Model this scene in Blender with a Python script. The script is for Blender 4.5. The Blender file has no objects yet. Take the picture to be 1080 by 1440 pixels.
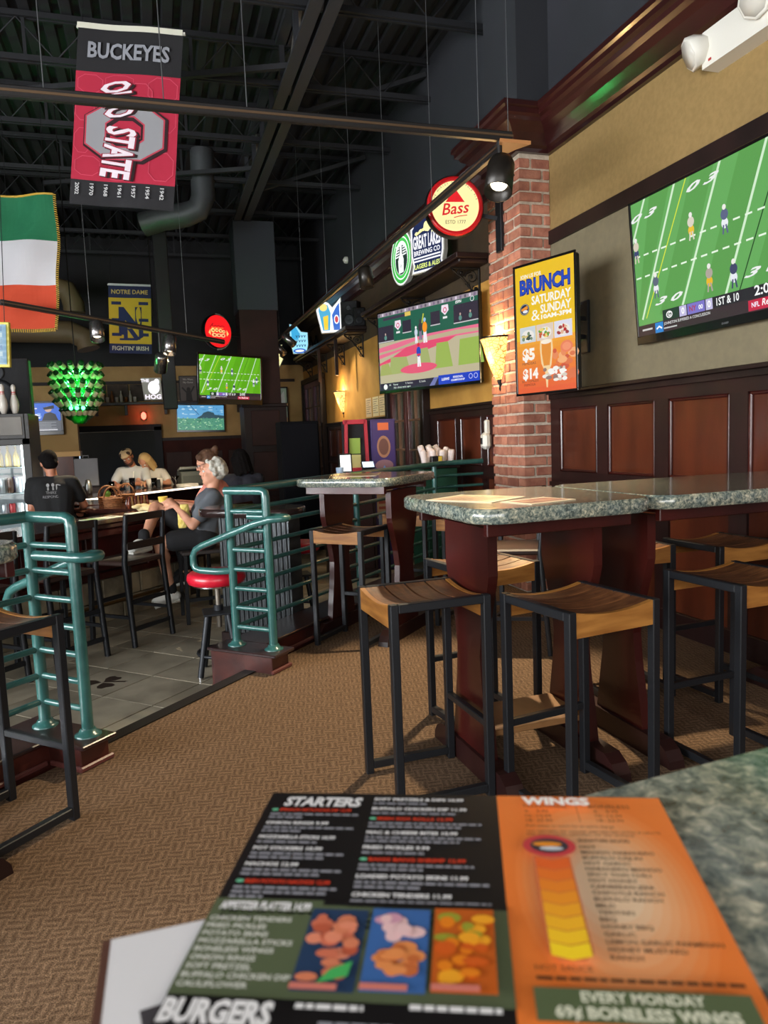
import bpy, math, random
from mathutils import Vector, Matrix
from mathutils.geometry import tessellate_polygon

sc = bpy.context.scene
COL = sc.collection
rnd = random.Random(11)
PI = math.pi
R2 = math.sqrt(2)

# ------------------------------------------------------------------ camera
CAM = bpy.data.objects.new('camera', bpy.data.cameras.new('camera'))
COL.objects.link(CAM)
_yaw, _pitch, _roll = (math.radians(a) for a in (17.124, -5.904, -2.286))
_f = Vector((math.sin(_yaw) * math.cos(_pitch), math.cos(_yaw) * math.cos(_pitch), math.sin(_pitch)))
_r = Vector((math.cos(_yaw), -math.sin(_yaw), 0))
_u = _r.cross(_f)
_rr = _r * math.cos(_roll) + _u * math.sin(_roll)
_uu = _u * math.cos(_roll) - _r * math.sin(_roll)
CAM.matrix_world = Matrix(((_rr.x, _uu.x, -_f.x, 0), (_rr.y, _uu.y, -_f.y, 0), (_rr.z, _uu.z, -_f.z, 1.32), (0, 0, 0, 1)))
CAM.data.sensor_fit = 'HORIZONTAL'
CAM.data.sensor_width = 36
CAM.data.lens = 1025.6 / 1080 * 36
CAM.data.clip_start = 0.02
CAM.data.dof.use_dof = True
CAM.data.dof.focus_distance = 3.4
CAM.data.dof.aperture_fstop = 12.5
sc.camera = CAM

# ------------------------------------------------------------------ colour management, sky, daylight
sc.view_settings.view_transform = 'Standard'
sc.view_settings.look = 'None'
sc.view_settings.gamma = 1
sc.view_settings.use_curve_mapping = False
sc.view_settings.exposure = 0.0

W = bpy.data.worlds.new('sky'); sc.world = W
W.use_nodes = True
W.node_tree.nodes['Background'].inputs[0].default_value = (0.62, 0.78, 1.0, 1)
W.node_tree.nodes['Background'].inputs[1].default_value = 1.0

def area(name, loc, direction, sx, sy, power, color):
    l = bpy.data.lights.new(name, 'AREA')
    l.shape = 'RECTANGLE'; l.size = sx; l.size_y = sy; l.energy = power; l.color = color
    o = bpy.data.objects.new(name, l); COL.objects.link(o)
    o.location = loc
    o.rotation_euler = Vector(direction).to_track_quat('-Z', 'Y').to_euler()
    return o
# daylight that comes in through the shop windows behind and to the left of the seat
area('daylight_front_window', (-1.2, -2.05, 1.75), (0.05, 1, -0.12), 6.4, 2.1, 240, (1.0, 0.97, 0.93))
area('daylight_left_window', (-6.3, 1.9, 1.85), (1, 0.25, -0.1), 6.5, 2.3, 1150, (0.95, 0.98, 1.0))

# ------------------------------------------------------------------ materials
def L(r, g, b):
    return tuple(((c / 255) / 12.92 if c / 255 <= .04045 else ((c / 255 + .055) / 1.055) ** 2.4) for c in (r, g, b)) + (1,)

MATS = {}
def M(name, col=None, rough=.5, metal=0., col2=None, scale=6., stretch=(1, 1, 1), detail=4, contrast=(.35, .65),
      bump=0., bscale=60., spec=.5, coat=0., rand=0., alpha=1., trans=0., distort=0.):
    """A principled material; col2 mixes in by a noise, rand shifts brightness per object."""
    if name in MATS: return MATS[name]
    m = bpy.data.materials.new(name); m.use_nodes = True
    nt = m.node_tree; b = nt.nodes['Principled BSDF']; N = nt.nodes.new; K = nt.links.new
    b.inputs['Base Color'].default_value = col
    b.inputs['Roughness'].default_value = rough
    b.inputs['Metallic'].default_value = metal
    b.inputs['Specular IOR Level'].default_value = spec
    if coat: b.inputs['Coat Weight'].default_value = coat; b.inputs['Coat Roughness'].default_value = .12
    if trans: b.inputs['Transmission Weight'].default_value = trans
    if alpha < 1: b.inputs['Alpha'].default_value = alpha
    if col2 or bump or rand:
        tc = N('ShaderNodeTexCoord'); mp = N('ShaderNodeMapping')
        mp.inputs['Scale'].default_value = stretch
        oi = N('ShaderNodeObjectInfo'); ml = N('ShaderNodeMath'); ml.operation = 'MULTIPLY'; ml.inputs[1].default_value = 37.
        K(oi.outputs['Random'], ml.inputs[0]); K(ml.outputs[0], mp.inputs['Location'])
        K(tc.outputs['Object'], mp.inputs['Vector'])
        last = None
        if col2:
            n = N('ShaderNodeTexNoise'); n.inputs['Scale'].default_value = scale; n.inputs['Detail'].default_value = detail
            n.inputs['Distortion'].default_value = distort
            K(mp.outputs[0], n.inputs['Vector'])
            r = N('ShaderNodeValToRGB'); e = r.color_ramp.elements
            e[0].position, e[1].position = contrast; e[0].color = col; e[1].color = col2
            K(n.outputs['Fac'], r.inputs[0]); last = r.outputs[0]
        if rand:
            h = N('ShaderNodeHueSaturation'); mr = N('ShaderNodeMapRange')
            mr.inputs['To Min'].default_value = 1 - rand; mr.inputs['To Max'].default_value = 1 + rand
            K(oi.outputs['Random'], mr.inputs['Value']); K(mr.outputs[0], h.inputs['Value'])
            if last: K(last, h.inputs['Color'])
            else: h.inputs['Color'].default_value = col
            last = h.outputs[0]
        if last: K(last, b.inputs['Base Color'])
        if bump:
            n2 = N('ShaderNodeTexNoise'); n2.inputs['Scale'].default_value = bscale; n2.inputs['Detail'].default_value = 3
            K(mp.outputs[0], n2.inputs['Vector'])
            bp = N('ShaderNodeBump'); bp.inputs['Strength'].default_value = bump; bp.inputs['Distance'].default_value = .01
            K(n2.outputs['Fac'], bp.inputs['Height']); K(bp.outputs[0], b.inputs['Normal'])
    MATS[name] = m
    return m

def EM(name, col, strength):
    if name in MATS: return MATS[name]
    m = bpy.data.materials.new(name); m.use_nodes = True
    nt = m.node_tree; nt.nodes.clear()
    e = nt.nodes.new('ShaderNodeEmission'); o = nt.nodes.new('ShaderNodeOutputMaterial')
    e.inputs[0].default_value = col; e.inputs[1].default_value = strength
    nt.links.new(e.outputs[0], o.inputs[0]); MATS[name] = m
    return m

def PRINT(name, rough=.6, emit=0., coat=0.):
    """Flat print or a lit screen: colour comes from the mesh's own colour attribute."""
    if name in MATS: return MATS[name]
    m = bpy.data.materials.new(name); m.use_nodes = True
    nt = m.node_tree; b = nt.nodes['Principled BSDF']
    a = nt.nodes.new('ShaderNodeVertexColor'); a.layer_name = 'Col'
    if emit:
        b.inputs['Base Color'].default_value = (.01, .01, .01, 1)
        nt.links.new(a.outputs[0], b.inputs['Emission Color']); b.inputs['Emission Strength'].default_value = emit
    else:
        nt.links.new(a.outputs[0], b.inputs['Base Color'])
    b.inputs['Roughness'].default_value = rough
    if coat: b.inputs['Coat Weight'].default_value = coat; b.inputs['Coat Roughness'].default_value = .15
    MATS[name] = m
    return m

black_metal = M('black_metal', L(34, 36, 40), .38, .3, bump=.03)
dark_steel = M('dark_steel', L(44, 46, 50), .45, .5)
black_plastic = M('black_plastic', L(16, 16, 18), .4)
chrome = M('chrome', L(205, 205, 208), .15, 1.)
steel = M('brushed_steel', L(150, 152, 155), .35, .9)
mahogany = M('mahogany', L(70, 22, 18), .28, 0, L(42, 13, 11), 3, (1, 1, .25), coat=.3)
mahogany_dk = M('mahogany_dark', L(46, 19, 17), .42, 0, L(31, 13, 12), 4, (1, 1, .3))
panel_wood = M('panel_wood', L(100, 46, 24), .3, 0, L(70, 29, 16), 3, (1.5, 1.5, .4), coat=.3)
walnut_dk = M('walnut_dark', L(40, 24, 21), .5, 0, L(27, 16, 14), 4, (1, 1, .3), spec=.3)
teak_top = M('teak_top', L(122, 78, 46), .45, 0, L(82, 48, 28), 9, (.9, 7, 7), detail=6, coat=.1, rand=.15)
teak_lit = M('teak_apron_lit', L(178, 122, 58), .42, 0, L(142, 90, 38), 7, (.8, 6, 6), detail=6, coat=.1)  # same teak as the seat, light on the aprons put into a brighter colour
paint_black = M('paint_black', L(30, 31, 35), .75, 0, L(22, 23, 26), 2)
paint_upper = M('paint_upper_wall', L(46, 48, 54), .8, 0, L(38, 40, 45), .8)
green_pipe = M('green_pipe', L(44, 90, 87), .28, 0, L(54, 102, 97), 14, bump=.12, bscale=30, coat=.5)
white_plastic = M('white_plastic', L(225, 222, 212), .4)
paper_white = M('paper_white', L(232, 228, 222), .7)
iron = M('wrought_iron', L(20, 18, 18), .5, .4)

# ------------------------------------------------------------------ mesh builder
class MB:
    def __init__(s, m=None):
        s.v, s.f, s.sm = [], [], []
        s.m = m or Matrix()
    def add(s, vs, fs, smooth=False):
        n = len(s.v)
        s.v += [s.m @ Vector(p) for p in vs]
        s.f += [tuple(i + n for i in f) for f in fs]
        s.sm += [smooth] * len(fs)
        return s
    def box(s, c, d, bev=0., rot=None):
        hx, hy, hz = d[0] / 2, d[1] / 2, d[2] / 2
        b = min(bev, hx * .9, hy * .9, hz * .9)
        T = Matrix.Translation(c) @ (rot.to_4x4() if rot else Matrix())
        SG = [(x, y, z) for x in (-1, 1) for y in (-1, 1) for z in (-1, 1)]
        if b <= 0:
            vs = [(x * hx, y * hy, z * hz) for x, y, z in SG]
            fs = [(0, 1, 3, 2), (4, 6, 7, 5), (0, 4, 5, 1), (2, 3, 7, 6), (0, 2, 6, 4), (1, 5, 7, 3)]
        else:
            vs = []
            for x, y, z in SG:
                vs += [(x * hx, y * (hy - b), z * (hz - b)), (x * (hx - b), y * hy, z * (hz - b)), (x * (hx - b), y * (hy - b), z * hz)]
            I = {sg: i * 3 for i, sg in enumerate(SG)}
            fs = []
            for ax in range(3):
                o = [k for k in range(3) if k != ax]
                for q in (-1, 1):
                    def key(a, bb):
                        t = [0, 0, 0]; t[ax] = q; t[o[0]] = a; t[o[1]] = bb
                        return tuple(t)
                    fs.append(tuple(I[key(a, bb)] + ax for a, bb in ((-1, -1), (1, -1), (1, 1), (-1, 1))))
                for a in (-1, 1):
                    for bb in (-1, 1):
                        t0 = [0, 0, 0]; t0[ax] = -1; t0[o[0]] = a; t0[o[1]] = bb
                        t1 = list(t0); t1[ax] = 1
                        t0, t1 = tuple(t0), tuple(t1)
                        fs.append((I[t0] + o[0], I[t1] + o[0], I[t1] + o[1], I[t0] + o[1]))
            for sg in SG: fs.append((I[sg], I[sg] + 1, I[sg] + 2))
            V = [Vector(p) for p in vs]; out = []
            for f in fs:
                nrm = (V[f[1]] - V[f[0]]).cross(V[f[2]] - V[f[0]])
                cen = sum((V[i] for i in f), Vector()) / len(f)
                out.append(f if nrm.dot(cen) > 0 else f[::-1])
            fs = out
        return s.add([T @ Vector(p) for p in vs], fs)
    def bar(s, p0, p1, w, h=None, bev=0., up=(0, 0, 1)):
        """rectangular bar from p0 to p1, w across, h along 'up'"""
        h = h or w
        p0, p1 = Vector(p0), Vector(p1); z = (p1 - p0); ln = z.length; z.normalize()
        u = Vector(up)
        if abs(z.dot(u)) > .95: u = Vector((0, 1, 0))
        x = u.cross(z).normalized(); y = z.cross(x)
        return s.box((p0 + p1) / 2, (w, h, ln), bev, Matrix((x, y, z)).transposed())
    def tube(s, pts, r, n=8, closed=False):
        pts = [Vector(p) for p in pts]; N = len(pts)
        rs = r if isinstance(r, (list, tuple)) else [r] * N
        ref = None; vs = []
        for i in range(N):
            a = pts[(i - 1) % N] if closed or i > 0 else pts[i]
            b = pts[(i + 1) % N] if closed or i < N - 1 else pts[i]
            t = (b - a).normalized()
            if ref is None:
                ref = t.orthogonal().normalized()
            ref = (ref - t * ref.dot(t)).normalized()
            bi = t.cross(ref)
            for k in range(n):
                an = 2 * PI * k / n
                vs.append(pts[i] + (ref * math.cos(an) + bi * math.sin(an)) * rs[i])
        fs = []
        for i in range(N if closed else N - 1):
            j = (i + 1) % N
            for k in range(n):
                fs.append((i * n + k, i * n + (k + 1) % n, j * n + (k + 1) % n, j * n + k))
        s.add(vs, fs, True)
        if not closed:
            s.add(vs[:n], [tuple(range(n))[::-1]]); s.add(vs[-n:], [tuple(range(n))])
        return s
    def cyl(s, p0, p1, r0, r1=None, n=12):
        return s.tube([p0, p1], [r0, r0 if r1 is None else r1], n)
    def lathe(s, prof, n=16, at=(0, 0, 0), axis=None, caps=True):
        T = Matrix.Translation(at)
        if axis: T = T @ Vector((0, 0, 1)).rotation_difference(Vector(axis)).to_matrix().to_4x4()
        vs = [T @ Vector((r * math.cos(2 * PI * k / n), r * math.sin(2 * PI * k / n), z)) for r, z in prof for k in range(n)]
        fs = [(i * n + k, i * n + (k + 1) % n, (i + 1) * n + (k + 1) % n, (i + 1) * n + k) for i in range(len(prof) - 1) for k in range(n)]
        s.add(vs, fs, True)
        if caps and prof[0][0] > 1e-4: s.add(vs[:n], [tuple(range(n))[::-1]])
        if caps and prof[-1][0] > 1e-4: s.add(vs[-n:], [tuple(range(n))])
        return s
    def prism(s, poly, z0, z1, T=None, smooth=False):
        n = len(poly); T = T or Matrix()
        vs = [T @ Vector((x, y, z0)) for x, y in poly] + [T @ Vector((x, y, z1)) for x, y in poly]
        s.add(vs, [tuple(range(n))[::-1], tuple(range(n, 2 * n))])
        s.add(vs, [(i, (i + 1) % n, n + (i + 1) % n, n + i) for i in range(n)], smooth)
        return s
    def ell(s, c, r, nu=12, nv=8, rot=None):
        r = (r, r, r) if isinstance(r, (int, float)) else r
        T = Matrix.Translation(c) @ (rot.to_4x4() if rot else Matrix())
        vs = [T @ Vector((0, 0, -r[2]))]
        for i in range(1, nv):
            t = -PI / 2 + PI * i / nv
            for k in range(nu):
                a = 2 * PI * k / nu
                vs.append(T @ Vector((r[0] * math.cos(t) * math.cos(a), r[1] * math.cos(t) * math.sin(a), r[2] * math.sin(t))))
        vs.append(T @ Vector((0, 0, r[2])))
        fs = [(0, 1 + (k + 1) % nu, 1 + k) for k in range(nu)]
        for i in range(nv - 2):
            for k in range(nu):
                a = 1 + i * nu; fs.append((a + k, a + (k + 1) % nu, a + nu + (k + 1) % nu, a + nu + k))
        e = len(vs) - 1; a = 1 + (nv - 2) * nu
        fs += [(e, a + k, a + (k + 1) % nu) for k in range(nu)]
        return s.add(vs, fs, True)
    def cap(s, p0, p1, r0, r1=None):
        """tapered capsule"""
        r1 = r0 if r1 is None else r1
        p0, p1 = Vector(p0), Vector(p1)
        d = p1 - p0; ln = d.length
        if ln < 1e-5: return s.ell(p0, r0)
        prof = []
        for i in range(6): t = -PI / 2 + PI / 2 * i / 5; prof.append((r0 * math.cos(t), r0 * math.sin(t)))
        for i in range(6): t = PI / 2 * i / 5; prof.append((r1 * math.cos(t), ln + r1 * math.sin(t)))
        prof[0] = (0.00005, prof[0][1]); prof[-1] = (0.00005, prof[-1][1])
        return s.lathe(prof, 12, p0, d)
    def mesh(s, name='m'):
        me = bpy.data.meshes.new(name)
        me.from_pydata(s.v, [], s.f)
        me.polygons.foreach_set('use_smooth', s.sm)
        me.update()
        return me
    def obj(s, name, mat, parent=None, **k):
        return link(name, s.mesh(name), mat, parent, **k)

def link(name, me, mat, parent=None, loc=None, rz=0, mw=None):
    o = bpy.data.objects.new(name, me); COL.objects.link(o)
    if mat is not None and not me.materials: me.materials.append(mat)
    if parent: o.parent = parent
    if loc: o.location = loc
    if rz: o.rotation_euler = (0, 0, rz)
    if mw: o.matrix_local = mw
    return o

def tag(o, label=None, cat=None, group=None, kind=None):
    if label: o['label'] = label
    if cat: o['category'] = cat
    if group: o['group'] = group
    if kind: o['kind'] = kind
    return o

def thing(name, label, cat, loc=(0, 0, 0), rz=0, group=None, mw=None):
    o = bpy.data.objects.new(name, None); COL.objects.link(o)
    o.empty_display_size = .1
    if mw: o.matrix_world = mw
    else: o.location = loc; o.rotation_euler = (0, 0, rz)
    return tag(o, label, cat, group)

def struct(name, o=None, loc=(0, 0, 0), rz=0):
    if o is None:
        o = bpy.data.objects.new(name, None); COL.objects.link(o); o.empty_display_size = .1
        o.location = loc; o.rotation_euler = (0, 0, rz)
    o['kind'] = 'structure'
    return o

def dup(root, loc=None, rz=None, label=None, parent=None, mw=None):
    c = root.copy(); COL.objects.link(c)
    if parent: c.parent = parent
    if loc: c.location = loc
    if rz is not None: c.rotation_euler = (0, 0, rz)
    if mw: c.matrix_world = mw
    if label: c['label'] = label
    for ch in list(root.children): dup(ch, parent=c)
    return c

def FR(o, right, up):
    """frame: x = right, y = up, z = out of the face"""
    x = Vector(right).normalized(); y = Vector(up); y = (y - x * y.dot(x)).normalized(); z = x.cross(y)
    return Matrix(((x.x, y.x, z.x, o[0]), (x.y, y.y, z.y, o[1]), (x.z, y.z, z.z, o[2]), (0, 0, 0, 1)))

def UV(u, v, z=0.):
    return Vector(((u - v) / R2, (u + v) / R2, z))
MUV = Matrix(((1 / R2, -1 / R2, 0, 0), (1 / R2, 1 / R2, 0, 0), (0, 0, 1, 0), (0, 0, 0, 1)))   # u,v,z -> world

# ------------------------------------------------------------------ flat print
_gl = {}
def glyphs(t, bold, shear):
    k = (t, bold, shear)
    if k not in _gl:
        cu = bpy.data.curves.new('t', 'FONT'); cu.body = t; cu.size = 1; cu.offset = bold; cu.shear = shear; cu.resolution_u = 2
        cu.align_x = 'LEFT'
        ob = bpy.data.objects.new('t', cu); COL.objects.link(ob)
        bpy.context.view_layer.update()
        me = bpy.data.meshes.new_from_object(ob.evaluated_get(bpy.context.evaluated_depsgraph_get()))
        vs = [(v.co.x, v.co.y) for v in me.vertices]; fs = [tuple(p.vertices) for p in me.polygons]
        bpy.data.objects.remove(ob); bpy.data.curves.remove(cu); bpy.data.meshes.remove(me)
        x0 = min((p[0] for p in vs), default=0); x1 = max((p[0] for p in vs), default=1)
        _gl[k] = ([(x - x0, y) for x, y in vs], fs, max(x1 - x0, 1e-3))
    return _gl[k]

class Cv:
    def __init__(s, step=.0005, fine=0.):
        s.fine = fine; s.v, s.f, s.c = [], [], []; s.z = 0.; s.step = step; s.hold = False
    def up(s, n=1):
        if not s.hold: s.z += s.step * n
        return s
    def _add(s, pts, fs, col, fixed=None):
        n = len(s.v); s.v += [(x, y, s.z) for x, y in pts]
        for f in fs: s.f.append(tuple(i + n for i in f)); s.c.append(col)
    def poly(s, pts, col):
        tri = tessellate_polygon([[Vector((x, y, 0)) for x, y in pts]])
        out = []
        for a, b, c in tri:
            (ax, ay), (bx, by), (cx, cy) = pts[a], pts[b], pts[c]
            out.append((a, b, c) if (bx - ax) * (cy - ay) - (by - ay) * (cx - ax) > 0 else (a, c, b))
        if s.fine:      # small triangles, so that the print follows the waves of the cloth
            P = [tuple(p) for p in pts]; todo = [tuple(P[i] for i in t) for t in out]; done = []
            while todo:
                t = todo.pop(); ln = [math.dist(t[i], t[(i + 1) % 3]) for i in range(3)]; k = ln.index(max(ln))
                if ln[k] < s.fine: done.append(t); continue
                a, b, c = t[k], t[(k + 1) % 3], t[(k + 2) % 3]; m = ((a[0] + b[0]) / 2, (a[1] + b[1]) / 2)
                todo += [(a, m, c), (m, b, c)]
            s._add([p for t in done for p in t], [(3 * i, 3 * i + 1, 3 * i + 2) for i in range(len(done))], L(*col)); return s.up()
        s._add(pts, out, L(*col)); return s.up()
    def rect(s, x0, y0, x1, y1, col, nx=1, ny=1):
        pts = [(x0 + (x1 - x0) * i / nx, y0 + (y1 - y0) * j / ny) for j in range(ny + 1) for i in range(nx + 1)]
        fs = [(j * (nx + 1) + i, j * (nx + 1) + i + 1, (j + 1) * (nx + 1) + i + 1, (j + 1) * (nx + 1) + i) for j in range(ny) for i in range(nx)]
        s._add(pts, fs, L(*col)); return s.up()
    def disc(s, x, y, rx, ry, col, n=20, rot=0.):
        c, q = math.cos(rot), math.sin(rot)
        pts = [(x + c * rx * math.cos(2 * PI * k / n) - q * ry * math.sin(2 * PI * k / n), y + q * rx * math.cos(2 * PI * k / n) + c * ry * math.sin(2 * PI * k / n)) for k in range(n)]
        s._add(pts, [tuple(range(n))], L(*col)); return s.up()
    def line(s, pts, w, col, closed=False):
        P = [Vector(p) for p in pts]
        if closed: P.append(P[0])
        for a, b in zip(P, P[1:]):
            d = (b - a); 
            if d.length < 1e-6: continue
            d.normalize(); n = Vector((-d.y, d.x)) * w / 2; e = d * w * .3
            s._add([tuple(a - n - e), tuple(b - n + e), tuple(b + n + e), tuple(a + n - e)], [(0, 1, 2, 3)], L(*col))
        return s.up()
    def text(s, t, x, y, h, col, w=None, al='l', bold=.0, shear=0., rot=0., maxw=None):
        vs, fs, tw = glyphs(t, bold, shear)
        k = h / .70; kx = (w / tw) if w else k
        if maxw and tw * kx > maxw: kx = maxw / tw
        ox = {'l': 0, 'c': -tw * kx / 2, 'r': -tw * kx}[al]
        c, q = math.cos(rot), math.sin(rot)
        P = []
        for a, b in vs:
            px, py = ox + a * kx, b * k
            P.append((x + c * px - q * py, y + q * px + c * py))
        s._add(P, fs, L(*col)); return s.up()
    def obj(s, name, mat, parent, fn=None, mw=None):
        me = bpy.data.meshes.new(name)
        me.from_pydata([fn(*p) for p in s.v] if fn else s.v, [], s.f)
        a = me.color_attributes.new('Col', 'FLOAT_COLOR', 'CORNER')
        buf = []
        for f, c in zip(s.f, s.c): buf += list(c) * len(f)
        if len(a.data) * 4 == len(buf): a.data.foreach_set('color', buf)
        else:
            for p, c in zip(me.polygons, s.c):
                for li in p.loop_indices: a.data[li].color = c
        me.update()
        return link(name, me, mat, parent, mw=mw)
print_matte = PRINT('print_matte', .55)
print_gloss = PRINT('print_gloss', .3, coat=.2)
cloth_print = PRINT('cloth_print', .85)
screen_glow = PRINT('screen_glow', .25, emit=1.05)
sign_glow = PRINT('sign_glow', .3, emit=1.25)

# blobs fused by a voxel remesh: one continuous skin
def fused(name, mb, mat, parent, vox=.012, smooth=5, sf=.5, clip=None):
    o = mb.obj(name, mat, parent)
    r = o.modifiers.new('r', 'REMESH'); r.mode = 'VOXEL'; r.voxel_size = vox; r.use_smooth_shade = True
    q = o.modifiers.new('s', 'SMOOTH'); q.factor = sf; q.iterations = smooth
    bpy.context.view_layer.update()
    me = bpy.data.meshes.new_from_object(o.evaluated_get(bpy.context.evaluated_depsgraph_get()))
    old = o.data; o.modifiers.clear(); o.data = me
    if not me.materials: me.materials.append(mat)
    bpy.data.meshes.remove(old)
    return o

# ================================================================== THE ROOM
WX = 3.10      # right wall
PX = 2.826     # room face of the brick pillar and of the upper wall beyond it
PY0, PY1 = 5.284, 5.847
TZ = -.15      # tiled floor of the bar, one step down
CZ = 5.35      # roof deck

def carpet_material():
    m = bpy.data.materials.new('carpet'); m.use_nodes = True
    nt = m.node_tree; b = nt.nodes['Principled BSDF']; N = nt.nodes.new; K = nt.links.new
    tc = N('ShaderNodeTexCoord'); mp = N('ShaderNodeMapping'); mp.inputs['Rotation'].default_value = (0, 0, math.radians(12))
    K(tc.outputs['Object'], mp.inputs[0])
    nz = N('ShaderNodeTexNoise'); nz.inputs['Scale'].default_value = 9; nz.inputs['Detail'].default_value = 2
    K(mp.outputs[0], nz.inputs['Vector'])
    mx = N('ShaderNodeMix'); mx.data_type = 'VECTOR'; mx.inputs['Factor'].default_value = .035
    K(mp.outputs[0], mx.inputs[4]); K(nz.outputs['Color'], mx.inputs[5])
    # basket weave: blocks of two short ribs, turned in every other block
    sp = N('ShaderNodeSeparateXYZ'); K(mx.outputs[1], sp.inputs[0])
    ck = N('ShaderNodeTexChecker'); ck.inputs['Scale'].default_value = 1 / .046
    ck.inputs['Color1'].default_value = (0, 0, 0, 1); ck.inputs['Color2'].default_value = (1, 1, 1, 1); K(mx.outputs[1], ck.inputs['Vector'])
    def rib(out):
        m1 = N('ShaderNodeMath'); m1.operation = 'MULTIPLY'; m1.inputs[1].default_value = 2 / .046; K(out, m1.inputs[0])
        m2 = N('ShaderNodeMath'); m2.operation = 'PINGPONG'; m2.inputs[1].default_value = .5; K(m1.outputs[0], m2.inputs[0])
        return m2.outputs[0]
    rx, ry = rib(sp.outputs[0]), rib(sp.outputs[1])
    mr = N('ShaderNodeMix'); mr.data_type = 'FLOAT'; K(ck.outputs['Fac'], mr.inputs[0]); K(rx, mr.inputs[2]); K(ry, mr.inputs[3])
    n3 = N('ShaderNodeTexNoise'); n3.inputs['Scale'].default_value = 26; n3.inputs['Detail'].default_value = 3; K(mp.outputs[0], n3.inputs['Vector'])
    ad = N('ShaderNodeMath'); ad.operation = 'MULTIPLY_ADD'; ad.inputs[1].default_value = .5; K(n3.outputs['Fac'], ad.inputs[0]); K(mr.outputs[0], ad.inputs[2])
    cr = N('ShaderNodeValToRGB'); e = cr.color_ramp.elements; e[0].position = .20; e[0].color = L(132, 109, 88); e[1].position = .74; e[1].color = L(94, 75, 59)
    K(ad.outputs[0], cr.inputs[0])
    n2 = N('ShaderNodeTexNoise'); n2.inputs['Scale'].default_value = 230; n2.inputs['Detail'].default_value = 2
    K(tc.outputs['Object'], n2.inputs['Vector'])
    r = N('ShaderNodeValToRGB'); e = r.color_ramp.elements; e[0].position = .32; e[1].position = .7
    e[0].color = (.42, .42, .42, 1); e[1].color = (1.45, 1.4, 1.35, 1)
    K(n2.outputs['Fac'], r.inputs[0])
    ml = N('ShaderNodeMix'); ml.data_type = 'RGBA'; ml.blend_type = 'MULTIPLY'; ml.inputs['Factor'].default_value = .85
    K(cr.outputs[0], ml.inputs[6]); K(r.outputs[0], ml.inputs[7]); K(ml.outputs[2], b.inputs['Base Color'])
    bp = N('ShaderNodeBump'); bp.inputs['Strength'].default_value = .5; bp.inputs['Distance'].default_value = .004
    K(n2.outputs['Fac'], bp.inputs['Height']); K(bp.outputs[0], b.inputs['Normal'])
    b.inputs['Roughness'].default_value = .95; b.inputs['Specular IOR Level'].default_value = .1
    return m

def granite_material():
    m = bpy.data.materials.new('granite_laminate'); m.use_nodes = True
    nt = m.node_tree; b = nt.nodes['Principled BSDF']; N = nt.nodes.new; K = nt.links.new
    tc = N('ShaderNodeTexCoord')
    n = N('ShaderNodeTexNoise'); n.inputs['Scale'].default_value = 85; n.inputs['Detail'].default_value = 5; n.inputs['Roughness'].default_value = .62
    n.inputs['Distortion'].default_value = .5
    K(tc.outputs['Object'], n.inputs['Vector'])
    r = N('ShaderNodeValToRGB'); e = r.color_ramp.elements
    e[0].position = .32; e[0].color = L(54, 63, 62); e[1].position = .69; e[1].color = L(196, 192, 174)
    q = e.new(.45); q.color = L(98, 108, 104); q = e.new(.55); q.color = L(140, 144, 132)
    K(n.outputs['Fac'], r.inputs[0])
    n2 = N('ShaderNodeTexNoise'); n2.inputs['Scale'].default_value = 24; n2.inputs['Detail'].default_value = 2
    K(tc.outputs['Object'], n2.inputs['Vector'])
    r2 = N('ShaderNodeValToRGB'); e = r2.color_ramp.elements; e[0].position = .40; e[0].color = (.78, .84, .86, 1); e[1].position = .60; e[1].color = (1.06, 1.02, .94, 1)
    K(n2.outputs['Fac'], r2.inputs[0])
    ml = N('ShaderNodeMix'); ml.data_type = 'RGBA'; ml.blend_type = 'MULTIPLY'; ml.inputs['Factor'].default_value = 1
    K(r.outputs[0], ml.inputs[6]); K(r2.outputs[0], ml.inputs[7]); K(ml.outputs[2], b.inputs['Base Color'])
    b.inputs['Roughness'].default_value = .2; b.inputs['Specular IOR Level'].default_value = .6; b.inputs['Coat Weight'].default_value = .6; b.inputs['Coat Roughness'].default_value = .1
    return m
carpet = carpet_material(); granite = granite_material()
tan_paint = M('tan_paint', L(146, 119, 72), .85, 0, L(136, 111, 66), 30)
taupe_paint = M('taupe_paint', L(121, 111, 86), .85, 0, L(114, 105, 82), 20)
yellow_paint = M('yellow_paint', L(200, 150, 70), .8, 0, L(176, 128, 56), 2.5)
slate = M('slate_tile', L(164, 154, 134), .36, 0, L(124, 116, 100), 3, detail=6, rand=.12, bump=.08, bscale=12)
grout = M('grout', L(38, 34, 30), .9)
stone_block = M('stone_block', L(150, 138, 112), .8, 0, L(104, 94, 76), 6, detail=6, rand=.12, bump=.25, bscale=25)

# --- floors
fl = MB(); fl.prism([(-5.905, -2.2), (WX, -2.2), (WX, 6.805)], -.14, 0)
struct('floor', fl.obj('floor', carpet))
tf = MB(); tf.box((-1.7, 6.65, -.185), (9.6, 17.7, .03))
tile_floor = struct('floor', tf.obj('floor', grout))
T_U, T_V, T_S = 2.915, 3.085, .402
tile_me = [MB(MUV).box((0, 0, 0), (T_S - .007, T_S - .007, .02), .002).mesh('tile') for _ in range(1)]
for i in range(-6, 13):
    for j in range(-2, 6):
        u, v = T_U + T_S * (i + .5), T_V + T_S * (j + .5)
        if v - T_S / 2 < 2.62 and j <= -2: continue
        p = UV(u, v, TZ - .010 + rnd.uniform(-.0008, .0008))
        link('tile', tile_me[0], slate, tile_floor, loc=p)
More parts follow.
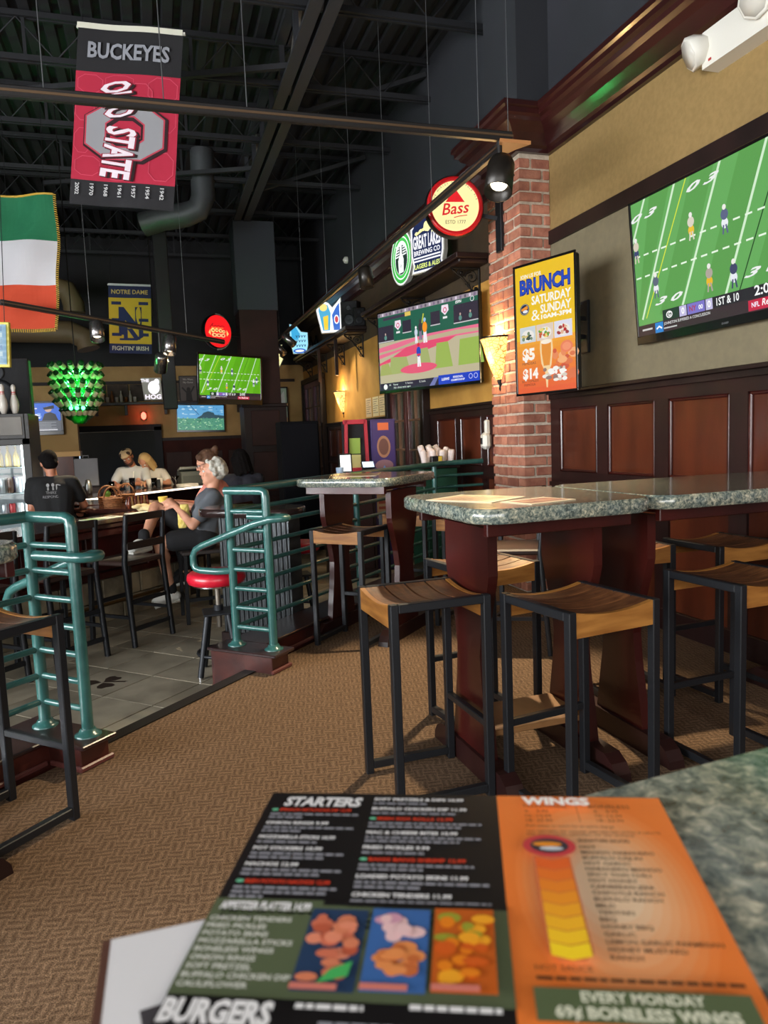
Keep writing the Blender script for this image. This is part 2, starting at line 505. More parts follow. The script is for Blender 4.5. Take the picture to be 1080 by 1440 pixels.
# shamrock set flat in one of the tiles
cv = Cv()
for a in (0, 120, 240):
    a = math.radians(a + 15); c, q = math.cos(a), math.sin(a); px, py = -q, c
    def lf(t, w): return (c * t + px * w, q * t + py * w)
    cv.poly([lf(.01, 0), lf(.06, .045), lf(.10, .052), lf(.122, .03), lf(.112, 0), lf(.122, -.03), lf(.10, -.052), lf(.06, -.045)], (48, 36, 28))
cv.poly([(0, 0), (.09, -.11), (.108, -.10), (.02, .01)], (48, 36, 28))
cv.obj('shamrock_inlay', print_matte, tile_floor, mw=Matrix.Translation(UV(3.10, 3.69, TZ + .0012)) @ Matrix.Rotation(.5, 4, 'Z'))
# step nosing between the two curbs
st = MB(MUV)
st.box((2.67, 2.635, -.066), (1.18, .075, .146))
struct('trim_1', st.obj('trim_1', M('nosing_rubber', L(17, 13, 12), .6)))

# --- walls
def slab(x0, x1, y0, y1, z0, z1): return MB().box(((x0 + x1) / 2, (y0 + y1) / 2, (z0 + z1) / 2), (x1 - x0, y1 - y0, z1 - z0))
struct('wall_right', slab(WX, WX + .15, -2.2, 15.5, TZ, 1.60).obj('wall_right', walnut_dk))
struct('wall_right', slab(WX, WX + .15, -2.2, PY1, 1.60, 2.83).obj('wall_right', taupe_paint))
struct('wall_right', slab(WX, WX + .15, -2.2, PY1, 2.83, 3.60).obj('wall_right', tan_paint))
struct('wall_right', slab(WX, WX + .15, PY1, 15.5, 1.60, 2.75).obj('wall_right', yellow_paint))
struct('wall_right', slab(WX, WX + .15, PY1, 15.5, 2.75, 3.60).obj('wall_right', M('shaded_yellow_paint', L(74, 58, 38), .85, 0, L(62, 48, 32), 3)))  # shade of the shelf recess put into a darker wall colour
struct('wall_upper', slab(WX, WX + .15, -2.2, PY0, 3.60, CZ + .08).obj('wall_upper', paint_upper))
struct('wall_upper', slab(WX, WX + .15, PY0, 15.65, 3.60, CZ + .08).obj('wall_upper', paint_upper))
# pilaster on the upper wall over the pillar
struct('wall_upper', slab(PX, WX, PY0, PY1, 3.46, CZ + .04).obj('wall_upper', paint_upper))
BY = 15.5
back_paint = M('back_paint', L(186, 152, 98), .8, 0, L(160, 126, 76), 2)
struct('wall_back', slab(-6.5, -1.46, BY, BY + .15, TZ, 2.9).obj('wall_back', back_paint))
struct('wall_back', slab(.02, WX + .15, BY, BY + .15, TZ, 2.9).obj('wall_back', back_paint))
struct('wall_back', slab(-1.46, .02, BY, BY + .15, 1.63, 2.9).obj('wall_back', back_paint))
struct('wall_back', slab(-6.5, WX + .15, BY, BY + .15, 2.9, CZ + .08).obj('wall_back', paint_black))
struct('wall_back', slab(-1.5, .06, BY + .9, BY + 1.0, TZ, 1.8).obj('wall_back', paint_black))
# window walls behind and left of the camera
def window_wall(n, axis, pos, a0, a1, w0, w1, z0, z1):
    def S(a, b, c, d):
        return slab(a, b, pos - .15, pos, c, d) if axis == 'x' else slab(pos - .15, pos, a, b, c, d)
    w = MB()
    nm = 'wall_front' if axis == 'x' else 'wall_left'
    for a, b, c, d in ((a0, w0, TZ, CZ + .08), (w1, a1, TZ, CZ + .08), (w0, w1, TZ, z0), (w0, w1, z1, CZ + .08)):
        struct(nm, S(a, b, c, d).obj(nm, taupe_paint))
    root = struct('window_%d' % n)
    k = 5
    for i in range(k):
        b0 = w0 + (w1 - w0) * i / k; b1 = w0 + (w1 - w0) * (i + 1) / k
        g = slab(b0 + .04, b1 - .04, pos - .10, pos - .094, z0 + .04, z1 - .04) if axis == 'x' else slab(pos - .10, pos - .094, b0 + .04, b1 - .04, z0 + .04, z1 - .04)
        g.obj('pane', M('clear_glass', (1, 1, 1, 1), .02, trans=1., spec=.3), root)
        for c, d in ((b0, b0 + .04), (b1 - .04, b1)):
            S(c, d, z0, z1).obj('mullion', walnut_dk, root)
    S(w0, w1, z0, z0 + .04).obj('frame_rail', walnut_dk, root); S(w0, w1, z1 - .04, z1).obj('frame_rail', walnut_dk, root)
window_wall(1, 'x', -2.2, -6.5, WX, -4.4, 2.0, .7, 2.8)
window_wall(2, 'y', -6.5, -2.2, 15.5, -1.4, 5.2, .7, 3.0)

def sweep(path, prof, name, mat, parent=None, closed_prof=True):
    """profile (out, z) swept along a plan path with mitred corners; 'out' is to the left of travel"""
    mb = MB(); n = len(prof); P = [Vector(p) for p in path]; vs = []
    for i, p in enumerate(P):
        ds = []
        if i > 0: ds.append((P[i] - P[i - 1]).normalized())
        if i < len(P) - 1: ds.append((P[i + 1] - P[i]).normalized())
        ns = [Vector((-d.y, d.x)) for d in ds]
        m = sum(ns, Vector((0, 0))) / len(ns); m = m / m.dot(ns[0])
        for o, z in prof: vs.append((p.x + m.x * o, p.y + m.y * o, z))
    fs = []
    for i in range(len(P) - 1):
        for k in range(n):
            fs.append((i * n + k, i * n + (k + 1) % n, (i + 1) * n + (k + 1) % n, (i + 1) * n + k))
    fs += [tuple(range(n)), tuple(range(len(vs) - n, len(vs)))[::-1]]
    mb.add(vs, fs)
    return mb.obj(name, mat, parent)
crown_prof = [(0, 3.455), (.035, 3.455), (.035, 3.485), (.06, 3.50), (.075, 3.53), (.10, 3.575), (.135, 3.61), (.165, 3.63), (.175, 3.655),
              (.205, 3.665), (.205, 3.70), (.225, 3.71), (.225, 3.745), (0, 3.745)]
crown_wood = M('crown_wood', L(58, 24, 22), .28, 0, L(36, 15, 15), 3, (1, .2, 1), coat=.35)
struct('trim_2', sweep([(WX, -2.2), (WX, PY0), (PX, PY0), (PX, PY1), (WX, PY1), (WX, 15.4)], crown_prof, 'trim_2', crown_wood))
struct('trim_3', sweep([(WX, -2.2), (WX, PY0)], [(0, 2.777), (.022, 2.777), (.022, 2.879), (0, 2.879)], 'trim_3', walnut_dk))

# --- wainscot
def wainscot(y0, y1, panels, name, cap=1.626, floor_z=0.):
    """framed panels between y0 and y1: raised panels, stiles, rails and a cap, each its own piece"""
    root = struct(name, loc=(0, 0, 0)); f = WX
    def B(nm, a, b, z0, z1, t, mat, bev=.004):
        MB().box((f - t / 2, (a + b) / 2, (z0 + z1) / 2), (t, b - a, z1 - z0), bev).obj(nm, mat, root)
    B('cap_rail', y0, y1, cap - .025, cap, .07, walnut_dk); B('cap_moulding', y0, y1, cap - .065, cap - .025, .045, walnut_dk)
    B('top_rail', y0, y1, 1.484, cap - .065, .028, mahogany_dk, 0)
    B('middle_rail', y0, y1, .905, .989, .028, mahogany_dk, 0); B('chair_moulding', y0, y1, .872, .905, .05, mahogany_dk)
    B('baseboard', y0, y1, floor_z, floor_z + .14, .035, mahogany_dk)
    edges = [y0] + [e for p in panels for e in p] + [y1]
    for i in range(0, len(edges), 2):
        a, b = edges[i], edges[i + 1]
        if b - a > .004: B('stile', a, b, floor_z + .14, 1.484, .027, mahogany_dk, 0)
    for a, b in panels:
        B('panel', a, b, .989, 1.484, .008, panel_wood, 0)
        B('lower_panel', a, b, floor_z + .14, .872, .010, panel_wood, 0)
        for e in (a, b):
            MB().box((f - .017, e + (.012 if e == a else -.012), 1.2365), (.02, .024, .495), .006).obj('bead', mahogany, root)
        MB().box((f - .017, (a + b) / 2, 1.0), (.02, b - a, .02), .006).obj('bead', mahogany, root)
        MB().box((f - .017, (a + b) / 2, 1.474), (.02, b - a, .02), .006).obj('bead', mahogany, root)
    return root
ps = []
y = 5.15
while y > -1.6:
    ps.append((y - .512, y)); y -= .645
wainscot(-2.2, PY0, sorted(ps), 'trim_4')
wainscot(PY1, 8.0, [(5.98, 6.5), (6.62, 7.14), (7.26, 7.8)], 'trim_5', 1.612, TZ)
wainscot(9.56, 13.3, [(9.7 + .6 * k, 10.2 + .6 * k) for k in range(6)], 'trim_6', 1.60, TZ)

# --- brick pillar, brick by brick
pillar = struct('pillar', slab(PX + .012, WX, PY0 + .012, PY1 - .012, TZ, 3.46).obj('pillar', M('mortar', L(206, 192, 174), .95, 0, L(180, 166, 148), 30, bump=.4, bscale=60)))
brick_m = M('brick', L(184, 124, 100), .9, 0, L(150, 92, 74), 9, detail=6, rand=.22, bump=.5, bscale=45)
CH, JT = .0858, .0175
_bk = {}
def brick(x0, x1, y0, y1, z):
    key = (round(x1 - x0, 3), round(y1 - y0, 3), rnd.randrange(3))
    if key not in _bk:
        j = lambda: rnd.uniform(-.0025, .0025)
        _bk[key] = MB().box((j(), j(), j()), (key[0] + j(), key[1] + j(), CH - JT + j()), .006, Matrix.Rotation(rnd.uniform(-.012, .012), 3, 'X')).mesh('brick')
    link('brick', _bk[key], brick_m, pillar, loc=((x0 + x1) / 2 + rnd.uniform(-.003, .003), (y0 + y1) / 2 + rnd.uniform(-.003, .003), z + CH / 2))
k = 0; z = .0
while z < 3.46 - CH * .9:
    D = .10
    if k % 2 == 0:   # corner brick lies along X
        brick(PX, PX + .2, PY0, PY0 + .1, z); brick(PX + .2 + JT, WX - .002, PY0, PY0 + .1, z)
        ys = [PY0 + .1 + JT, PY0 + .30, PY0 + .314, PY0 + .40, PY0 + .414, PY1]
    else:
        brick(PX, PX + .098, PY0, PY0 + .21, z); brick(PX + .098 + JT, WX - .002, PY0, PY0 + .1, z)
        ys = [PY0 + .21 + JT, PY0 + .29, PY0 + .304, PY0 + .47, PY0 + .484, PY1]
    for a, b in zip(ys[::2], ys[1::2]): brick(PX, PX + .1, a, b, z)
    k += 1; z += CH
# --- french doors beyond the pillar and a second pair at the far end
def french_door(name, y0, y1, z1, leaf, rows, pane_mat):
    root = struct(name); cx = WX
    for a, b in ((y0, y0 + .1), (y1 - .1, y1)):
        MB().box((cx - .05, (a + b) / 2, (TZ + z1) / 2), (.10, b - a, z1 - TZ), .01).obj('jamb', walnut_dk, root)
    MB().box((cx - .05, (y0 + y1) / 2, z1 + .05), (.10, y1 - y0, .1), .01).obj('head_casing', walnut_dk, root)
    a = y0 + .1; w = (y1 - y0 - .2) / 2
    for d in range(2):
        s, e = a + d * w, a + (d + 1) * w
        for p, q in ((s, s + .09), (e - .09, e)):
            MB().box((cx - .03, (p + q) / 2, (TZ + z1) / 2), (.045, q - p, z1 - TZ), .004).obj('door_stile', leaf, root)
        for p, q in ((TZ, TZ + .55), (z1 - .1, z1)):
            MB().box((cx - .03, (s + e) / 2, (p + q) / 2), (.045, w - .18, q - p), .004).obj('door_rail', leaf, root)
        zz0, zz1 = TZ + .55, z1 - .1
        for r in range(1, rows):
            zz = zz0 + (zz1 - zz0) * r / rows
            MB().box((cx - .03, (s + e) / 2, zz), (.04, w - .18, .025)).obj('muntin', M('muntin_wood', L(126, 88, 62), .4), root)
        MB().box((cx - .03, (s + e) / 2, (zz0 + zz1) / 2), (.04, .025, zz1 - zz0)).obj('muntin', M('muntin_wood', L(126, 88, 62), .4), root)
        MB().box((cx - .022, (s + e) / 2, (zz0 + zz1) / 2), (.004, w - .18, zz1 - zz0)).obj('pane', M('door_glass', (.9, .95, 1, 1), .03, trans=1, spec=.4), root)
        nb = 7
        for i in range(nb):
            yy = s + .1 + (w - .2) * (i + .5) / nb
            MB().box((cx - .008, yy, (zz0 + zz1) / 2), (.004, (w - .2) / nb * .85, zz1 - zz0), 0, Matrix.Rotation(.03, 3, 'Z')).obj('blind_slat', pane_mat, root)
    MB().lathe([(.0001, 0), (.026, .0), (.03, .02), (.018, .045), (.0001, .05)], 10, (cx - .05, (y0 + y1) / 2 - .06, .9), (-1, 0, 0)).obj('door_knob', M('brass', L(190, 150, 80), .25, 1.), root)
    return root
french_door('door_1', 8.05, 9.52, 2.35, M('door_red_wood', L(92, 36, 28), .3, 0, L(70, 26, 20), 3, coat=.2), 5, M('blind_olive', L(120, 112, 84), .7))
french_door('door_2', 13.45, 15.3, 2.45, M('door_pink_lit', L(112, 62, 80), .4), 5, M('blind_grey', L(120, 112, 130), .7))  # pinkish light on the far pair put into the leaf colour

# --- roof deck, joists, girder, column
deck = MB(); pr = []
x = -6.5; z0, z1 = CZ, CZ + .05
pts = []
while x < WX:
    pts += [(x, z0), (x + .09, z0), (x + .105, z1), (x + .165, z1)]; x += .18
vs = [(a, -2.2, b) for a, b in pts] + [(a, BY + .1, b) for a, b in pts]
n = len(pts)
deck.add(vs, [(i, i + 1, n + i + 1, n + i) for i in range(n - 1)])
struct('ceiling', deck.obj('ceiling', M('deck_paint', L(36, 37, 41), .7)))
roof = struct('ceiling', slab(-6.6, WX + .2, -2.3, BY + .2, CZ + .06, CZ + .1).obj('ceiling', paint_black))
joist_paint = M('joist_paint', L(38, 39, 43), .6, .2)
def ceiling_joist(y):
    j = struct('ceiling_joist', loc=(0, y, 0))
    x0, x1 = -6.4, WX
    for nm, zz in (('bottom_chord', CZ - .42), ('top_chord', CZ - .035)):
        for s in (-1, 1):
            MB().box(((x0 + x1) / 2, s * .028, zz), (x1 - x0, .03, .05)).obj(nm, joist_paint, j)
    p = []; x = x0; k = 0
    while x < x1:
        p.append((x, 0, CZ - (.05 if k % 2 else .41))); x += .32; k += 1
    MB().tube(p, .012, 5).obj('web', joist_paint, j)
    for xx in (-3.5, -.9, .6):
        MB().box((xx, .0, CZ - .23), (.03, .02, .36)).obj('web_post', joist_paint, j)
for i in range(10): ceiling_joist(2.1 + 1.42 * i)
g = struct('ceiling_girder')
gp = M('girder_paint', L(58, 59, 64), .55, .2)
GX = 1.545
for s in (-1, 1):
    MB().box((GX + s * .075, 6.3, 4.80), (.11, 13.0, .03)).obj('bottom_chord', gp, g)
    MB().box((GX + s * .03, 6.3, 4.86), (.02, 13.0, .11)).obj('bottom_chord', gp, g)
    MB().box((GX + s * .06, 6.3, CZ - .03), (.10, 13.0, .05)).obj('top_chord', gp, g)
worn = M('girder_worn', L(124, 118, 110), .7, 0, L(70, 68, 68), 8)
k = 0; y = 1.0
while y < 12:
    a = (GX, y, 4.86); b = (GX, y + .75, CZ - .05)
    MB().bar(a if k % 2 else (a[0], y, CZ - .05), b if k % 2 else (b[0], b[1], 4.86), .045, .06).obj('web_diagonal', worn if k % 3 != 1 else gp, g)
    MB().bar((GX - .05, y, 4.84), (GX - .05, y, CZ - .05), .05, .05).obj('web_post', gp, g)
    y += .75; k += 1
# wires and cross bracing on the dark wall side
def brace(a, b, nm='ceiling_brace', w=.05):
    struct(nm, MB().bar(a, b, w, .05).obj(nm, joist_paint))
for y in (6.0, 8.4, 10.8): brace((GX, y, 4.84), (WX, y - .55, CZ - .12))
for y in (7.2, 9.9): brace((-1.2, y + 1.3, CZ - .42), (GX, y, 4.86))
col = struct('column')
CXa, CXb = 1.40, 2.04
cgrey = M('column_grey', L(58, 62, 70), .7); cbrown = M('column_brown', L(58, 32, 27), .6, 0, L(44, 24, 21), 3, spec=.3)
slab(CXa, CXb, 12.0, 12.6, 3.42, 4.80).obj('upper_shaft', cgrey, col)
slab(CXa + .02, CXb - .02, 12.02, 12.58, 1.9, 3.42).obj('middle_shaft', cbrown, col)
slab(CXa, CXb + .05, 11.98, 12.6, TZ, 1.9).obj('lower_shaft', walnut_dk, col)
for z0, z1 in ((1.25, 1.82), (.5, 1.15), (-.05, .42)):
    MB().box(((CXa + CXb) / 2 + .02, 11.975, (z0 + z1) / 2), (.46, .02, z1 - z0), .008).obj('panel', cbrown, col)
MB().box(((CXa + CXb) / 2 + .02, 11.965, 1.9), (.74, .05, .06), .01).obj('moulding', walnut_dk, col)
# back wall details: partition on the left, ledge line, wainscot, doorway casing
pt = struct('wall_partition', slab(-3.4, -1.2, 13.0, 13.25, 1.28, 2.35).obj('wall_partition', back_paint))
struct('wall_partition', slab(-3.4, -1.3, 12.98, 13.25, TZ, 1.20).obj('wall_partition', panel_wood))
struct('trim_7', slab(-3.4, -1.18, 12.93, 13.25, 1.20, 1.28).obj('trim_7', M('ledge_maple', L(206, 152, 70), .4)))
bw = struct('trim_8', slab(.12, 2.9, BY - .03, BY, TZ, 1.41).obj('trim_8', M('back_mahogany', L(66, 29, 23), .7, 0, L(48, 21, 18), 3, spec=.15)))
slab(.12, 2.9, BY - .06, BY, 1.41, 1.47).obj('cap_rail', walnut_dk, bw)
for i in range(4):
    MB().box((.45 + .62 * i, BY - .036, .7), (.5, .014, .95), .006).obj('panel', cbrown, bw)
dc = struct('trim_9')
for a, b, c, d in ((-1.56, -1.44, TZ, 1.70), (.0, .14, TZ, 1.70), (-1.56, .14, 1.63, 1.75)):
    slab(a, b, BY - .08, BY, c, d).obj('casing', paint_black, dc)
struct('trim_10', slab(-3.0, 2.9, BY - .05, BY, 2.55, 2.61).obj('trim_10', walnut_dk))
for i in range(9):
    MB().box((-1.05 + .42 * i, BY - .02, 2.38), (.40, .04, .33), .01).obj('stone_slab', M('drystack', L(96, 84, 74), .9, 0, L(70, 62, 56), 6, rand=.15), bw)

# ================================================================== CURBS AND HANDRAILS
def curb(name, end, side):
    r = struct(name)
    u0, u1 = (1.94, 2.085) if side < 0 else (3.25, 3.41)
    a, b = (-2.4, 2.085) if side < 0 else (3.25, 6.62)
    face = M('curb_face', L(80, 34, 26), .35, 0, L(48, 22, 20), 5, coat=.2); top = M('curb_top', L(50, 32, 32), .3, 0, L(38, 25, 25), 4, coat=.3)
    MB(MUV).box(((u0 + u1) / 2, 2.70, -.025), (u1 - u0, .45, .25), .004).obj('end_block', face, r)
    MB(MUV).box(((a + b) / 2, 2.79, -.025), (b - a, .24, .25), .004).obj('long_block', face, r)
    MB(MUV).box(((u0 + u1) / 2, 2.69, .107), (u1 - u0 + .03, .50, .018), .004).obj('end_board', top, r)
    p, q = (a, u0 - .016) if side < 0 else (u1 + .016, b)
    MB(MUV).box(((p + q) / 2, 2.785, .107), (q - p, .28, .018), .004).obj('long_board', top, r)
    m = M('shoe_mould', L(96, 52, 48), .4)
    MB(MUV).box(((u0 + u1) / 2, 2.468, .012), (u1 - u0 + .03, .018, .024), .006).obj('shoe_moulding', m, r)
    MB(MUV).box(((p + q) / 2, 2.663, .012), (q - p, .018, .024), .006).obj('shoe_moulding', m, r)
    e = u0 - .006 if side < 0 else u1 + .006
    MB(MUV).box((e, 2.56, .012), (.018, .19, .024), .006).obj('shoe_moulding', m, r)
curb('trim_11', 0, -1); curb('trim_12', 0, 1)
BARS = (.92, .81, .693, .577, .461, .345, .228)
def handrail(side, label):
    u0 = 2.03 if side < 0 else 3.347
    s = 1 if side < 0 else -1             # side of the opening
    t = thing('handrail', label, 'handrail', UV(u0, 2.80, .116), group=None)
    o = UV(u0, 2.80, .116)
    T = Matrix.Translation(-o) @ MUV
    R, r = .0245, .014
    def tb(nm, pts, rad, n=10): return MB(T).tube(pts, rad, n).obj(nm, green_pipe, t)
    tb('post', [(u0, 2.80, .116), (u0, 2.80, 1.02)], R, 12)
    tb('post', [(u0, 2.53, .116), (u0, 2.53, 1.0), (u0, 2.535, 1.03), (u0, 2.555, 1.04), (u0, 2.82, 1.04)], R, 12)
    for v in (2.80, 2.53):
        MB(T).lathe([(.055, 0), (.055, .006), (.04, .012), (.03, .03)], 14, (u0, v, .116)).obj('flange', green_pipe, t)
    for z in BARS:
        tb('bar', [(u0, 2.53, z), (u0, 2.80, z)], r)
    e = -2.2 if side < 0 else 6.5
    far = [(u0, 2.80, 1.04), (e, 2.80, 1.04)]
    if side > 0: far += [(6.62, 2.72, 1.04)] + [(7.0, 2.35, 1.045)]
    tb('top_rail', far, R, 12)
    for z in BARS:
        p = [(u0, 2.80, z), (e, 2.80, z)]
        if side > 0: p += [(6.62, 2.72, z), (7.0, 2.35, z)]
        tb('long_bar', p, r)
    k = u0 + (-1.35 if side < 0 else 1.5)
    while (k > e if side < 0 else k < e):
        tb('post', [(k, 2.80, .116), (k, 2.80, 1.02)], R, 12)
        MB(T).lathe([(.055, 0), (.055, .006), (.04, .012), (.03, .03)], 14, (k, 2.80, .116)).obj('flange', green_pipe, t)
        k += -1.35 if side < 0 else 1.5
    if side > 0: tb('post', [(7.0, 2.35, 1.045), (7.0, 2.35, TZ)], R, 12)
    d = .05 * s
    tb('grab_loop', [(u0 - d, 2.70, .885), (u0 - d, 2.46, .885), (u0 - d * .8, 2.42, .885), (u0 - d * .3, 2.395, .885), (u0 + d * .3, 2.395, .885), (u0 + d * .8, 2.42, .885), (u0 + d, 2.47, .882),
                     (u0 + d, 2.58, .855), (u0 + d, 2.98, .715), (u0 + d, 3.03, .69), (u0 + d, 3.055, .65), (u0 + d, 3.055, .60), (u0 + d, 3.04, .575), (u0 + d, 3.0, .565), (u0 + d, 2.88, .565), (u0, 2.80, .565)], .021, 10)
handrail(-1, 'teal painted pipe handrail at the left of the step, nearest the camera')
handrail(1, 'teal painted pipe handrail at the right of the step, running on behind the tables')

# ================================================================== HIGH TABLES
def rrect(w, d, r, n=6):
    p = []
    for cx, cy, a0 in ((w / 2 - r, d / 2 - r, 0), (-w / 2 + r, d / 2 - r, 90), (-w / 2 + r, -d / 2 + r, 180), (w / 2 - r, -d / 2 + r, 270)):
        for k in range(n + 1):
            a = math.radians(a0 + 90 * k / n); p.append((cx + r * math.cos(a), cy + r * math.sin(a)))
    return p
def top_prism(w, d, r, z0, z1, e=.008):
    mb = MB(); a = rrect(w - 2 * e, d - 2 * e, r); b = rrect(w, d, r); n = len(a)
    lv = [(a, z0), (b, z0 + e), (b, z1 - e), (a, z1)]
    vs = [(x, y, z) for p, z in lv for x, y in p]
    mb.add(vs, [(i * n + k, i * n + (k + 1) % n, (i + 1) * n + (k + 1) % n, (i + 1) * n + k) for i in range(3) for k in range(n)], True)
    mb.add(vs, [tuple(range(n))[::-1], tuple(range(3 * n, 4 * n))])
    return mb
PED = [(.19, .975), (.19, .80), (.183, .77), (.118, .58), (.10, .48), (.112, .36), (.14, .2), (.155, .10), (.155, .09)]
def ped_mesh():
    poly = [(y, z) for y, z in PED] + [(-y, z) for y, z in reversed(PED)]
    T = Matrix(((0, 0, 1, 0), (1, 0, 0, 0), (0, 1, 0, 0), (0, 0, 0, 1)))
    return MB().prism(poly, -.019, .019, T).mesh('pedestal_board')
def foot_mesh():
    p = [(-.34, 0), (.34, 0), (.335, .03), (.31, .065), (.265, .09), (-.265, .09), (-.31, .065), (-.335, .03)]
    T = Matrix(((0, 0, 1, 0), (1, 0, 0, 0), (0, 1, 0, 0), (0, 0, 0, 1)))
    return MB().prism(p, -.034, .034, T).mesh('foot')
PEDM, FOOTM = ped_mesh(), foot_mesh()
def high_table(label, x, y, rz, w, d, peds, z=1.067, footrest=True):
    t = thing('high_top_table', label, 'table', (x, y, 0), rz)
    top_prism(w, d, .10, z - .052, z).obj('tabletop', granite, t)
    for s in (-1, 1):
        MB().box((0, s * .30, z - .078), (w - .13, .03, .05), .003).obj('apron', mahogany, t)
    for px in peds:
        p = link('pedestal_board', PEDM, mahogany, t, loc=(px, 0, 0))
        link('pedestal_foot', FOOTM, mahogany_dk, p)
        MB().box((px, 0, z - .066), (.07, .57, .026), .003).obj('cleat', mahogany, t)
    if footrest and len(peds) == 2:
        MB().box((sum(peds) / 2, 0, .185), (peds[1] - peds[0] - .045, .27, .024), .004).obj('footrest_board', M('footboard', L(150, 108, 66), .5, 0, L(120, 82, 48), 6), t)
    return t
high_table('granite patterned high table on two hourglass boards, standing before the brick pillar', 1.338, 2.565, math.radians(1.5), .715, .79, (-.21, .235))
high_table('granite patterned high table pushed between the pillar table and the panelled right wall', 2.385, 2.60, math.radians(1.0), 1.36, .79, (-.555, .46), footrest=False)
high_table('small granite patterned high table turned to stand along the green railing', *UV(4.29, 2.385)[:2], math.radians(-45), .71, .78, (-.25, .25), footrest=False)
high_table('near granite patterned high table in front with the menus on it', .655, .065, math.radians(4.6), 1.27, .79, (-.4, .4), footrest=False)
high_table('high table at the left edge, only its corner and rounded foot showing', *UV(1.015, 2.19)[:2], math.radians(-45), .70, .66, (-.2, .07))

# ================================================================== BACKLESS STOOLS
def make_stool(label):
    t = thing('bar_stool', label, 'stool', group='teak topped square stools')
    S = .175; w = .030; H = .75
    for s in (-1, 1):
        f = s * S
        fr = MB()
        fr.bar((f, -S, 0), (f, -S, H), w, w, .003, (0, 1, 0)); fr.bar((f, S, 0), (f, S, H), w, w, .003, (0, 1, 0))
        for nm, a, b in (('leg', (f, -S, .0), (f, -S, H)), ('leg', (f, S, .0), (f, S, H)), ('seat_bar', (f, -S + .015, H - .016), (f, S - .015, H - .016)), ('floor_runner', (f, -S + .015, .035), (f, S - .015, .035))):
            MB().bar(a, b, w, w, .003, (1, 0, 0)).obj(nm, black_metal, t)
    MB().bar((-S, S, .27), (S, S, .27), .026, .026, .003).obj('footrest_bar', black_metal, t)
    n = 4; pw = (2 * S - .01) / n
    sag = lambda x: -.022 * (1 - (x / S) ** 2)
    for i in range(n):
        y0 = -S + .005 + i * pw; y1 = y0 + pw - .009
        mb = MB(); xs = [-S + .015 + (2 * S - .03) * k / 8 for k in range(9)]
        vs = []
        for x in xs: vs += [(x, y0, H + sag(x)), (x, y1, H + sag(x)), (x, y1, H - .022 + sag(x)), (x, y0, H - .022 + sag(x))]
        fs = [(0, 3, 2, 1), (32, 33, 34, 35)]
        for k in range(8):
            for q in range(4): fs.append((k * 4 + q, k * 4 + (q + 1) % 4, k * 4 + 4 + (q + 1) % 4, k * 4 + 4 + q))
        mb.add(vs, fs); mb.obj('seat_slat', teak_top, t)
    for s in (-1, 1):
        mb = MB(); xs = [-S + .015 + (2 * S - .03) * k / 8 for k in range(9)]; ya, yb = s * (S + .012), s * (S - .006)
        vs = []
        for x in xs: vs += [(x, ya, H + sag(x) + .001), (x, yb, H + sag(x) + .001), (x, yb, H - .085), (x, ya, H - .085)]
        fs = [(0, 3, 2, 1), (32, 33, 34, 35)]
        for k in range(8):
            for q in range(4): fs.append((k * 4 + q, k * 4 + (q + 1) % 4, k * 4 + 4 + (q + 1) % 4, k * 4 + 4 + q))
        mb.add(vs, fs); mb.obj('apron', teak_lit, t)
    return t
D = math.radians
stool0 = make_stool('teak topped black stool standing free at the left end of the pillar table')
stool0.location = (.902, 2.50, 0); stool0.rotation_euler = (0, 0, D(-88))
for x, y, a, lb in (
    (1.350, 2.165, 8, 'teak topped black stool in front of the pillar table, its lit honey apron facing the camera'),
    (2.100, 2.235, 4, 'teak topped black stool in front of the wall side table, at the right edge'),
    (1.365, 2.985, 8, 'sunlit teak stool behind the pillar table, left of the brick pillar foot'),
    (2.170, 3.09, -4, 'teak stool behind the joint of the two pillar side tables'),
    (2.640, 2.93, 3, 'teak stool behind the wall side table, close to the wood panels'),
    (-.615, 2.725, -45, 'teak topped black stool at the left edge by the teal handrail'),
    (*UV(4.02, 2.38)[:2], -45, 'teak stool tucked under the front of the small table by the railing'),
    (*UV(4.92, 2.36)[:2], -45, 'teak stool behind the small table by the railing'),
    (*UV(4.72, 1.84)[:2], -45, 'teak stool at the right end of the small table by the railing')):
    dup(stool0, (x, y, 0), D(a), lb)

# ================================================================== CHAIRS AT THE BAR (black frames)
def make_bar_chair(label):
    t = thing('bar_chair', label, 'chair', group='black bar chairs along the bar')
    w = .032; S = .20; H = .615
    for s in (-1, 1):
        MB().bar((s * S, .19, 0), (s * (S - .01), .17, H), w, w, .003, (1, 0, 0)).obj('front_leg', dark_steel, t)
        MB().tube([(s * S, -.235, 0), (s * (S - .005), -.185, H), (s * (S - .01), -.225, H + .36)], [.021, .021, .018], 4).obj('rear_leg', black_metal, t)
        MB().bar((s * (S - .003), -.205, .22), (s * (S - .003), .18, .22), .022, .022).obj('side_stretcher', black_metal, t)
    MB().bar((-S, .178, .30), (S, .178, .30), .022, .03).obj('front_stretcher', black_metal, t)
    MB().bar((-S, -.222, .13), (S, -.222, .13), .022, .03).obj('rear_stretcher', black_metal, t)
    MB().bar((-S, -.205, .33), (S, -.205, .33), .022, .03).obj('rear_stretcher', black_metal, t)
    MB().box((0, 0, H), (2 * S, .39, .035), .01).obj('seat', M('chair_seat', L(58, 40, 34), .4, 0, L(46, 32, 28), 5), t)
    for z in (H + .13, H + .335):
        MB().bar((-S + .01, -.20 - (z - H) * .06, z), (S - .01, -.20 - (z - H) * .06, z), .02, .055, .004).obj('back_slat', M('chair_slat', L(40, 30, 28), .45), t)
    return t
c0 = make_bar_chair('black bar chair nearest the seated white-haired woman, her raised shoe on its seat')
c0.location = (*UV(3.95, 4.34)[:2], TZ); c0.rotation_euler = (0, 0, D(47))
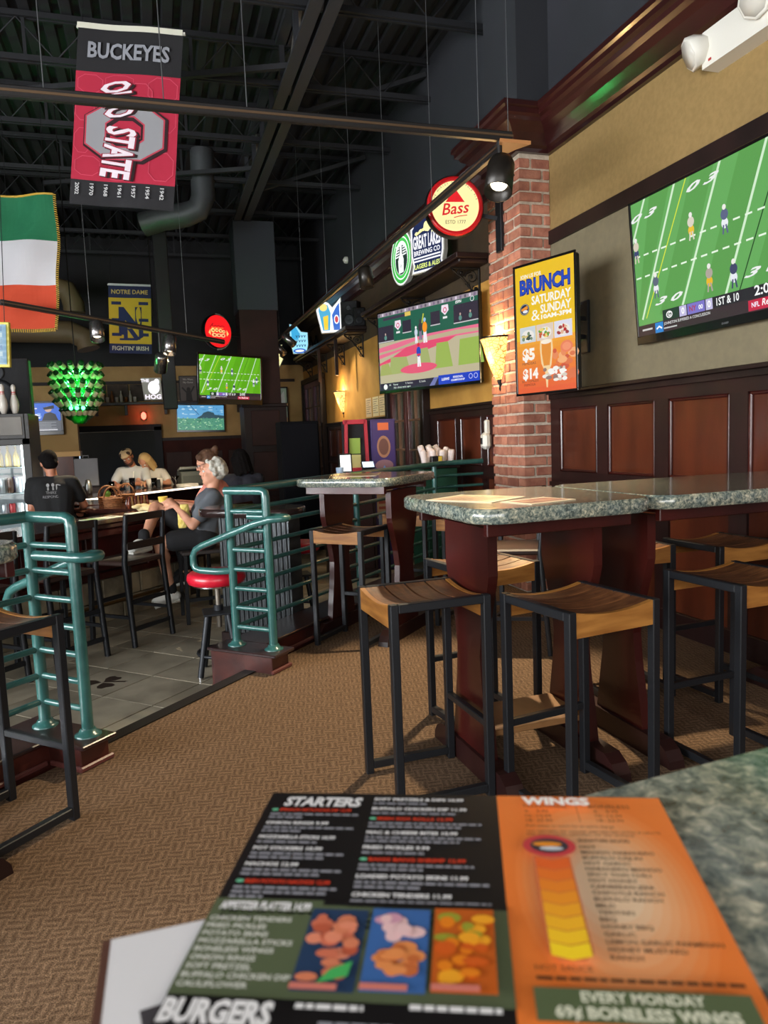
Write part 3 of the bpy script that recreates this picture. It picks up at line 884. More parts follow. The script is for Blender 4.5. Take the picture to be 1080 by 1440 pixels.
dup(c0, (2.02, 4.0, 0), D(62), 'dark bar chair on the carpet between the pillar table and the brick pillar')
for u, v, a, lb in ((3.33, 4.36, 44, 'black bar chair second from the seated women, partly behind the handle of the handrail'),
                    (2.72, 4.38, 47, 'black bar chair at the left end of the bar, behind the teal rail posts')):
    dup(c0, UV(u, v, TZ), D(a), lb)
def make_low_stool(label, x, y, rz):
    t = thing('bar_stool', label, 'stool', (x, y, TZ), rz)
    for sx in (-1, 1):
        for sy in (-1, 1):
            MB().bar((sx * .185, sy * .185, 0), (sx * .175, sy * .175, .57), .03, .03, .003, (1, 0, 0)).obj('leg', black_metal, t)
        MB().bar((sx * .18, -.18, .2), (sx * .18, .18, .2), .022, .028).obj('stretcher', black_metal, t)
    MB().bar((-.18, -.18, .2), (.18, -.18, .2), .022, .028).obj('stretcher', black_metal, t)
    for k in range(5):
        MB().box((0, -.16 + .08 * k, .585), (.40, .072, .03), .005).obj('seat_slat', M('stool_slat_dark', L(52, 46, 44), .45), t)
    return t
make_low_stool('black slatted stool the white-haired woman sits on', .33, 6.28, D(5))
make_low_stool('black slatted stool of the woman with the hair bun', .52, 6.98, D(15))
red_vinyl = M('red_vinyl', L(196, 22, 46), .35, 0, coat=.2)
def red_stool(label, x, y):
    t = thing('swivel_stool', label, 'stool', (x, y, TZ), 0, 'red swivel stools')
    MB().lathe([(.16, .585), (.178, .595), (.186, .62), (.182, .648), (.165, .662), (.08, .668), (.0001, .668)], 28).obj('seat_pad', red_vinyl, t)
    MB().lathe([(.162, .578), (.162, .590)], 28).obj('seat_plate', chrome, t)
    MB().cyl((0, 0, .30), (0, 0, .58), .017, n=14).obj('screw_post', M('worn_steel', L(140, 132, 122), .4, .8), t)
    MB().box((0, 0, .40), (.20, .20, .014), .004).obj('leg_plate', dark_steel, t)
    MB().cyl((0, 0, .41), (0, 0, .445), .03, n=12).obj('collar', dark_steel, t)
    for k in range(4):
        a = k * PI / 2 + .62
        l = MB().cyl((math.cos(a) * .09, math.sin(a) * .09, .40), (math.cos(a) * .175, math.sin(a) * .175, .012), .0195, n=10).obj('leg', dark_steel, t)
        MB().cyl((math.cos(a) * .175, math.sin(a) * .175, 0), (math.cos(a) * .175, math.sin(a) * .175, .014), .014, n=8).obj('foot_glide', chrome, l)
    MB().tube([(math.cos(2 * PI * k / 24) * .145, math.sin(2 * PI * k / 24) * .145, .14) for k in range(24)], .011, 6, True).obj('foot_ring', dark_steel, t)
    return t
red_stool('round red vinyl swivel stool beside the right handrail', .315, 4.70)
red_stool('round red vinyl swivel stool seen through the railing under the small table', 1.02, 5.72)

# ================================================================== LEDGE COUNTER behind the railing
t = thing('ledge_counter', 'rounded dark ledge on a galvanized metal front behind the railing', 'counter', UV(4.12, 3.70, TZ), D(-45))
galv = M('galvanized', L(84, 88, 90), .42, .55, L(52, 55, 58), 2.2, (.5, 1, 1.4), detail=6, distort=1.5)
top_prism(.84, .42, .19, .94, 1.0).obj('counter_top', M('counter_dark', L(52, 36, 34), .2, 0, L(36, 26, 26), 5, coat=.5), t).location = (.38, .10, 0)
MB().box((.45, .08, .47), (.62, .14, .94)).obj('core_panel', galv, t)
for k in range(15):
    MB().cyl((.16 + k * .041, .008, .085), (.16 + k * .041, .008, .935), .011, n=6).obj('corrugation', galv, t)
MB().box((.45, .0, .04), (.64, .05, .08), .005).obj('kick_board', walnut_dk, t)

# ================================================================== THE BAR
bar = thing('bar_counter', 'long dark wooden bar with panelled front and pale stone base', 'bar', UV(3.0, 4.95, TZ))
BT = Matrix.Translation(-UV(3.0, 4.95, TZ)) @ MUV
bartop = M('bar_top', L(56, 28, 22), .16, 0, L(36, 18, 16), 4, coat=.6)
def bb(nm, u0, u1, v0, v1, z0, z1, mat, bev=.006): return MB(BT).box(((u0 + u1) / 2, (v0 + v1) / 2, (z0 + z1) / 2), (u1 - u0, v1 - v0, z1 - z0), bev).obj(nm, mat, bar)
bb('front_top', -.6, 5.95, 4.65, 5.28, .672, .72, bartop, .012)
bb('side_top', 5.05, 5.95, 5.28, 6.25, .672, .72, bartop, .012)
bb('side_top', 5.40, 5.95, 6.25, 7.30, .672, .72, bartop, .012)
bb('back_top', 5.4, 8.7, 7.30, 7.95, .672, .72, bartop, .012)
bb('front_edge', -.6, 5.95, 4.64, 4.68, .62, .672, mahogany)
bb('front_core', -.6, 5.7, 4.96, 5.2, .22, .672, mahogany_dk, 0)
bb('base_core', -.6, 5.4, 4.99, 5.2, TZ, .22, grout, 0)
bb('side_core', 5.45, 5.8, 5.2, 7.5, TZ, .672, mahogany_dk, 0)
bb('back_core', 5.5, 8.6, 7.5, 7.75, TZ, .672, mahogany_dk, 0)
bb('glow_strip', 5.5, 8.5, 7.285, 7.298, .69, .712, EM('strip_warm', (1, .86, .66, 1), 3.5), 0)
u = -.5
bpanel = M('bar_panel', L(82, 26, 24), .3, 0, L(58, 18, 18), 3, coat=.3)
while u < 5.0:
    bb('front_panel', u + .04, u + .60, 4.945, 4.96, .29, .60, bpanel)
    bb('front_stile', u - .03, u + .03, 4.935, 4.96, .22, .66, mahogany)
    u += .66
bb('front_rail', -.6, 5.2, 4.935, 4.96, .22, .275, mahogany)
u = -.6
while u < 5.15:
    for row in range(2):
        w = .42; o = .21 * row
        bb('base_stone', u + o, u + o + w - .008, 4.94, 5.1, TZ + .185 * row, TZ + .185 * row + .178, stone_block, .008)
    u += .42
bb('foot_rail', -.6, 5.2, 4.80, 4.83, .02, .05, M('brass_dull', L(120, 96, 60), .35, .9), .012)

# ================================================================== SCREENS
def T4(pts, w, h): return [((x - .5) * w, (y - .5) * h) for x, y in pts]
def draw_football(cv, w, h, big=True, col=((98, 166, 88), (88, 154, 76))):
    X = lambda s: (s - .5) * w; Yy = lambda s: (s - .5) * h
    cv.rect(X(0), Yy(0), X(1), Yy(1), col[0])
    for i in range(6):
        a = -.1 + i * .24
        cv.poly(T4([(max(0, min(1, a)), .13), (max(0, min(1, a + .12)), .13), (max(0, min(1, a + .34)), 1), (max(0, min(1, a + .22)), 1)], w, h), col[1])
    def ln(a, b, wd, c):
        cv.line(T4([(a, .13), (b, 1)], w, h), wd * w, c)
    wl = (206, 232, 200)
    for a, b in ((.03, .27), (.27, .51), (.50, .72), (.73, .93)): ln(a, b, .011, wl)
    cv.line(T4([(0, .72), (.09, 1)], w, h), .011 * w, wl)
    ln(.055, .335, .005, (214, 226, 60)); ln(.565, .80, .005, (28, 70, 30))
    for y0, y1 in ((.60, .61), (.44, .455)):
        for k in range(18):
            a = .01 + k * .055
            cv.line(T4([(a, y0 + (y1 - y0) * k / 18), (a + .028, y0 + (y1 - y0) * (k + .5) / 18)], w, h), .012 * h, (226, 240, 220))
    for s, y in ((.20, .205), (.42, .90), (.68, .22), (.08, .86)):
        cv.text('3 0' if y < .5 else '0 3', X(s), Yy(y), .05 * h, (232, 234, 232), w=.17 * w, bold=.03, al='c', shear=.5)
    for s, y, top, bot in ((.35, .68, (214, 206, 190), (232, 190, 50)), (.52, .64, (88, 96, 130), (230, 232, 238)), (.43, .30, (170, 160, 150), (230, 180, 40)), (.55, .28, (60, 66, 100), (226, 230, 238)), (.02, .66, (210, 200, 180), (60, 70, 110)), (.13, .36, (90, 100, 120), (230, 230, 236)), (.88, .42, (228, 230, 238), (70, 78, 120)), (.93, .47, (80, 90, 130), (230, 230, 240))):
        cv.disc(X(s), Yy(y - .035), .016 * w, .035 * h, bot); cv.disc(X(s), Yy(y + .02), .018 * w, .035 * h, top); cv.disc(X(s), Yy(y + .066), .009 * w, .018 * h, (232, 230, 224))
        cv.line([(X(s) - .006 * w, Yy(y - .05)), (X(s) - .01 * w, Yy(y - .10))], .007 * w, top); cv.line([(X(s) + .006 * w, Yy(y - .05)), (X(s) + .012 * w, Yy(y - .10))], .007 * w, top)
    cv.rect(X(.16), Yy(.075), X(1), Yy(.155), (34, 32, 40)); cv.rect(X(0), Yy(0), X(1), Yy(.08), (52, 38, 44))
    cv.rect(X(.165), Yy(.078), X(.255), Yy(.152), (24, 54, 42)); cv.disc(X(.20), Yy(.115), .019 * w, .026 * h, (235, 235, 235)); cv.disc(X(.20), Yy(.115), .013 * w, .017 * h, (24, 54, 42)); cv.text('G', X(.20), Yy(.103), .028 * h, (255, 255, 255), al='c', bold=.03)
    cv.rect(X(.26), Yy(.078), X(.30), Yy(.152), (190, 184, 220)); cv.text('0', X(.28), Yy(.094), .045 * h, (255, 255, 255), al='c', bold=.02)
    cv.rect(X(.305), Yy(.078), X(.40), Yy(.152), (120, 112, 196)); cv.text('NY', X(.335), Yy(.098), .036 * h, (170, 60, 90), al='c', bold=.03); cv.text('00', X(.378), Yy(.098), .03 * h, (255, 255, 255), al='c', bold=.02)
    cv.rect(X(.405), Yy(.078), X(.44), Yy(.152), (190, 184, 220)); cv.text('0', X(.4225), Yy(.094), .045 * h, (255, 255, 255), al='c', bold=.02)
    cv.text('1ST & 10', X(.46), Yy(.092), .05 * h, (240, 240, 240), w=.11 * w, bold=.02)
    cv.text('2:05', X(.64), Yy(.096), .06 * h, (244, 244, 244), w=.09 * w, bold=.02)
    cv.rect(X(.61), Yy(.005), X(.80), Yy(.072), (196, 32, 66)); cv.text('NFL', X(.625), Yy(.026), .03 * h, (240, 240, 255), bold=.02, w=.035 * w); cv.text('RedZone', X(.67), Yy(.026), .04 * h, (250, 240, 240), shear=.2, bold=.02, w=.11 * w)
    cv.rect(X(.11), Yy(.0), X(.16), Yy(.075), (40, 130, 206)); cv.line(T4([(.12, .03), (.135, .045), (.15, .03)], w, h), .012 * h, (250, 250, 250))
    cv.text('JOHNSTON SUFFERED A CONCUSSION', X(.165), Yy(.046), .02 * h, (240, 240, 240), w=.26 * w); cv.line([(X(.165), Yy(.022)), (X(.24), Yy(.022))], .01 * h, (190, 190, 190)); cv.line([(X(.03), Yy(.042)), (X(.09), Yy(.042))], .014 * h, (200, 200, 200))

def draw_baseball(cv, w, h):
    X = lambda s: (s - .5) * w; Yy = lambda s: (s - .5) * h
    cv.rect(X(0), Yy(0), X(1), Yy(1), (186, 176, 146))
    cv.rect(X(0), Yy(.62), X(1), Yy(.965), (30, 92, 72)); cv.rect(X(0), Yy(.955), X(1), Yy(1), (150, 140, 150))
    for k in range(24): cv.rect(X(k / 24 + .004), Yy(.96), X(k / 24 + .022), Yy(.995), ((96, 86, 100), (210, 196, 214), (120, 100, 130))[k % 3])
    cv.poly(T4([(0, .56), (.25, .60), (.55, .635), (1, .635), (1, .54), (.7, .545), (.35, .51), (0, .42)], w, h), (226, 110, 140))
    cv.poly(T4([(0, .50), (.2, .525), (.5, .60), (.8, .615), (1, .595), (1, .56), (.8, .565), (.5, .55), (0, .47)], w, h), (184, 170, 138))
    cv.poly(T4([(.15, .42), (.3, .515), (.55, .55), (.8, .55), (.72, .50), (.5, .44), (.3, .40), (.0, .33), (0, .36)], w, h), (222, 74, 110))
    for a, b, c, d, cc in ((.13, .42, .30, .40, (160, 172, 104)), (.42, .465, .52, .47, (160, 170, 106)), (.61, .50, .72, .50, (152, 176, 84)), (.83, .50, 1, .50, (150, 178, 80)), (.02, .34, .1, .35, (160, 168, 96))):
        cv.poly(T4([(a, b), (c, d), (c + .04, .2), (a - .02, .2)], w, h), cc)
    cv.disc(X(.42), Yy(.235), .19 * w, .06 * h, (224, 84, 116))
    for a, b, y0, y1 in ((0.0, .17, .63, .83), (.27, .36, .70, .85), (.56, .65, .72, .88), (.78, 1.0, .69, .90)):
        cv.rect(X(a), Yy(y0), X(b), Yy(y1), (46, 40, 56)); cv.line(T4([(a, y0), (b, y0)], w, h), .012 * h, (200, 196, 200))
    for s, y in ((.22, .80), (.70, .86)):
        cv.poly(T4([(s - .03, y + .07), (s + .03, y + .07), (s + .035, y), (s, y - .05), (s - .035, y)], w, h), (236, 220, 232)); cv.disc(X(s), Yy(y + .01), .017 * w, .032 * h, (206, 60, 110)); cv.disc(X(s), Yy(y + .01), .01 * w, .02 * h, (240, 230, 240)); cv.rect(X(s - .02), Yy(y - .09), X(s + .02), Yy(y - .065), (230, 230, 230))
    for s, y in ((.84, .74), (.93, .75), (.08, .68)): cv.disc(X(s), Yy(y), .014 * w, .03 * h, (90, 140, 130)); cv.disc(X(s), Yy(y + .045), .007 * w, .015 * h, (190, 160, 150))
    def fig(s, y, k, top, leg, cap):
        cv.line([(X(s - .006 * k), Yy(y)), (X(s - .004 * k), Yy(y + .09 * k))], .012 * w * k, leg); cv.line([(X(s + .009 * k), Yy(y)), (X(s + .004 * k), Yy(y + .09 * k))], .012 * w * k, leg)
        cv.disc(X(s), Yy(y + .125 * k), .016 * w * k, .045 * h * k, top); cv.disc(X(s), Yy(y + .185 * k), .009 * w * k, .018 * h * k, cap)
    fig(.43, .26, 1.4, (30, 70, 180), (240, 232, 240), (210, 40, 60)); cv.rect(X(.412), Yy(.385), X(.448), Yy(.41), (210, 50, 80))
    fig(.50, .54, 1.45, (246, 150, 40), (240, 232, 240), (150, 190, 220)); fig(.41, .55, 1.0, (200, 210, 224), (230, 230, 236), (236, 236, 236)); fig(.455, .58, 1.2, (60, 50, 60), (120, 116, 140), (60, 60, 60))
    cv.line(T4([(.475, .78), (.49, .88)], w, h), .01 * w, (200, 200, 60))
    cv.rect(X(0), Yy(0), X(.62), Yy(.095), (40, 32, 56)); cv.rect(X(.62), Yy(0), X(1), Yy(.11), (24, 60, 190))
    cv.disc(X(.06), Yy(.048), .022 * w, .036 * h, (240, 240, 240)); cv.text('HR', X(.1), Yy(.055), .022 * h, (230, 230, 230)); cv.text('Nunez', X(.15), Yy(.055), .024 * h, (236, 236, 236)); cv.text('T. Perkins', X(.28), Yy(.055), .024 * h, (236, 236, 236)); cv.text('E. Smith', X(.43), Yy(.055), .024 * h, (236, 236, 236)); cv.text('2021: Grand rapids region', X(.15), Yy(.016), .022 * h, (236, 236, 236))
    cv.poly(T4([(.53, .0), (.58, .095), (.62, .095), (.58, .0)], w, h), (110, 110, 170))
    cv.text('LLBWS', X(.65), Yy(.045), .03 * h, (250, 250, 250), bold=.03, shear=.2); cv.text('REGIONAL', X(.76), Yy(.06), .024 * h, (250, 250, 250), bold=.02); cv.text('CHAMPIONSHIP', X(.74), Yy(.025), .022 * h, (250, 250, 250), bold=.02)
    for s in (.92, .965): cv.disc(X(s), Yy(.06), .017 * w, .03 * h, (220, 226, 250)); cv.disc(X(s), Yy(.06), .014 * w, .025 * h, (24, 60, 190))
    cv.rect(X(.06), Yy(.90), X(.30), Yy(.935), (60, 50, 70)); cv.rect(X(.30), Yy(.90), X(.36), Yy(.95), (220, 190, 90)); cv.text('ESPN', X(.80), Yy(.915), .03 * h, (240, 240, 240), bold=.03, shear=.2); cv.disc(X(.95), Yy(.93), .017 * w, .03 * h, (220, 226, 230)); cv.disc(X(.95), Yy(.93), .013 * w, .023 * h, (40, 100, 84))

def draw_landscape(cv, w, h):
    X = lambda s: (s - .5) * w; Yy = lambda s: (s - .5) * h
    cv.rect(X(0), Yy(0), X(1), Yy(1), (92, 160, 206))
    r = random.Random(3)
    for k in range(26): cv.disc(X(r.uniform(.03, .97)), Yy(r.uniform(.62, .96)), r.uniform(.03, .1) * w * .5, r.uniform(.015, .03) * h, r.choice(((150, 196, 222), (176, 210, 228), (70, 140, 192))))
    cv.line(T4([(.28, .99), (.46, .62)], w, h), .012 * w, (34, 70, 110))
    cv.poly(T4([(.42, .5), (.52, .60), (.56, .70), (.66, .76), (.78, .70), (.80, .62), (1, .58), (1, .45), (.42, .45)], w, h), (40, 72, 84))
    cv.rect(X(0), Yy(0), X(1), Yy(.47), (70, 140, 112))
    for k in range(150): cv.disc(X(r.uniform(.02, .98)), Yy(r.uniform(.02, .5)), r.uniform(.01, .03) * w, r.uniform(.012, .03) * h, r.choice(((44, 110, 84), (104, 170, 120), (150, 196, 160), (60, 126, 110))), n=7)

def draw_news(cv, w, h):
    X = lambda s: (s - .5) * w; Yy = lambda s: (s - .5) * h
    cv.rect(X(0), Yy(0), X(1), Yy(1), (80, 84, 92)); cv.rect(X(0), Yy(.38), X(1), Yy(1), (40, 96, 200))
    r = random.Random(5)
    for k in range(26): cv.disc(X(r.uniform(.05, .6)), Yy(r.uniform(.45, .92)), r.uniform(.02, .07) * w, r.uniform(.02, .05) * h, r.choice(((210, 60, 80), (230, 230, 240), (60, 90, 190), (120, 160, 230))), n=9)
    cv.poly(T4([(.62, .38), (.95, .38), (.9, .6), (.8, .68), (.68, .62)], w, h), (24, 24, 30)); cv.disc(X(.76), Yy(.78), .07 * w, .1 * h, (196, 160, 140)); cv.poly(T4([(.66, .84), (.88, .92), (.88, .80), (.68, .76)], w, h), (20, 20, 24))
    for k in range(5): cv.rect(X(.08), Yy(.30 - .05 * k), X(.9 - .1 * (k % 2)), Yy(.318 - .05 * k), (140, 144, 152))
    cv.rect(X(.28), Yy(.03), X(.42), Yy(.07), (206, 50, 50)); cv.rect(X(.46), Yy(.03), X(.92), Yy(.07), (200, 200, 206))

def draw_brunch(cv, w, h):
    X = lambda s: (s - .5) * w; Yy = lambda s: (s - .5) * h
    n = 10
    cv.rect(X(0), Yy(.42), X(1), Yy(1), (240, 196, 30))
    for k in range(n):
        t = k / (n - 1); c = (int(244 - 10 * (1 - t)), int(98 + 68 * t), int(52 - 4 * t)); cv.rect(X(0), Yy(.42 * k / n), X(1), Yy(.42 * (k + 1) / n), c)
    cv.text('JOIN US FOR', X(.09), Yy(.905), .03 * h, (250, 244, 226), w=.37 * w, bold=.03)
    cv.text('BRUNCH', X(.075), Yy(.785), .108 * h, (16, 40, 130), w=.86 * w, bold=.06); cv.text('BRUNCH', X(.085), Yy(.790), .10 * h, (30, 72, 190), w=.84 * w, bold=.025)
    cv.disc(X(.155), Yy(.665), .085 * w, .045 * h, (40, 44, 60)); cv.disc(X(.155), Yy(.665), .077 * w, .041 * h, (200, 200, 190)); cv.disc(X(.155), Yy(.665), .072 * w, .038 * h, (28, 40, 70)); cv.poly(T4([(.095, .672), (.2, .692), (.215, .672), (.205, .664), (.10, .655)], w, h), (244, 150, 40)); cv.disc(X(.165), Yy(.648), .045 * w, .012 * h, (236, 236, 240))
    cv.text('SATURDAY', X(.28), Yy(.69), .064 * h, (252, 250, 240), w=.66 * w, bold=.03); cv.text('SUNDAY', X(.43), Yy(.61), .064 * h, (252, 250, 240), w=.51 * w, bold=.03)
    cv.text('&', X(.27), Yy(.565), .085 * h, (252, 250, 240), w=.15 * w); cv.text('10AM-3PM', X(.44), Yy(.565), .032 * h, (252, 250, 240), w=.50 * w, bold=.04)
    r = random.Random(9)
    for a, b, base, bits in ((.06, .34, (206, 214, 218), ((240, 236, 230), (120, 140, 110), (220, 196, 120), (60, 80, 70))), (.355, .645, (226, 206, 190), ((220, 120, 60), (90, 160, 60), (240, 214, 120), (200, 90, 50))), (.66, .95, (224, 222, 236), ((226, 180, 150), (190, 40, 44), (240, 226, 214), (160, 60, 60)))):
        cv.rect(X(a), Yy(.40), X(b), Yy(.525), base); m = (a + b) / 2
        cv.disc(X(m), Yy(.455), .11 * w, .045 * h, (240, 236, 230))
        for k in range(16): cv.disc(X(m + r.uniform(-.08, .08)), Yy(.455 + r.uniform(-.028, .03)), r.uniform(.015, .04) * w, r.uniform(.008, .017) * h, bits[k % 4], n=8)
    cv.text('$5', X(.10), Yy(.265), .085 * h, (254, 246, 236), w=.22 * w, bold=.05); cv.text('MIMOSAS', X(.095), Yy(.225), .02 * h, (120, 70, 60), w=.24 * w)
    cv.text('$14', X(.10), Yy(.115), .075 * h, (254, 246, 236), w=.27 * w, bold=.05); cv.text('BOTTOMLESS', X(.085), Yy(.085), .018 * h, (120, 50, 40), w=.29 * w); cv.text('MIMOSA', X(.12), Yy(.055), .02 * h, (120, 50, 40), w=.2 * w)
    cv.poly(T4([(.42, .40), (.62, .40), (.63, .33), (.60, .20), (.55, .15), (.53, .03), (.51, .03), (.49, .15), (.43, .22), (.41, .33)], w, h), (246, 214, 160)); cv.poly(T4([(.44, .375), (.60, .375), (.60, .30), (.57, .20), (.47, .20), (.44, .30)], w, h), (232, 146, 50)); cv.disc(X(.52), Yy(.385), .09 * w, .018 * h, (250, 238, 220))
    for k in range(30): cv.disc(X(r.uniform(.66, .98)), Yy(r.uniform(.10, .32)), r.uniform(.03, .09) * w, r.uniform(.014, .04) * h, r.choice(((236, 140, 90), (214, 90, 60), (246, 176, 120), (226, 116, 70))), n=9)
    cv.disc(X(.86), Yy(.325), .10 * w, .045 * h, (238, 128, 90)); cv.disc(X(.86), Yy(.325), .07 * w, .03 * h, (244, 150, 110))
    for k in range(26): cv.disc(X(r.uniform(.48, .84)), Yy(r.uniform(.08, .17)), r.uniform(.02, .06) * w, r.uniform(.01, .022) * h, r.choice(((240, 236, 226), (220, 206, 190), (150, 120, 110), (250, 246, 240))), n=8)

bezel_m = M('bezel_gloss', L(14, 14, 16), .2, coat=.5)
def screen_tv(name, label, cat, mw, w, h, draw, bez=.02, chin=.0, thick=.055, glow=None, group=None):
    t = thing(name, label, cat, mw=mw, group=group)
    MB().box((0, 0, -thick / 2 - .004), (w - .02, h - .02, thick), .012).obj('casing', black_plastic, t)
    b = bez
    for c, d in (((0, h / 2 - b / 2, 0), (w, b, .012)), ((0, -h / 2 + (b + chin) / 2, 0), (w, b + chin, .012)), ((-w / 2 + b / 2, chin / 2, 0), (b, h - 2 * b - chin, .012)), ((w / 2 - b / 2, chin / 2, 0), (b, h - 2 * b - chin, .012))):
        MB().box(c, d, .003).obj('bezel', bezel_m, t)
    cv = Cv(.00005); draw(cv, w - 2 * b, h - 2 * b - chin)
    cv.obj('screen', glow or screen_glow, t, mw=Matrix.Translation((0, chin / 2, -.003)))
    return t
# big television on the right wall, leaning out at the top
tv = screen_tv('television', 'big flat television showing football on the right wall above the wood panels', 'television',
    FR((3.0, 3.335, 2.283), (0, -1, 0), (-.08, 0, 1)), 1.535, .885, draw_football, .017, .035, group=None)
MB().box((0, .02, -.055), (.5, .3, .03), .005).obj('wall_bracket', dark_steel, tv)
cvl = Cv(); cvl.text('SHARP', 0, 0, .012, (120, 120, 124), al='c'); cvl.obj('maker_mark', print_matte, tv, mw=Matrix.Translation((0, -.425, .0065)))
tv2 = screen_tv('television', 'flat television showing a baseball game beside the brick pillar', 'television', FR((2.688, 7.07, 2.22), (.576, -1.39, 0), (0, 0, 1)), 1.505, .87, draw_baseball, .016, .014)
MB().bar((.1, 0, -.06), (.16, .02, -.35), .06, .08).obj('swing_arm', black_metal, tv2)
tv3 = screen_tv('television', 'television showing a bright green football field on the dark column', 'television', FR((1.18, 11.55, 2.285), (.9, .436, -.02), (.02, -.05, 1)), 1.14, .76, lambda cv, w, h: draw_football(cv, w, h, False, ((96, 176, 30), (86, 164, 24))), .03, .05)
MB().bar((0, 0, -.05), (.35, .02, -.45), .07, .1).obj('swing_arm', black_metal, tv3)
screen_tv('television', 'television showing a green landscape on the back wall below the shelf', 'television', FR((.925, 15.41, 1.84), (1, 0, -.03), (0, 0, 1)), .96, .56, draw_landscape, .02, .02)
screen_tv('television', 'small television with blue picture on the left partition beside the cooler', 'television', FR((-1.80, 12.92, 1.83), (1, 0, 0), (0, 0, 1)), .80, .54, draw_news, .03, .03)
br = screen_tv('display_screen', 'upright lit brunch menu screen on a wall arm before the brick pillar', 'screen', FR((2.594, 4.521, 2.022), (.185, -.51, .006), (0, 0, 1)), .545, .905, draw_brunch, .016, .0, glow=PRINT('brunch_glow', .25, emit=.95))
_b = br.matrix_world.inverted()
MB(_b).box((3.083, 4.785, 2.063), (.025, .10, .38), .006).obj('wall_plate', black_metal, br)
for z in (2.12, 1.99):
    MB(_b).bar((3.08, 4.78, z), (2.86, 4.72, z), .03, .03).obj('swing_arm', black_metal, br)
    MB(_b).bar((2.86, 4.72, z), (2.63, 4.57, z), .03, .03).obj('swing_arm', black_metal, br)

# ================================================================== SIGNS
cream = (238, 226, 160); red = (214, 28, 36)
t = thing('bar_sign', 'round red and cream drum sign with a red triangle on a pillar arm', 'sign', mw=FR((2.462, 5.69, 3.161), (.985, -.17, 0), (0, 0, 1)) @ Matrix.Scale(1.055, 4))
MB().lathe([(.0001, -.10), (.20, -.10), (.228, -.085), (.232, -.05), (.232, -.012), (.225, .0)], 48).obj('drum', black_plastic, t)
MB().lathe([(.19, .012), (.205, .016), (.218, .012), (.224, .0), (.19, .0)], 48, caps=False).obj('rim', M('sign_red', L(200, 24, 30), .3, coat=.3), t)
cv = Cv(.0004); cv.disc(0, 0, .218, .218, red, 48); cv.disc(0, 0, .187, .187, cream, 48)
cv.poly([(-.075, .03), (.075, .03), (0, .135)], (214, 26, 34))
cv.text('Bass', -.105, -.068, .085, (206, 30, 40), w=.22, bold=.012, shear=.3, rot=.1); cv.line([(-.01, -.085), (.03, -.075), (.09, -.068)], .006, (206, 30, 40))
cv.text('ESTD 1777', 0, -.132, .027, (50, 40, 36), al='c', w=.16)
for i, ch in enumerate('THE WORLDS FIRST PALE ALE'):
    a = math.radians(165 - i * 6.2)
    if ch != ' ': cv.text(ch, .168 * math.cos(a), .168 * math.sin(a), .014, (60, 50, 44), al='c', rot=a - PI / 2)
cv.obj('printed_face', sign_glow, t, mw=Matrix.Translation((0, 0, .006)))
_b = t.matrix_world.inverted()
MB(_b).bar((2.70, 5.70, 3.10), (PX - .02, 5.62, 3.06), .03, .03).obj('arm', black_metal, t)
MB(_b).box((PX - .012, 5.60, 3.02), (.03, .10, .46), .004).obj('mounting_plate', black_metal, t)

def cutout_sign(label, mw, outline, draw, thick=.05, arm=None):
    t = thing('lit_sign', label, 'sign', mw=mw)
    if arm: MB(mw.inverted()).bar(mw.translation + Vector((0, .03, 0)), arm, .03, .03).obj('arm', black_metal, t)
    MB().prism(outline, -thick, 0).obj('housing', white_plastic, t)
    cv = Cv(.0004); draw(cv); cv.obj('lit_face', sign_glow, t, mw=Matrix.Translation((0, 0, .001)))
    return t
def gl(cv):
    o = [(-.22, -.27), (.22, -.27), (.20, -.2), (.225, -.1), (.225, .18), (.2, .2), (.2, .27), (-.2, .27), (-.2, .2), (-.225, .18), (-.225, -.1), (-.20, -.2)]
    cv.poly(o, (240, 240, 246)); cv.poly([(x * .92, y * .94) for x, y in o], (24, 36, 76))
    cv.poly([(-.17, .12), (-.02, .17), (.0, .15), (-.15, .10)], (238, 230, 150)); cv.poly([(.17, .12), (.02, .17), (.0, .15), (.15, .10)], (238, 230, 150)); cv.disc(0, .17, .04, .05, (246, 240, 170))
    for k in range(6): cv.disc(-.15 + k * .06, .125 + .02 * math.sin(k), .022, .012, (244, 238, 180), rot=.5)
    cv.text('GREAT LAKES', 0, -.03, .125, (244, 244, 250), al='c', w=.39, bold=.03); cv.text('BREWING CO', 0, -.10, .048, (244, 244, 250), al='c', w=.37, bold=.02)
    cv.rect(-.19, -.135, .19, -.12, (244, 244, 250)); cv.rect(-.19, -.165, .19, -.15, (244, 244, 250)); cv.text('LAGERS & ALES', 0, -.235, .046, (226, 240, 130), al='c', w=.36, bold=.02)
cutout_sign('lit navy and white brewery sign standing on the shelf over the baseball television', FR((2.80, 7.22, 3.275), (.42, -.9, 0), (0, 0, 1)), [(-.235, -.28), (.235, -.28), (.215, -.2), (.24, -.1), (.24, .19), (.21, .21), (.21, .285), (-.21, .285), (-.21, .21), (-.24, .19), (-.24, -.1), (-.215, -.2)], gl)
def ov(cv):
    cv.disc(0, 0, .27, .29, (240, 244, 244), 36); cv.disc(0, 0, .255, .275, (60, 170, 70), 36); cv.disc(0, 0, .215, .235, (238, 244, 240), 36); cv.disc(0, 0, .20, .22, (70, 190, 80), 36); cv.disc(0, 0, .165, .185, (240, 246, 244), 36); cv.disc(.0, -.02, .15, .16, (30, 50, 44), 30)
    cv.poly([(-.07, -.16), (.05, -.16), (.06, -.02), (.02, .05), (.015, .17), (-.025, .17), (-.03, .05), (-.08, -.02)], (244, 246, 246))
    for k in range(5): cv.rect(-.14 + k * .004, .02 + k * .028, -.04, .034 + k * .028, (244, 250, 248)); cv.rect(.04, .02 + k * .028, .13 - k * .006, .034 + k * .028, (244, 250, 248))
    cv.text('GB', -.01, -.1, .03, (30, 50, 44), al='c')
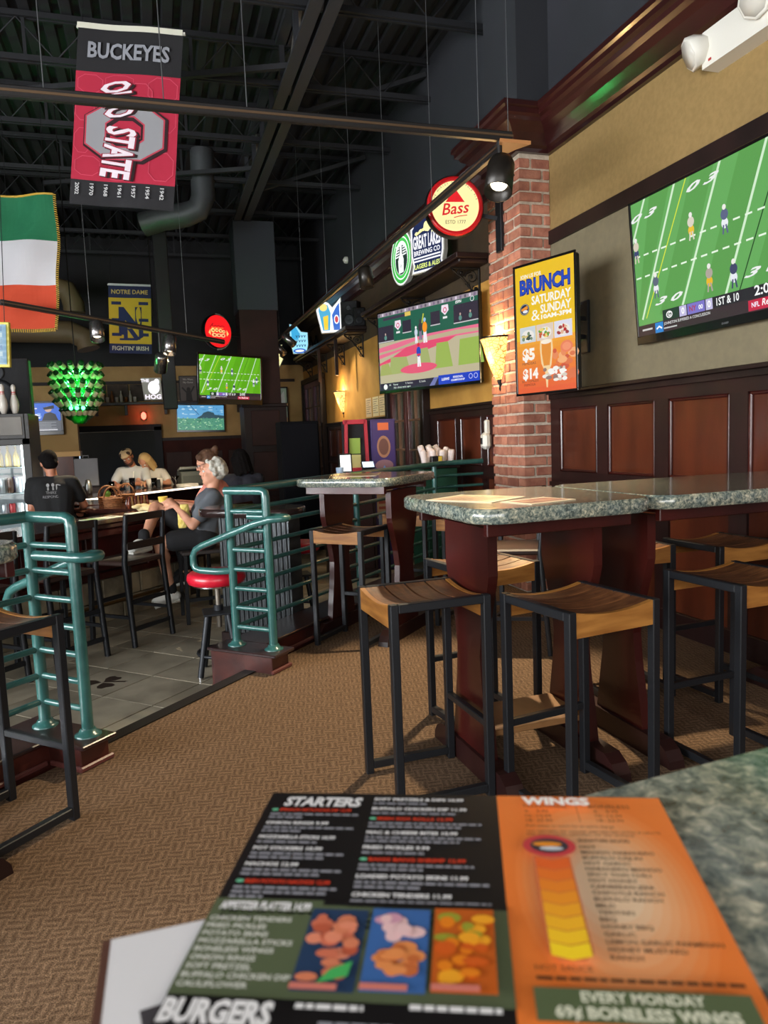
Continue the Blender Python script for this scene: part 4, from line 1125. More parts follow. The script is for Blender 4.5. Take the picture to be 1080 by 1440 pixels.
cutout_sign('lit round green and white bottle sign standing left of the navy brewery sign', FR((2.79, 8.0, 3.31), (.12, -.99, 0), (0, 0, 1)), [(.28 * math.cos(a * PI / 18), .30 * math.sin(a * PI / 18)) for a in range(36)], ov)
def mug(cv):
    o = [(-.19, .10), (-.17, .20), (-.08, .235), (.0, .20), (.06, .13), (.13, .20), (.19, .27), (.19, -.24), (-.12, -.24), (-.17, -.02)]
    cv.poly(o, (246, 248, 250)); cv.poly([(-.16, .09), (-.145, .18), (-.08, .205), (-.01, .17), (.03, .05), (.01, -.21), (-.10, -.21), (-.14, 0)], (60, 160, 200)); cv.poly([(-.09, .0), (-.01, .02), (-.02, -.2), (-.08, -.2)], (240, 196, 40)); cv.disc(-.08, .14, .06, .055, (246, 214, 120))
    cv.poly([(.05, .02), (.12, .14), (.17, .20), (.17, -.21), (.07, -.21)], (36, 96, 190)); cv.disc(.12, -.05, .04, .07, (240, 244, 250)); cv.disc(.12, -.05, .026, .05, (196, 60, 70))
cutout_sign('lit sign of a beer glass and blue sail on the far shelf beside the speakers', FR((2.70, 11.25, 3.20), (.9, -.43, 0), (0, 0, 1)), [(-.2, .10), (-.18, .21), (-.08, .245), (.0, .21), (.06, .14), (.13, .21), (.2, .285), (.2, -.25), (-.13, -.25), (-.18, -.02)], mug)
def blue(cv):
    cv.poly([(-.17, .27), (-.05, .24), (.04, .12), (.16, .10), (.16, -.12), (.12, -.27), (-.12, -.27), (-.17, -.05)], (150, 216, 240)); cv.poly([(-.15, .25), (-.06, .22), (.02, .08), (-.02, -.02), (-.14, -.02)], (60, 160, 206))
    for k in range(3):
        for q in range(4): cv.line([(-.06 + q * .05, .06 - k * .085), (-.045 + q * .05, .02 - k * .085), (-.03 + q * .05, .055 - k * .085)], .011, (30, 60, 100))
    cv.disc(0, -.225, .12, .045, (40, 90, 190)); cv.disc(0, -.225, .085, .022, (236, 240, 226))
cutout_sign('lit pale blue beer sign with dark lettering at the far end of the shelf', FR((2.70, 13.7, 3.20), (.92, -.38, 0), (0, 0, 1)), [(-.18, .28), (-.05, .25), (.04, .13), (.17, .11), (.17, -.12), (.13, -.28), (-.13, -.28), (-.18, -.05)], blue)
def flash(cv):
    cv.poly([(-.1, .2), (.12, .28), (.06, .05), (.13, .0), (-.02, -.28), (-.03, -.05), (-.12, -.02)], (250, 240, 170)); cv.poly([(-.05, .14), (.06, .2), (.02, .02), (.06, -.02), (-.01, -.18), (-.02, -.02), (-.07, 0)], (246, 190, 60))
cutout_sign('small lit yellow and white sign where the long track ends', FR((2.47, 15.0, 2.97), (.95, -.3, 0), (0, 0, 1)), [(-.11, .21), (.13, .29), (.07, .05), (.14, .0), (-.02, -.29), (-.04, -.06), (-.13, -.02)], flash, arm=(2.55, 15.49, 2.97))
def goose(cv):
    cv.text('THE', -.14, .13, .06, (250, 246, 255), al='c', bold=.03); cv.disc(.02, .02, .11, .13, (252, 248, 255)); cv.disc(.08, .13, .05, .06, (252, 248, 255)); cv.text('HOG', 0, -.20, .085, (250, 240, 255), al='c', bold=.03, w=.3)
cutout_sign('white glowing hog sign on the shelf of the back wall', FR((.03, 15.25, 2.44), (1, 0, 0), (0, 0, 1)), [(-.21, .21), (.16, .21), (.17, -.22), (-.17, -.22)], goose)
t = thing('bar_sign', 'oval glowing red sign with gold lettering on the dark column', 'sign', mw=FR((1.05, 11.74, 3.04), (.85, .53, 0), (0, 0, 1)))
MB().lathe([(.0001, -.10), (.22, -.10), (.255, -.08), (.262, -.03), (.25, .0)], 40).obj('drum', black_plastic, t)
cv = Cv(.0006); cv.disc(0, 0, .245, .245, (236, 24, 30), 40); cv.line([(-.15, .05), (-.12, .09), (-.09, .12), (-.11, .08), (-.07, .075), (-.05, .09), (-.02, .075), (.01, .095), (.04, .075), (.08, .09), (.12, .08)], .008, (120, 14, 18)); cv.poly([(-.13, .06), (.10, .06), (.10, .045), (-.12, .04)], (240, 110, 60))
for q, (x, y, a, b) in enumerate(((-.10, .01, .035, .035), (-.03, .015, .03, .03), (.04, .01, .035, .03), (.10, .0, .03, .025), (-.08, -.06, .05, .03), (.0, -.06, .05, .028), (.08, -.06, .045, .03))):
    cv.disc(x, y, a, b, (246, 206 - 6 * q, 120), 14); cv.disc(x + .004, y, a * .4, b * .45, (150, 40, 20), 10)
cv.poly([(-.19, -.03), (-.15, .03), (-.15, -.07)], (240, 190, 110)); cv.poly([(.19, -.03), (.15, .03), (.15, -.07)], (240, 190, 110)); cv.line([(-.09, -.14), (.09, -.14)], .007, (120, 14, 18))
cv.obj('lit_face', sign_glow, t, mw=Matrix.Translation((0, 0, .002)))
_b = t.matrix_world.inverted()
MB(_b).bar((1.13, 11.82, 3.02), (1.42, 12.06, 3.02), .05, .05).obj('arm', black_metal, t)
MB().tube([(.27 * math.cos(a * PI / 12), .27 * math.sin(a * PI / 12), -.04) for a in range(-6, 7)], .012, 6).obj('neon_ring', M('ring_white', L(190, 186, 180), .4), t)

# ================================================================== BANNERS AND FLAG
def wave(w, ax, fx, ay=0.):
    return lambda x, y, z: (x, y, z + ax * math.sin(fx * x / w) + ay * math.sin(5 * y + 2 * x))
def oct_ring(cv, cx, cy, rx, ry, t, col):
    def o(k): return [(cx + sx * rx * k, cy + sy * ry * k) for sx, sy in ((-.45, 1), (.45, 1), (1, .5), (1, -.5), (.45, -1), (-.45, -1), (-1, -.5), (-1, .5))]
    cv.line(o(1 - t / 2), t * min(rx, ry), col, True)
t = thing('team_banner', 'scarlet and black university banner hanging highest under the roof joists', 'banner', mw=FR((-.045, 6.84, 4.10), (.95, -.31, -.11), (0, .06, 1)))
bw_, bh_ = .885, 1.50
cv = Cv(.0008, fine=.05); X = lambda s: (s - .5) * bw_; Yy = lambda s: (s - .5) * bh_
cv.rect(X(0), Yy(0), X(1), Yy(1), (34, 33, 36), 20, 32); cv.rect(X(0), Yy(.14), X(1), Yy(.74), (178, 34, 62), 20, 20)
for cx, cy, rx, ry in ((.14, .675, .12, .05), (.42, .695, .14, .035), (.84, .66, .14, .07), (.89, .50, .09, .07), (.1, .53, .09, .06), (.09, .36, .08, .07), (.15, .22, .12, .055), (.45, .19, .14, .04), (.86, .24, .12, .08), (.63, .61, .12, .08)):
    oct_ring(cv, X(cx), Yy(cy), rx * bw_, ry * bh_, .06, (206, 78, 100))
def octp(cx, cy, rx, ry): return [(X(cx) + sx * rx * bw_, Yy(cy) + sy * ry * bh_) for sx, sy in ((-.45, 1), (.45, 1), (1, .5), (1, -.5), (.45, -1), (-.45, -1), (-1, -.5), (-1, .5))]
for (cx, cy, rx, ry), c in (((.505, .415, .405, .170), (46, 20, 26)), ((.495, .42, .385, .158), (190, 60, 80)), ((.495, .42, .37, .150), (150, 150, 154)), ((.495, .42, .195, .088), (190, 60, 80)), ((.495, .42, .18, .080), (46, 20, 26)), ((.505, .415, .15, .064), (178, 34, 62))): cv.poly(octp(cx, cy, rx, ry), c)
for word, x0, y0, wd, hh, rt in (('OHIO', .25, .675, .29, .30, -78), ('STATE', .335, .45, .42, .30, -96)):
    for c, b, dx, dy in (((40, 18, 22), .075, .022, -.01), ((150, 24, 50), .065, 0, 0), ((238, 226, 234), .03, 0, 0)):
        cv.text(word, X(x0) + dx, Yy(y0) + dy, hh * bw_ * .92, c, w=wd * bw_ * 1.15, bold=b, rot=math.radians(rt))
cv.text('BUCKEYES', 0, Yy(.815), .125, (150, 152, 160), al='c', w=.78 * bw_, bold=.03)
for k, yv in enumerate(('2002', '1970', '1968', '1961', '1957', '1954', '1942')): cv.text(yv, X(.055 + .136 * k), Yy(.118), .032, (206, 206, 206), rot=-PI / 2, w=.10, bold=.02)
cv.rect(X(0), Yy(.968), X(1), Yy(1), (226, 224, 206), 12, 1)
cv.obj('printed_cloth', cloth_print, t, fn=wave(bw_, .007, 9, .006))
MB().bar((X(-.02), Yy(.985), -.006), (X(1.02), Yy(.985), -.006), .02, .02).obj('hanging_rod', white_plastic, t)
for s in (.03, .97): MB().cyl((X(s), Yy(.985), 0), (X(s), Yy(.985) + .62, 0), .003, n=5).obj('hanging_cord', black_plastic, t)
t = thing('team_banner', 'small navy and gold university banner far back above the bar', 'banner', mw=FR((-.23, 11.85, 3.235), (.97, -.2, -.05), (0, .03, 1)))
bw2, bh2 = .62, 1.03
cv = Cv(.0008, fine=.05); X = lambda s: (s - .5) * bw2; Yy = lambda s: (s - .5) * bh2
cv.rect(X(0), Yy(0), X(1), Yy(1), (34, 38, 78), 14, 22); cv.rect(X(0), Yy(.14), X(1), Yy(.80), (204, 164, 44), 14, 14)
nv = (36, 40, 84)
cv.text('N', 0, Yy(.30), .36, nv, al='c', w=.34, bold=.06); cv.poly([(-.16, Yy(.19)), (.10, Yy(.19)), (.19, Yy(.24)), (.19, Yy(.38)), (.10, Yy(.43)), (-.16, Yy(.43)), (-.16, Yy(.40)), (-.10, Yy(.40)), (-.10, Yy(.22)), (-.16, Yy(.22))], nv); cv.poly([(-.04, Yy(.225)), (.08, Yy(.225)), (.125, Yy(.25)), (.125, Yy(.37)), (.08, Yy(.395)), (-.04, Yy(.395))], (204, 164, 44)); cv.poly([(-.05, Yy(.36)), (.03, Yy(.36)), (.15, Yy(.2)), (.07, Yy(.2))], nv)
for sx in (-1, 1):
    for yy in (.25, .46, .70): cv.rect(sx * .20 - .07, Yy(yy), sx * .20 + .07, Yy(yy + .045), nv)
cv.text('NOTRE DAME', 0, Yy(.855), .062, (202, 170, 100), al='c', w=.86 * bw2, bold=.02); cv.text("FIGHTIN' IRISH", 0, Yy(.045), .06, (202, 190, 170), al='c', w=.86 * bw2, bold=.02); cv.rect(X(0), Yy(.97), X(1), Yy(1), (206, 206, 206))
cv.obj('printed_cloth', cloth_print, t, fn=wave(bw2, .007, 7, .005))
MB().bar((X(-.02), Yy(.985), -.004), (X(1.02), Yy(.985), -.004), .02, .02).obj('hanging_rod', white_plastic, t)
for s in (.03, .97): MB().cyl((X(s), Yy(.985), 0), (X(s) + .05, 2.13, 0), .003, n=5).obj('hanging_cord', black_plastic, t)
t = thing('flag', 'hanging flag in green, white and orange-red with gold fringe, upper left', 'flag', mw=FR((-1.325, 8.62, 3.275), (.95, -.3, -.03), (.03, .02, 1)))
fw, fh = .97, 1.36
cv = Cv(.0002)
for k, c in enumerate(((196, 70, 40), (206, 204, 208), (24, 108, 70))): cv.rect(-fw / 2, -fh / 2 + fh * k / 3, fw / 2, -fh / 2 + fh * (k + 1) / 3, c, 24, 10)
sag = lambda x, y, z: (x + .02 * math.sin(2.5 * y), y, z + .035 * math.sin(3.2 * (x - .35 * y) / fw * 3) + .02 * math.sin(9 * y + 5 * x))
cv.obj('cloth', cloth_print, t, fn=sag)
gold = M('gold_fringe', L(206, 164, 60), .6)
mb = MB()
for k in range(66):
    y = -fh / 2 + fh * k / 65; p = sag(fw / 2, y, 0); mb.tube([p, (p[0] + .03, p[1] - .012, p[2])], .006, 4)
for k in range(48):
    x = -fw / 2 + fw * k / 47; p = sag(x, -fh / 2, 0); mb.tube([p, (p[0] + .004, p[1] - .035, p[2])], .006, 4)
o = mb.obj('fringe', gold, t); o['kind'] = 'stuff'
mb = MB(); mb.tube([sag(-fw / 2 + fw * k / 12, fh / 2, 0) for k in range(13)], .012, 6); mb.obj('hem', gold, t)
for s in (-.4, 0, .4): MB().cyl((s, fh / 2, 0), (s, 2.1, .03), .003, n=5).obj('hanging_cord', black_plastic, t)

# ================================================================== TRACKS AND LAMPS
track_m = M('track_black', L(44, 42, 42), .4, .3)
def track(label, a, b, wires=()):
    t = thing('light_track', label, 'light track', a)
    d = Vector(b) - Vector(a)
    MB().bar((0, 0, 0), d, .042, .055, .006).obj('rail', track_m, t)
    for s in (-1, 1):
        n = Vector((-d.y, d.x, 0)).normalized() * .0235 * s
        MB().bar(n, n + d, .006, .012).obj('contact_edge', M('track_edge', L(120, 96, 74), .35, .6), t)
    for k in wires:
        p = d * k; MB().cyl(p, (p.x, p.y, CZ - a[2] + .02), .003, n=5).obj('suspension_wire', steel, t)
    return t
JX, JY, JZ = 2.13, 4.06, 3.045
track('long black light track crossing in front of the banners', (JX, JY, JZ), (-4.9, JY, JZ), (.03, .22, .28, .36, .5))
track('black light track running back along the right wall from the pillar corner', (JX, JY + .04, JZ), (JX, 14.6, JZ), (.0, .12, .23, .34, .46, .6, .8))
t = thing('track_corner', 'pale wooden corner block where the two light tracks meet', 'track connector', (JX, JY, JZ))
MB().prism([(-.10, -.05), (.10, -.05), (.05, .04), (.03, .10), (-.04, .10)], -.05, -.03).obj('corner_plate', M('corner_wood', L(190, 130, 80), .5), t)
pb0, pb1 = (-1.365, 8.154, 2.79), (.9, 9.35, 2.56)
track('thin black light track over the bar crossing below the flag', pb0, pb1, (.35, .8))

def spotlight(label, top, direction, length, rad, body, power=0, cone=60, col=(1, .80, .52), glow=9, drop=0.):
    """a can on a yoke with its own lamp"""
    t = thing('track_spotlight', label, 'spotlight', top, group=None)
    d = Vector(direction).normalized(); c = Vector((0, 0, -.10 - drop)); dz = -drop
    MB().cyl((0, 0, 0), (0, 0, -.05 + dz), .016, n=10).obj('stem', track_m, t)
    MB().tube([(0, 0, -.05 + dz), (rad * .8, 0, -.06 + dz), (rad * 1.08, 0, -.10 + dz)], .008, 6).obj('yoke', track_m, t)
    MB().lathe([(rad * .25, -length * .45), (rad * .8, -length * .42), (rad * .95, -length * .3), (rad, length * .5), (rad * .93, length * .5), (rad * .9, length * .3), (.0001, length * .25)], 22, c, d).obj('can', body, t)
    MB().lathe([(.0001, length * .30), (rad * .55, length * .30), (rad * .6, length * .27)], 18, c, d).obj('lamp', EM('lamp_warm', (1, .86, .6, 1), glow), t)
    if power:
        l = bpy.data.lights.new('lamp_light', 'SPOT'); l.energy = power; l.spot_size = math.radians(cone); l.spot_blend = .5; l.color = col; l.shadow_soft_size = .04
        o = bpy.data.objects.new('lamp_light', l); COL.objects.link(o); o.parent = t
        o.location = c + d * (length * .52); o.rotation_euler = d.to_track_quat('-Z', 'Y').to_euler()
    return t
dark_can = M('can_black', L(40, 36, 32), .35, .4)
chrome_can = M('can_chrome', L(150, 146, 146), .25, .9)
spotlight('black track spotlight shining warm light, nearest, in front of the pillar', (2.055, 4.07, 3.02), (-.75, -.85, -2.3), .25, .084, dark_can, 420, 62, drop=.09)
spotlight('black track spotlight left of the green oval sign', (JX, 7.22, 3.02), (.05, -.12, -1), .22, .075, dark_can, 45, 80)
spotlight('chrome track spotlight tilted down by the pale blue sign', (JX, 11.7, 3.01), (.5, -.35, -.55), .26, .062, chrome_can, 70, 70)
spotlight('chrome track spotlight at the far end of the track, beside the column', (JX, 12.6, 2.98), (.45, -.3, -.6), .26, .062, chrome_can, 60, 70)
for k, (p, lb) in enumerate((((-.52, 8.60, 2.69), 'chrome can light hanging below the orange stripe of the flag'), ((.24, 9.0, 2.61), 'upper chrome can light hanging right of the navy banner'), ((.13, 8.945, 2.62), 'lower chrome can light hanging right of the navy banner'))):
    spotlight(lb, p, ((.05, -.45, -1), (-.12, -.35, -1), (-.15, .8, -1))[k], .24, .075, chrome_can, (340, 280, 240)[k], 62, drop=(0, .02, .24)[k])
# wall sconces
def sconce(label, x, y, z, nx, power):
    t = thing('wall_sconce', label, 'wall lamp', mw=FR((x, y, z), (0, -1, 0), (0, 0, 1)))
    amber = bpy.data.materials.get('sconce_glass')
    if amber is None:
        amber = bpy.data.materials.new('sconce_glass'); amber.use_nodes = True
        nt = amber.node_tree; b = nt.nodes['Principled BSDF']; N = nt.nodes.new
        tc = N('ShaderNodeTexCoord'); vo = N('ShaderNodeTexVoronoi'); vo.feature = 'DISTANCE_TO_EDGE'; vo.inputs['Scale'].default_value = 26
        nt.links.new(tc.outputs['Object'], vo.inputs['Vector'])
        r = N('ShaderNodeValToRGB'); e = r.color_ramp.elements; e[0].position = .02; e[0].color = L(120, 60, 14); e[1].position = .09; e[1].color = L(255, 214, 130)
        nt.links.new(vo.outputs['Distance'], r.inputs[0]); nt.links.new(r.outputs[0], b.inputs['Emission Color']); b.inputs['Emission Strength'].default_value = 1.7
        b.inputs['Base Color'].default_value = L(200, 140, 60)
    T = Matrix.Rotation(-PI / 2, 4, 'X')
    mb = MB(T); n = 20; prof = [(.034, -.20), (.072, -.12), (.108, -.02), (.136, .08), (.158, .14)]
    vs = []; 
    for r_, zz in prof:
        for k in range(n + 1):
            a = PI * k / n; vs.append((r_ * math.cos(a), -r_ * math.sin(a), zz))
    m = n + 1
    mb.add(vs, [(i * m + k, i * m + k + 1, (i + 1) * m + k + 1, (i + 1) * m + k) for i in range(len(prof) - 1) for k in range(n)], True)
    mb.obj('glass_shade', amber, t)
    MB(T).tube([(.160 * math.cos(PI * k / n), -.160 * math.sin(PI * k / n), .145) for k in range(n + 1)], .009, 6).obj('top_band', iron, t)
    MB(T).lathe([(.0001, -.30), (.012, -.28), (.008, -.25), (.026, -.22), (.024, -.195), (.0001, -.19)], 12).obj('finial', iron, t)
    MB(T).box((0, -.006, -.02), (.07, .012, .36), .004).obj('back_plate', iron, t)
    l = bpy.data.lights.new('lamp_light', 'POINT'); l.energy = power; l.color = (1, .66, .28); l.shadow_soft_size = .05
    o = bpy.data.objects.new('lamp_light', l); COL.objects.link(o); o.parent = t; o.location = (0, .17, .07)
    l2 = bpy.data.lights.new('lamp_light', 'POINT'); l2.energy = power * .5; l2.color = (1, .66, .28); l2.shadow_soft_size = .06
    o = bpy.data.objects.new('lamp_light', l2); COL.objects.link(o); o.parent = t; o.location = (0, -.05, .17)
sconce('amber mosaic glass wall sconce glowing on the brick pillar', PX, 5.68, 1.96, 0, 20)
sconce('amber glass wall sconce glowing on the far yellow wall', WX, 12.15, 1.96, 0, 12)
t = thing('wall_lamp', 'small glowing red lamp on the back wall', 'wall lamp', (-.18, 15.43, 1.92))
MB().ell((0, 0, 0), (.05, .05, .075), 14, 10).obj('bulb', EM('red_bulb', (1, .08, .05, 1), 7), t); MB().box((0, .045, 0), (.10, .03, .16), .01).obj('base', iron, t)
l = bpy.data.lights.new('lamp_light', 'POINT'); l.energy = .8; l.color = (1, .06, .04); l.shadow_soft_size = .05
o = bpy.data.objects.new('lamp_light', l); COL.objects.link(o); o.parent = t; o.location = (0, -.12, 0)
# emergency light
t = thing('emergency_light', 'white emergency light with two square lamp heads, top right corner', 'emergency light', (WX, 3.20, 3.33))
MB().prism([(-.28, -.09), (.22, -.09), (.28, -.06), (.28, .08), (.22, .10), (-.28, .10)], 0, .11, FR((0, 0, 0), (0, -1, 0), (0, 0, 1))).obj('housing', white_plastic, t)
for y, z in ((.30, .02), (-.13, .06)):
    d = Vector((-.75, .35 if y > 0 else -.1, -.35)).normalized()
    h = MB().lathe([(.02, -.09), (.06, -.05), (.085, .0), (.09, .05), (.082, .055), (.0001, .045)], 8, (-.12, y, z), d).obj('lamp_head', white_plastic, t)
    MB().lathe([(.0001, .058), (.074, .058), (.074, .05)], 8, (-.12, y, z), d).obj('lens', M('lens_plastic', L(210, 206, 196), .15), h)
    MB().cyl((-.02, y * .9, z), (-.09, y, z), .02, n=8).obj('swivel', white_plastic, t)
MB().box((-.111, .22, -.06), (.004, .02, .012)).obj('test_button', M('button_red', L(170, 30, 30), .4), t)
t = thing('dome_camera', 'small white dome camera on the dark upper wall', 'camera', (WX, 11.5, 4.12))
MB().lathe([(.055, 0), (.055, .03), (.045, .05), (.0001, .075)], 14, (0, 0, 0), (-1, 0, 0)).obj('dome', white_plastic, t)
t = thing('hand_dispenser', 'small white wall dispenser beside the brick pillar', 'dispenser', (WX - .03, 6.42, 1.24))
MB().box((-.04, 0, 0), (.09, .11, .16), .03).obj('body', white_plastic, t); MB().box((-.03, -.01, .13), (.05, .05, .14), .012).obj('refill', white_plastic, t); MB().box((-.088, 0, 0), (.006, .045, .06), .002).obj('window', black_plastic, t)

# ================================================================== WALL SHELVES with iron brackets
shelf_wood = M('shelf_wood', L(40, 24, 22), .4, 0, L(28, 18, 17), 4)
def spiral(c, r, turns, a0, flip=1, n=16):
    return [(c[0] + r * (1 - .75 * k / n) * math.cos(a0 + flip * turns * 2 * PI * k / n), c[1] + r * (1 - .75 * k / n) * math.sin(a0 + flip * turns * 2 * PI * k / n)) for k in range(n + 1)]
def iron_bracket():
    """scrolled bracket in the plane out from the wall: x = out from wall, z = down from the shelf"""
    mb = MB(); P = lambda pts: [(-x, 0, y) for x, y in pts]
    mb.tube(P([(.01, 0), (.01, -.34)]), .011, 6); mb.tube(P([(.01, -.008), (.30, -.008)]), .011, 6)
    mb.tube(P([(.29, -.02), (.24, -.06), (.18, -.10), (.12, -.17), (.06, -.26), (.02, -.33)]), .010, 6)
    for c, r, t, a, f in (((.09, -.09), .07, 1.4, 0, 1), ((.20, -.05), .035, 1.3, 2, -1), ((.05, -.20), .036, 1.3, 1, -1), ((.045, -.30), .03, 1.2, 3, 1), ((.13, -.16), .025, 1.2, 0, 1)):
        mb.tube(P(spiral(c, r, t, a, f)), .0065, 5)
    for c in ((.09, -.09), (.2, -.05), (.05, -.2)): mb.ell((-c[0], 0, c[1]), .014, 8, 6)
    return mb
IBR = iron_bracket().mesh('iron_bracket')
def wall_shelf(label, y0, y1, z, brs, posts):
    t = thing('wall_shelf', label, 'shelf', (WX, y0, z))
    MB().box((-.165, (y1 - y0) / 2, 0), (.33, y1 - y0, .05), .006).obj('shelf_board', shelf_wood, t)
    MB().box((-.15, (y1 - y0) / 2, -.045), (.30, y1 - y0 - .04, .04), .012).obj('edge_moulding', shelf_wood, t)
    for y in brs: link('scroll_bracket', IBR, iron, t, loc=(-.005, y - y0, -.07))
    for y in posts: MB().box((-.29, y - y0, -.34), (.05, .045, .56), .005).obj('hanging_post', shelf_wood, t)
wall_shelf('long dark wall shelf with scrolled iron brackets holding the speakers', 10.55, 14.8, 2.93, (10.75, 11.9, 13.2, 14.5), (11.35, 12.6))
wall_shelf('dark wall shelf with iron brackets over the baseball television', 6.40, 9.7, 2.965, (6.6, 8.1, 9.5), ())
for k in range(3):
    t = thing('bottle', 'dark bottle with pale label on the far shelf end, %s of three' % ('leftmost', 'middle', 'rightmost')[k], 'bottle', (2.92 + .07 * k, 14.2 - .16 * k, 2.957), group='bottles on the far shelf')
    MB().lathe([(.0001, 0), (.05, 0), (.055, .02), (.055, .19), (.02, .26), (.018, .33), (.0001, .332)], 12).obj('bottle_glass', M('bottle_dark', L(26, 30, 34), .2), t); MB().lathe([(.0558, .05), (.0558, .15)], 12, caps=False).obj('label', M('label_grey', L(170, 172, 176), .6), t)
def speaker(label, mw, w, h, d):
    t = thing('loudspeaker', label, 'loudspeaker', mw=mw)
    MB().box((0, h / 2, -d / 2), (w, h, d), .01).obj('cabinet', black_plastic, t)
    MB().box((0, h / 2, .004), (w - .03, h - .03, .012), .004).obj('grille', M('grille', L(22, 22, 25), .8, bump=.4, bscale=300), t)
    for y, r in ((.32 * h, .3 * w), (.75 * h, .14 * w)): MB().lathe([(r, 0), (r, .006), (r * .8, .008), (.0001, .003)], 18, (0, y, .009)).obj('cone_ring', dark_steel, t)
speaker('larger black loudspeaker on the far wall shelf', FR((2.90, 10.80, 2.956), (.8, -.6, 0), (0, 0, 1)), .27, .40, .22)
speaker('smaller black loudspeaker on the near end of the far wall shelf', FR((3.0, 10.58, 2.956), (1, -.1, 0), (0, 0, 1)), .18, .27, .05)
speaker('tall dark loudspeaker on top of the drinks cooler behind the bowling pins', FR((-1.50, 8.35, 1.69), (1, .05, 0), (0, 0, 1)), .62, .58, .25)
# notices, picture and board on the far right wall
for k, (y, lb) in enumerate(((10.62, 'paper notice on the yellow wall, leftmost of three by the red doors'), (10.26, 'paper notice on the yellow wall, middle one of three by the red doors'), (9.93, 'paper notice on the yellow wall, nearest the red doors of three'))):
    t = thing('notice', lb, 'notice', mw=FR((WX - .003, y, 1.76), (0, -1, 0), (0, 0, 1)), group='wall notices')
    cv = Cv(); cv.rect(-.15, -.14, .15, .14, ((226, 200, 160), (232, 214, 170), (230, 206, 160))[k])
    for q in range(7): cv.rect(-.12, .10 - q * .032, .12 - .05 * (q % 3), .108 - q * .032, (120, 100, 90))
    cv.obj('sheet', print_matte, t)
t = thing('paddle_board', 'tall narrow dark wooden board leaning on the far right wall', 'board', (WX - .12, 13.35, 1.62))
MB().prism([(.13 * math.sin(PI * k / 12) * (1 if k < 12 else 1), -.0 + 1.1 * k / 12) for k in range(13)] + [(-.13 * math.sin(PI * k / 12), 1.1 * k / 12) for k in range(11, 0, -1)], -.02, .02, FR((0, 0, 0), (-.2, -1, 0), (.06, .2, 1))).obj('board', M('board_grey', L(74, 66, 62), .6, 0, L(54, 48, 46), 5), t)
t = thing('framed_print', 'framed print of pale green shapes on the back wall beside the dark column', 'picture', mw=FR((2.56, 15.44, 2.06), (1, 0, 0), (0, 0, 1)))
for c, d in (((0, .37, 0), (.36, .03, .03)), ((0, -.37, 0), (.36, .03, .03)), ((-.165, 0, 0), (.03, .74, .03)), ((.165, 0, 0), (.03, .74, .03))): MB().box(c, d, .004).obj('frame', walnut_dk, t)
cv = Cv(); cv.rect(-.15, -.36, .15, .36, (180, 206, 190)); cv.poly([(-.1, -.3), (.02, -.32), (.08, .1), (.02, .3), (-.06, .25)], (90, 150, 110)); cv.poly([(.0, .0), (.12, .05), (.1, .3), (.02, .2)], (226, 234, 232)); cv.rect(-.15, -.36, .15, -.26, (200, 160, 120))
cv.obj('print', print_matte, t)
t = thing('framed_poster', 'framed black poster with a dark figure behind the football television', 'picture', mw=FR((.72, 15.44, 2.42), (1, 0, 0), (0, 0, 1)))
MB().box((0, 0, -.01), (.36, .56, .02), .004).obj('frame', black_plastic, t)
cv = Cv(); cv.rect(-.16, -.26, .16, .26, (92, 84, 82)); cv.disc(0, .0, .04, .05, (22, 20, 22)); cv.poly([(-.06, -.24), (.07, -.24), (.05, -.03), (-.05, -.03)], (24, 22, 24)); cv.line([(-.05, -.04), (-.12, .04)], .03, (24, 22, 24)); cv.line([(.05, -.04), (.11, .06)], .03, (24, 22, 24)); cv.text('We Want', 0, .19, .035, (220, 216, 210), al='c'); cv.text('My Game', 0, .13, .035, (220, 216, 210), al='c')
cv.obj('print', print_matte, t, mw=Matrix.Translation((0, 0, .002)))
# ledge on the back wall and its bottles
t = thing('wall_shelf', 'dark ledge shelf with square brackets along the back wall', 'shelf', (-1.5, BY, 2.16))
MB().box((1.75, -.14, 0), (3.5, .28, .05), .006).obj('shelf_board', shelf_wood, t)
for x in (.45, 1.0, 1.75, 3.2): 
    MB().box((x, -.06, -.12), (.06, .12, .20), .005).obj('corbel', shelf_wood, t)
for k in range(9):
    x = -1.0 + .085 * k
    o = MB().lathe([(.0001, 0), (.028, 0), (.03, .02), (.03, .13), (.012, .18), (.012, .23), (.0001, .235)] if k % 2 else [(.0001, 0), (.03, 0), (.035, .10), (.034, .11), (.0001, .105)], 10, (x, 15.38, 2.186)).obj('bottle' if k % 2 else 'glass', M('ledge_glass', L(190, 186, 176), .15, 0) if k % 3 else M('ledge_brown', L(120, 78, 44), .25), None)
    tag(o, '%s on the back wall ledge, %s from the left in the row' % ('slim bottle' if k % 2 else 'short glass', ('first', 'second', 'third', 'fourth', 'fifth', 'sixth', 'seventh', 'eighth', 'ninth')[k]), 'bottle' if k % 2 else 'glass', 'bottles on the back ledge' if k % 2 else 'glasses on the back ledge')

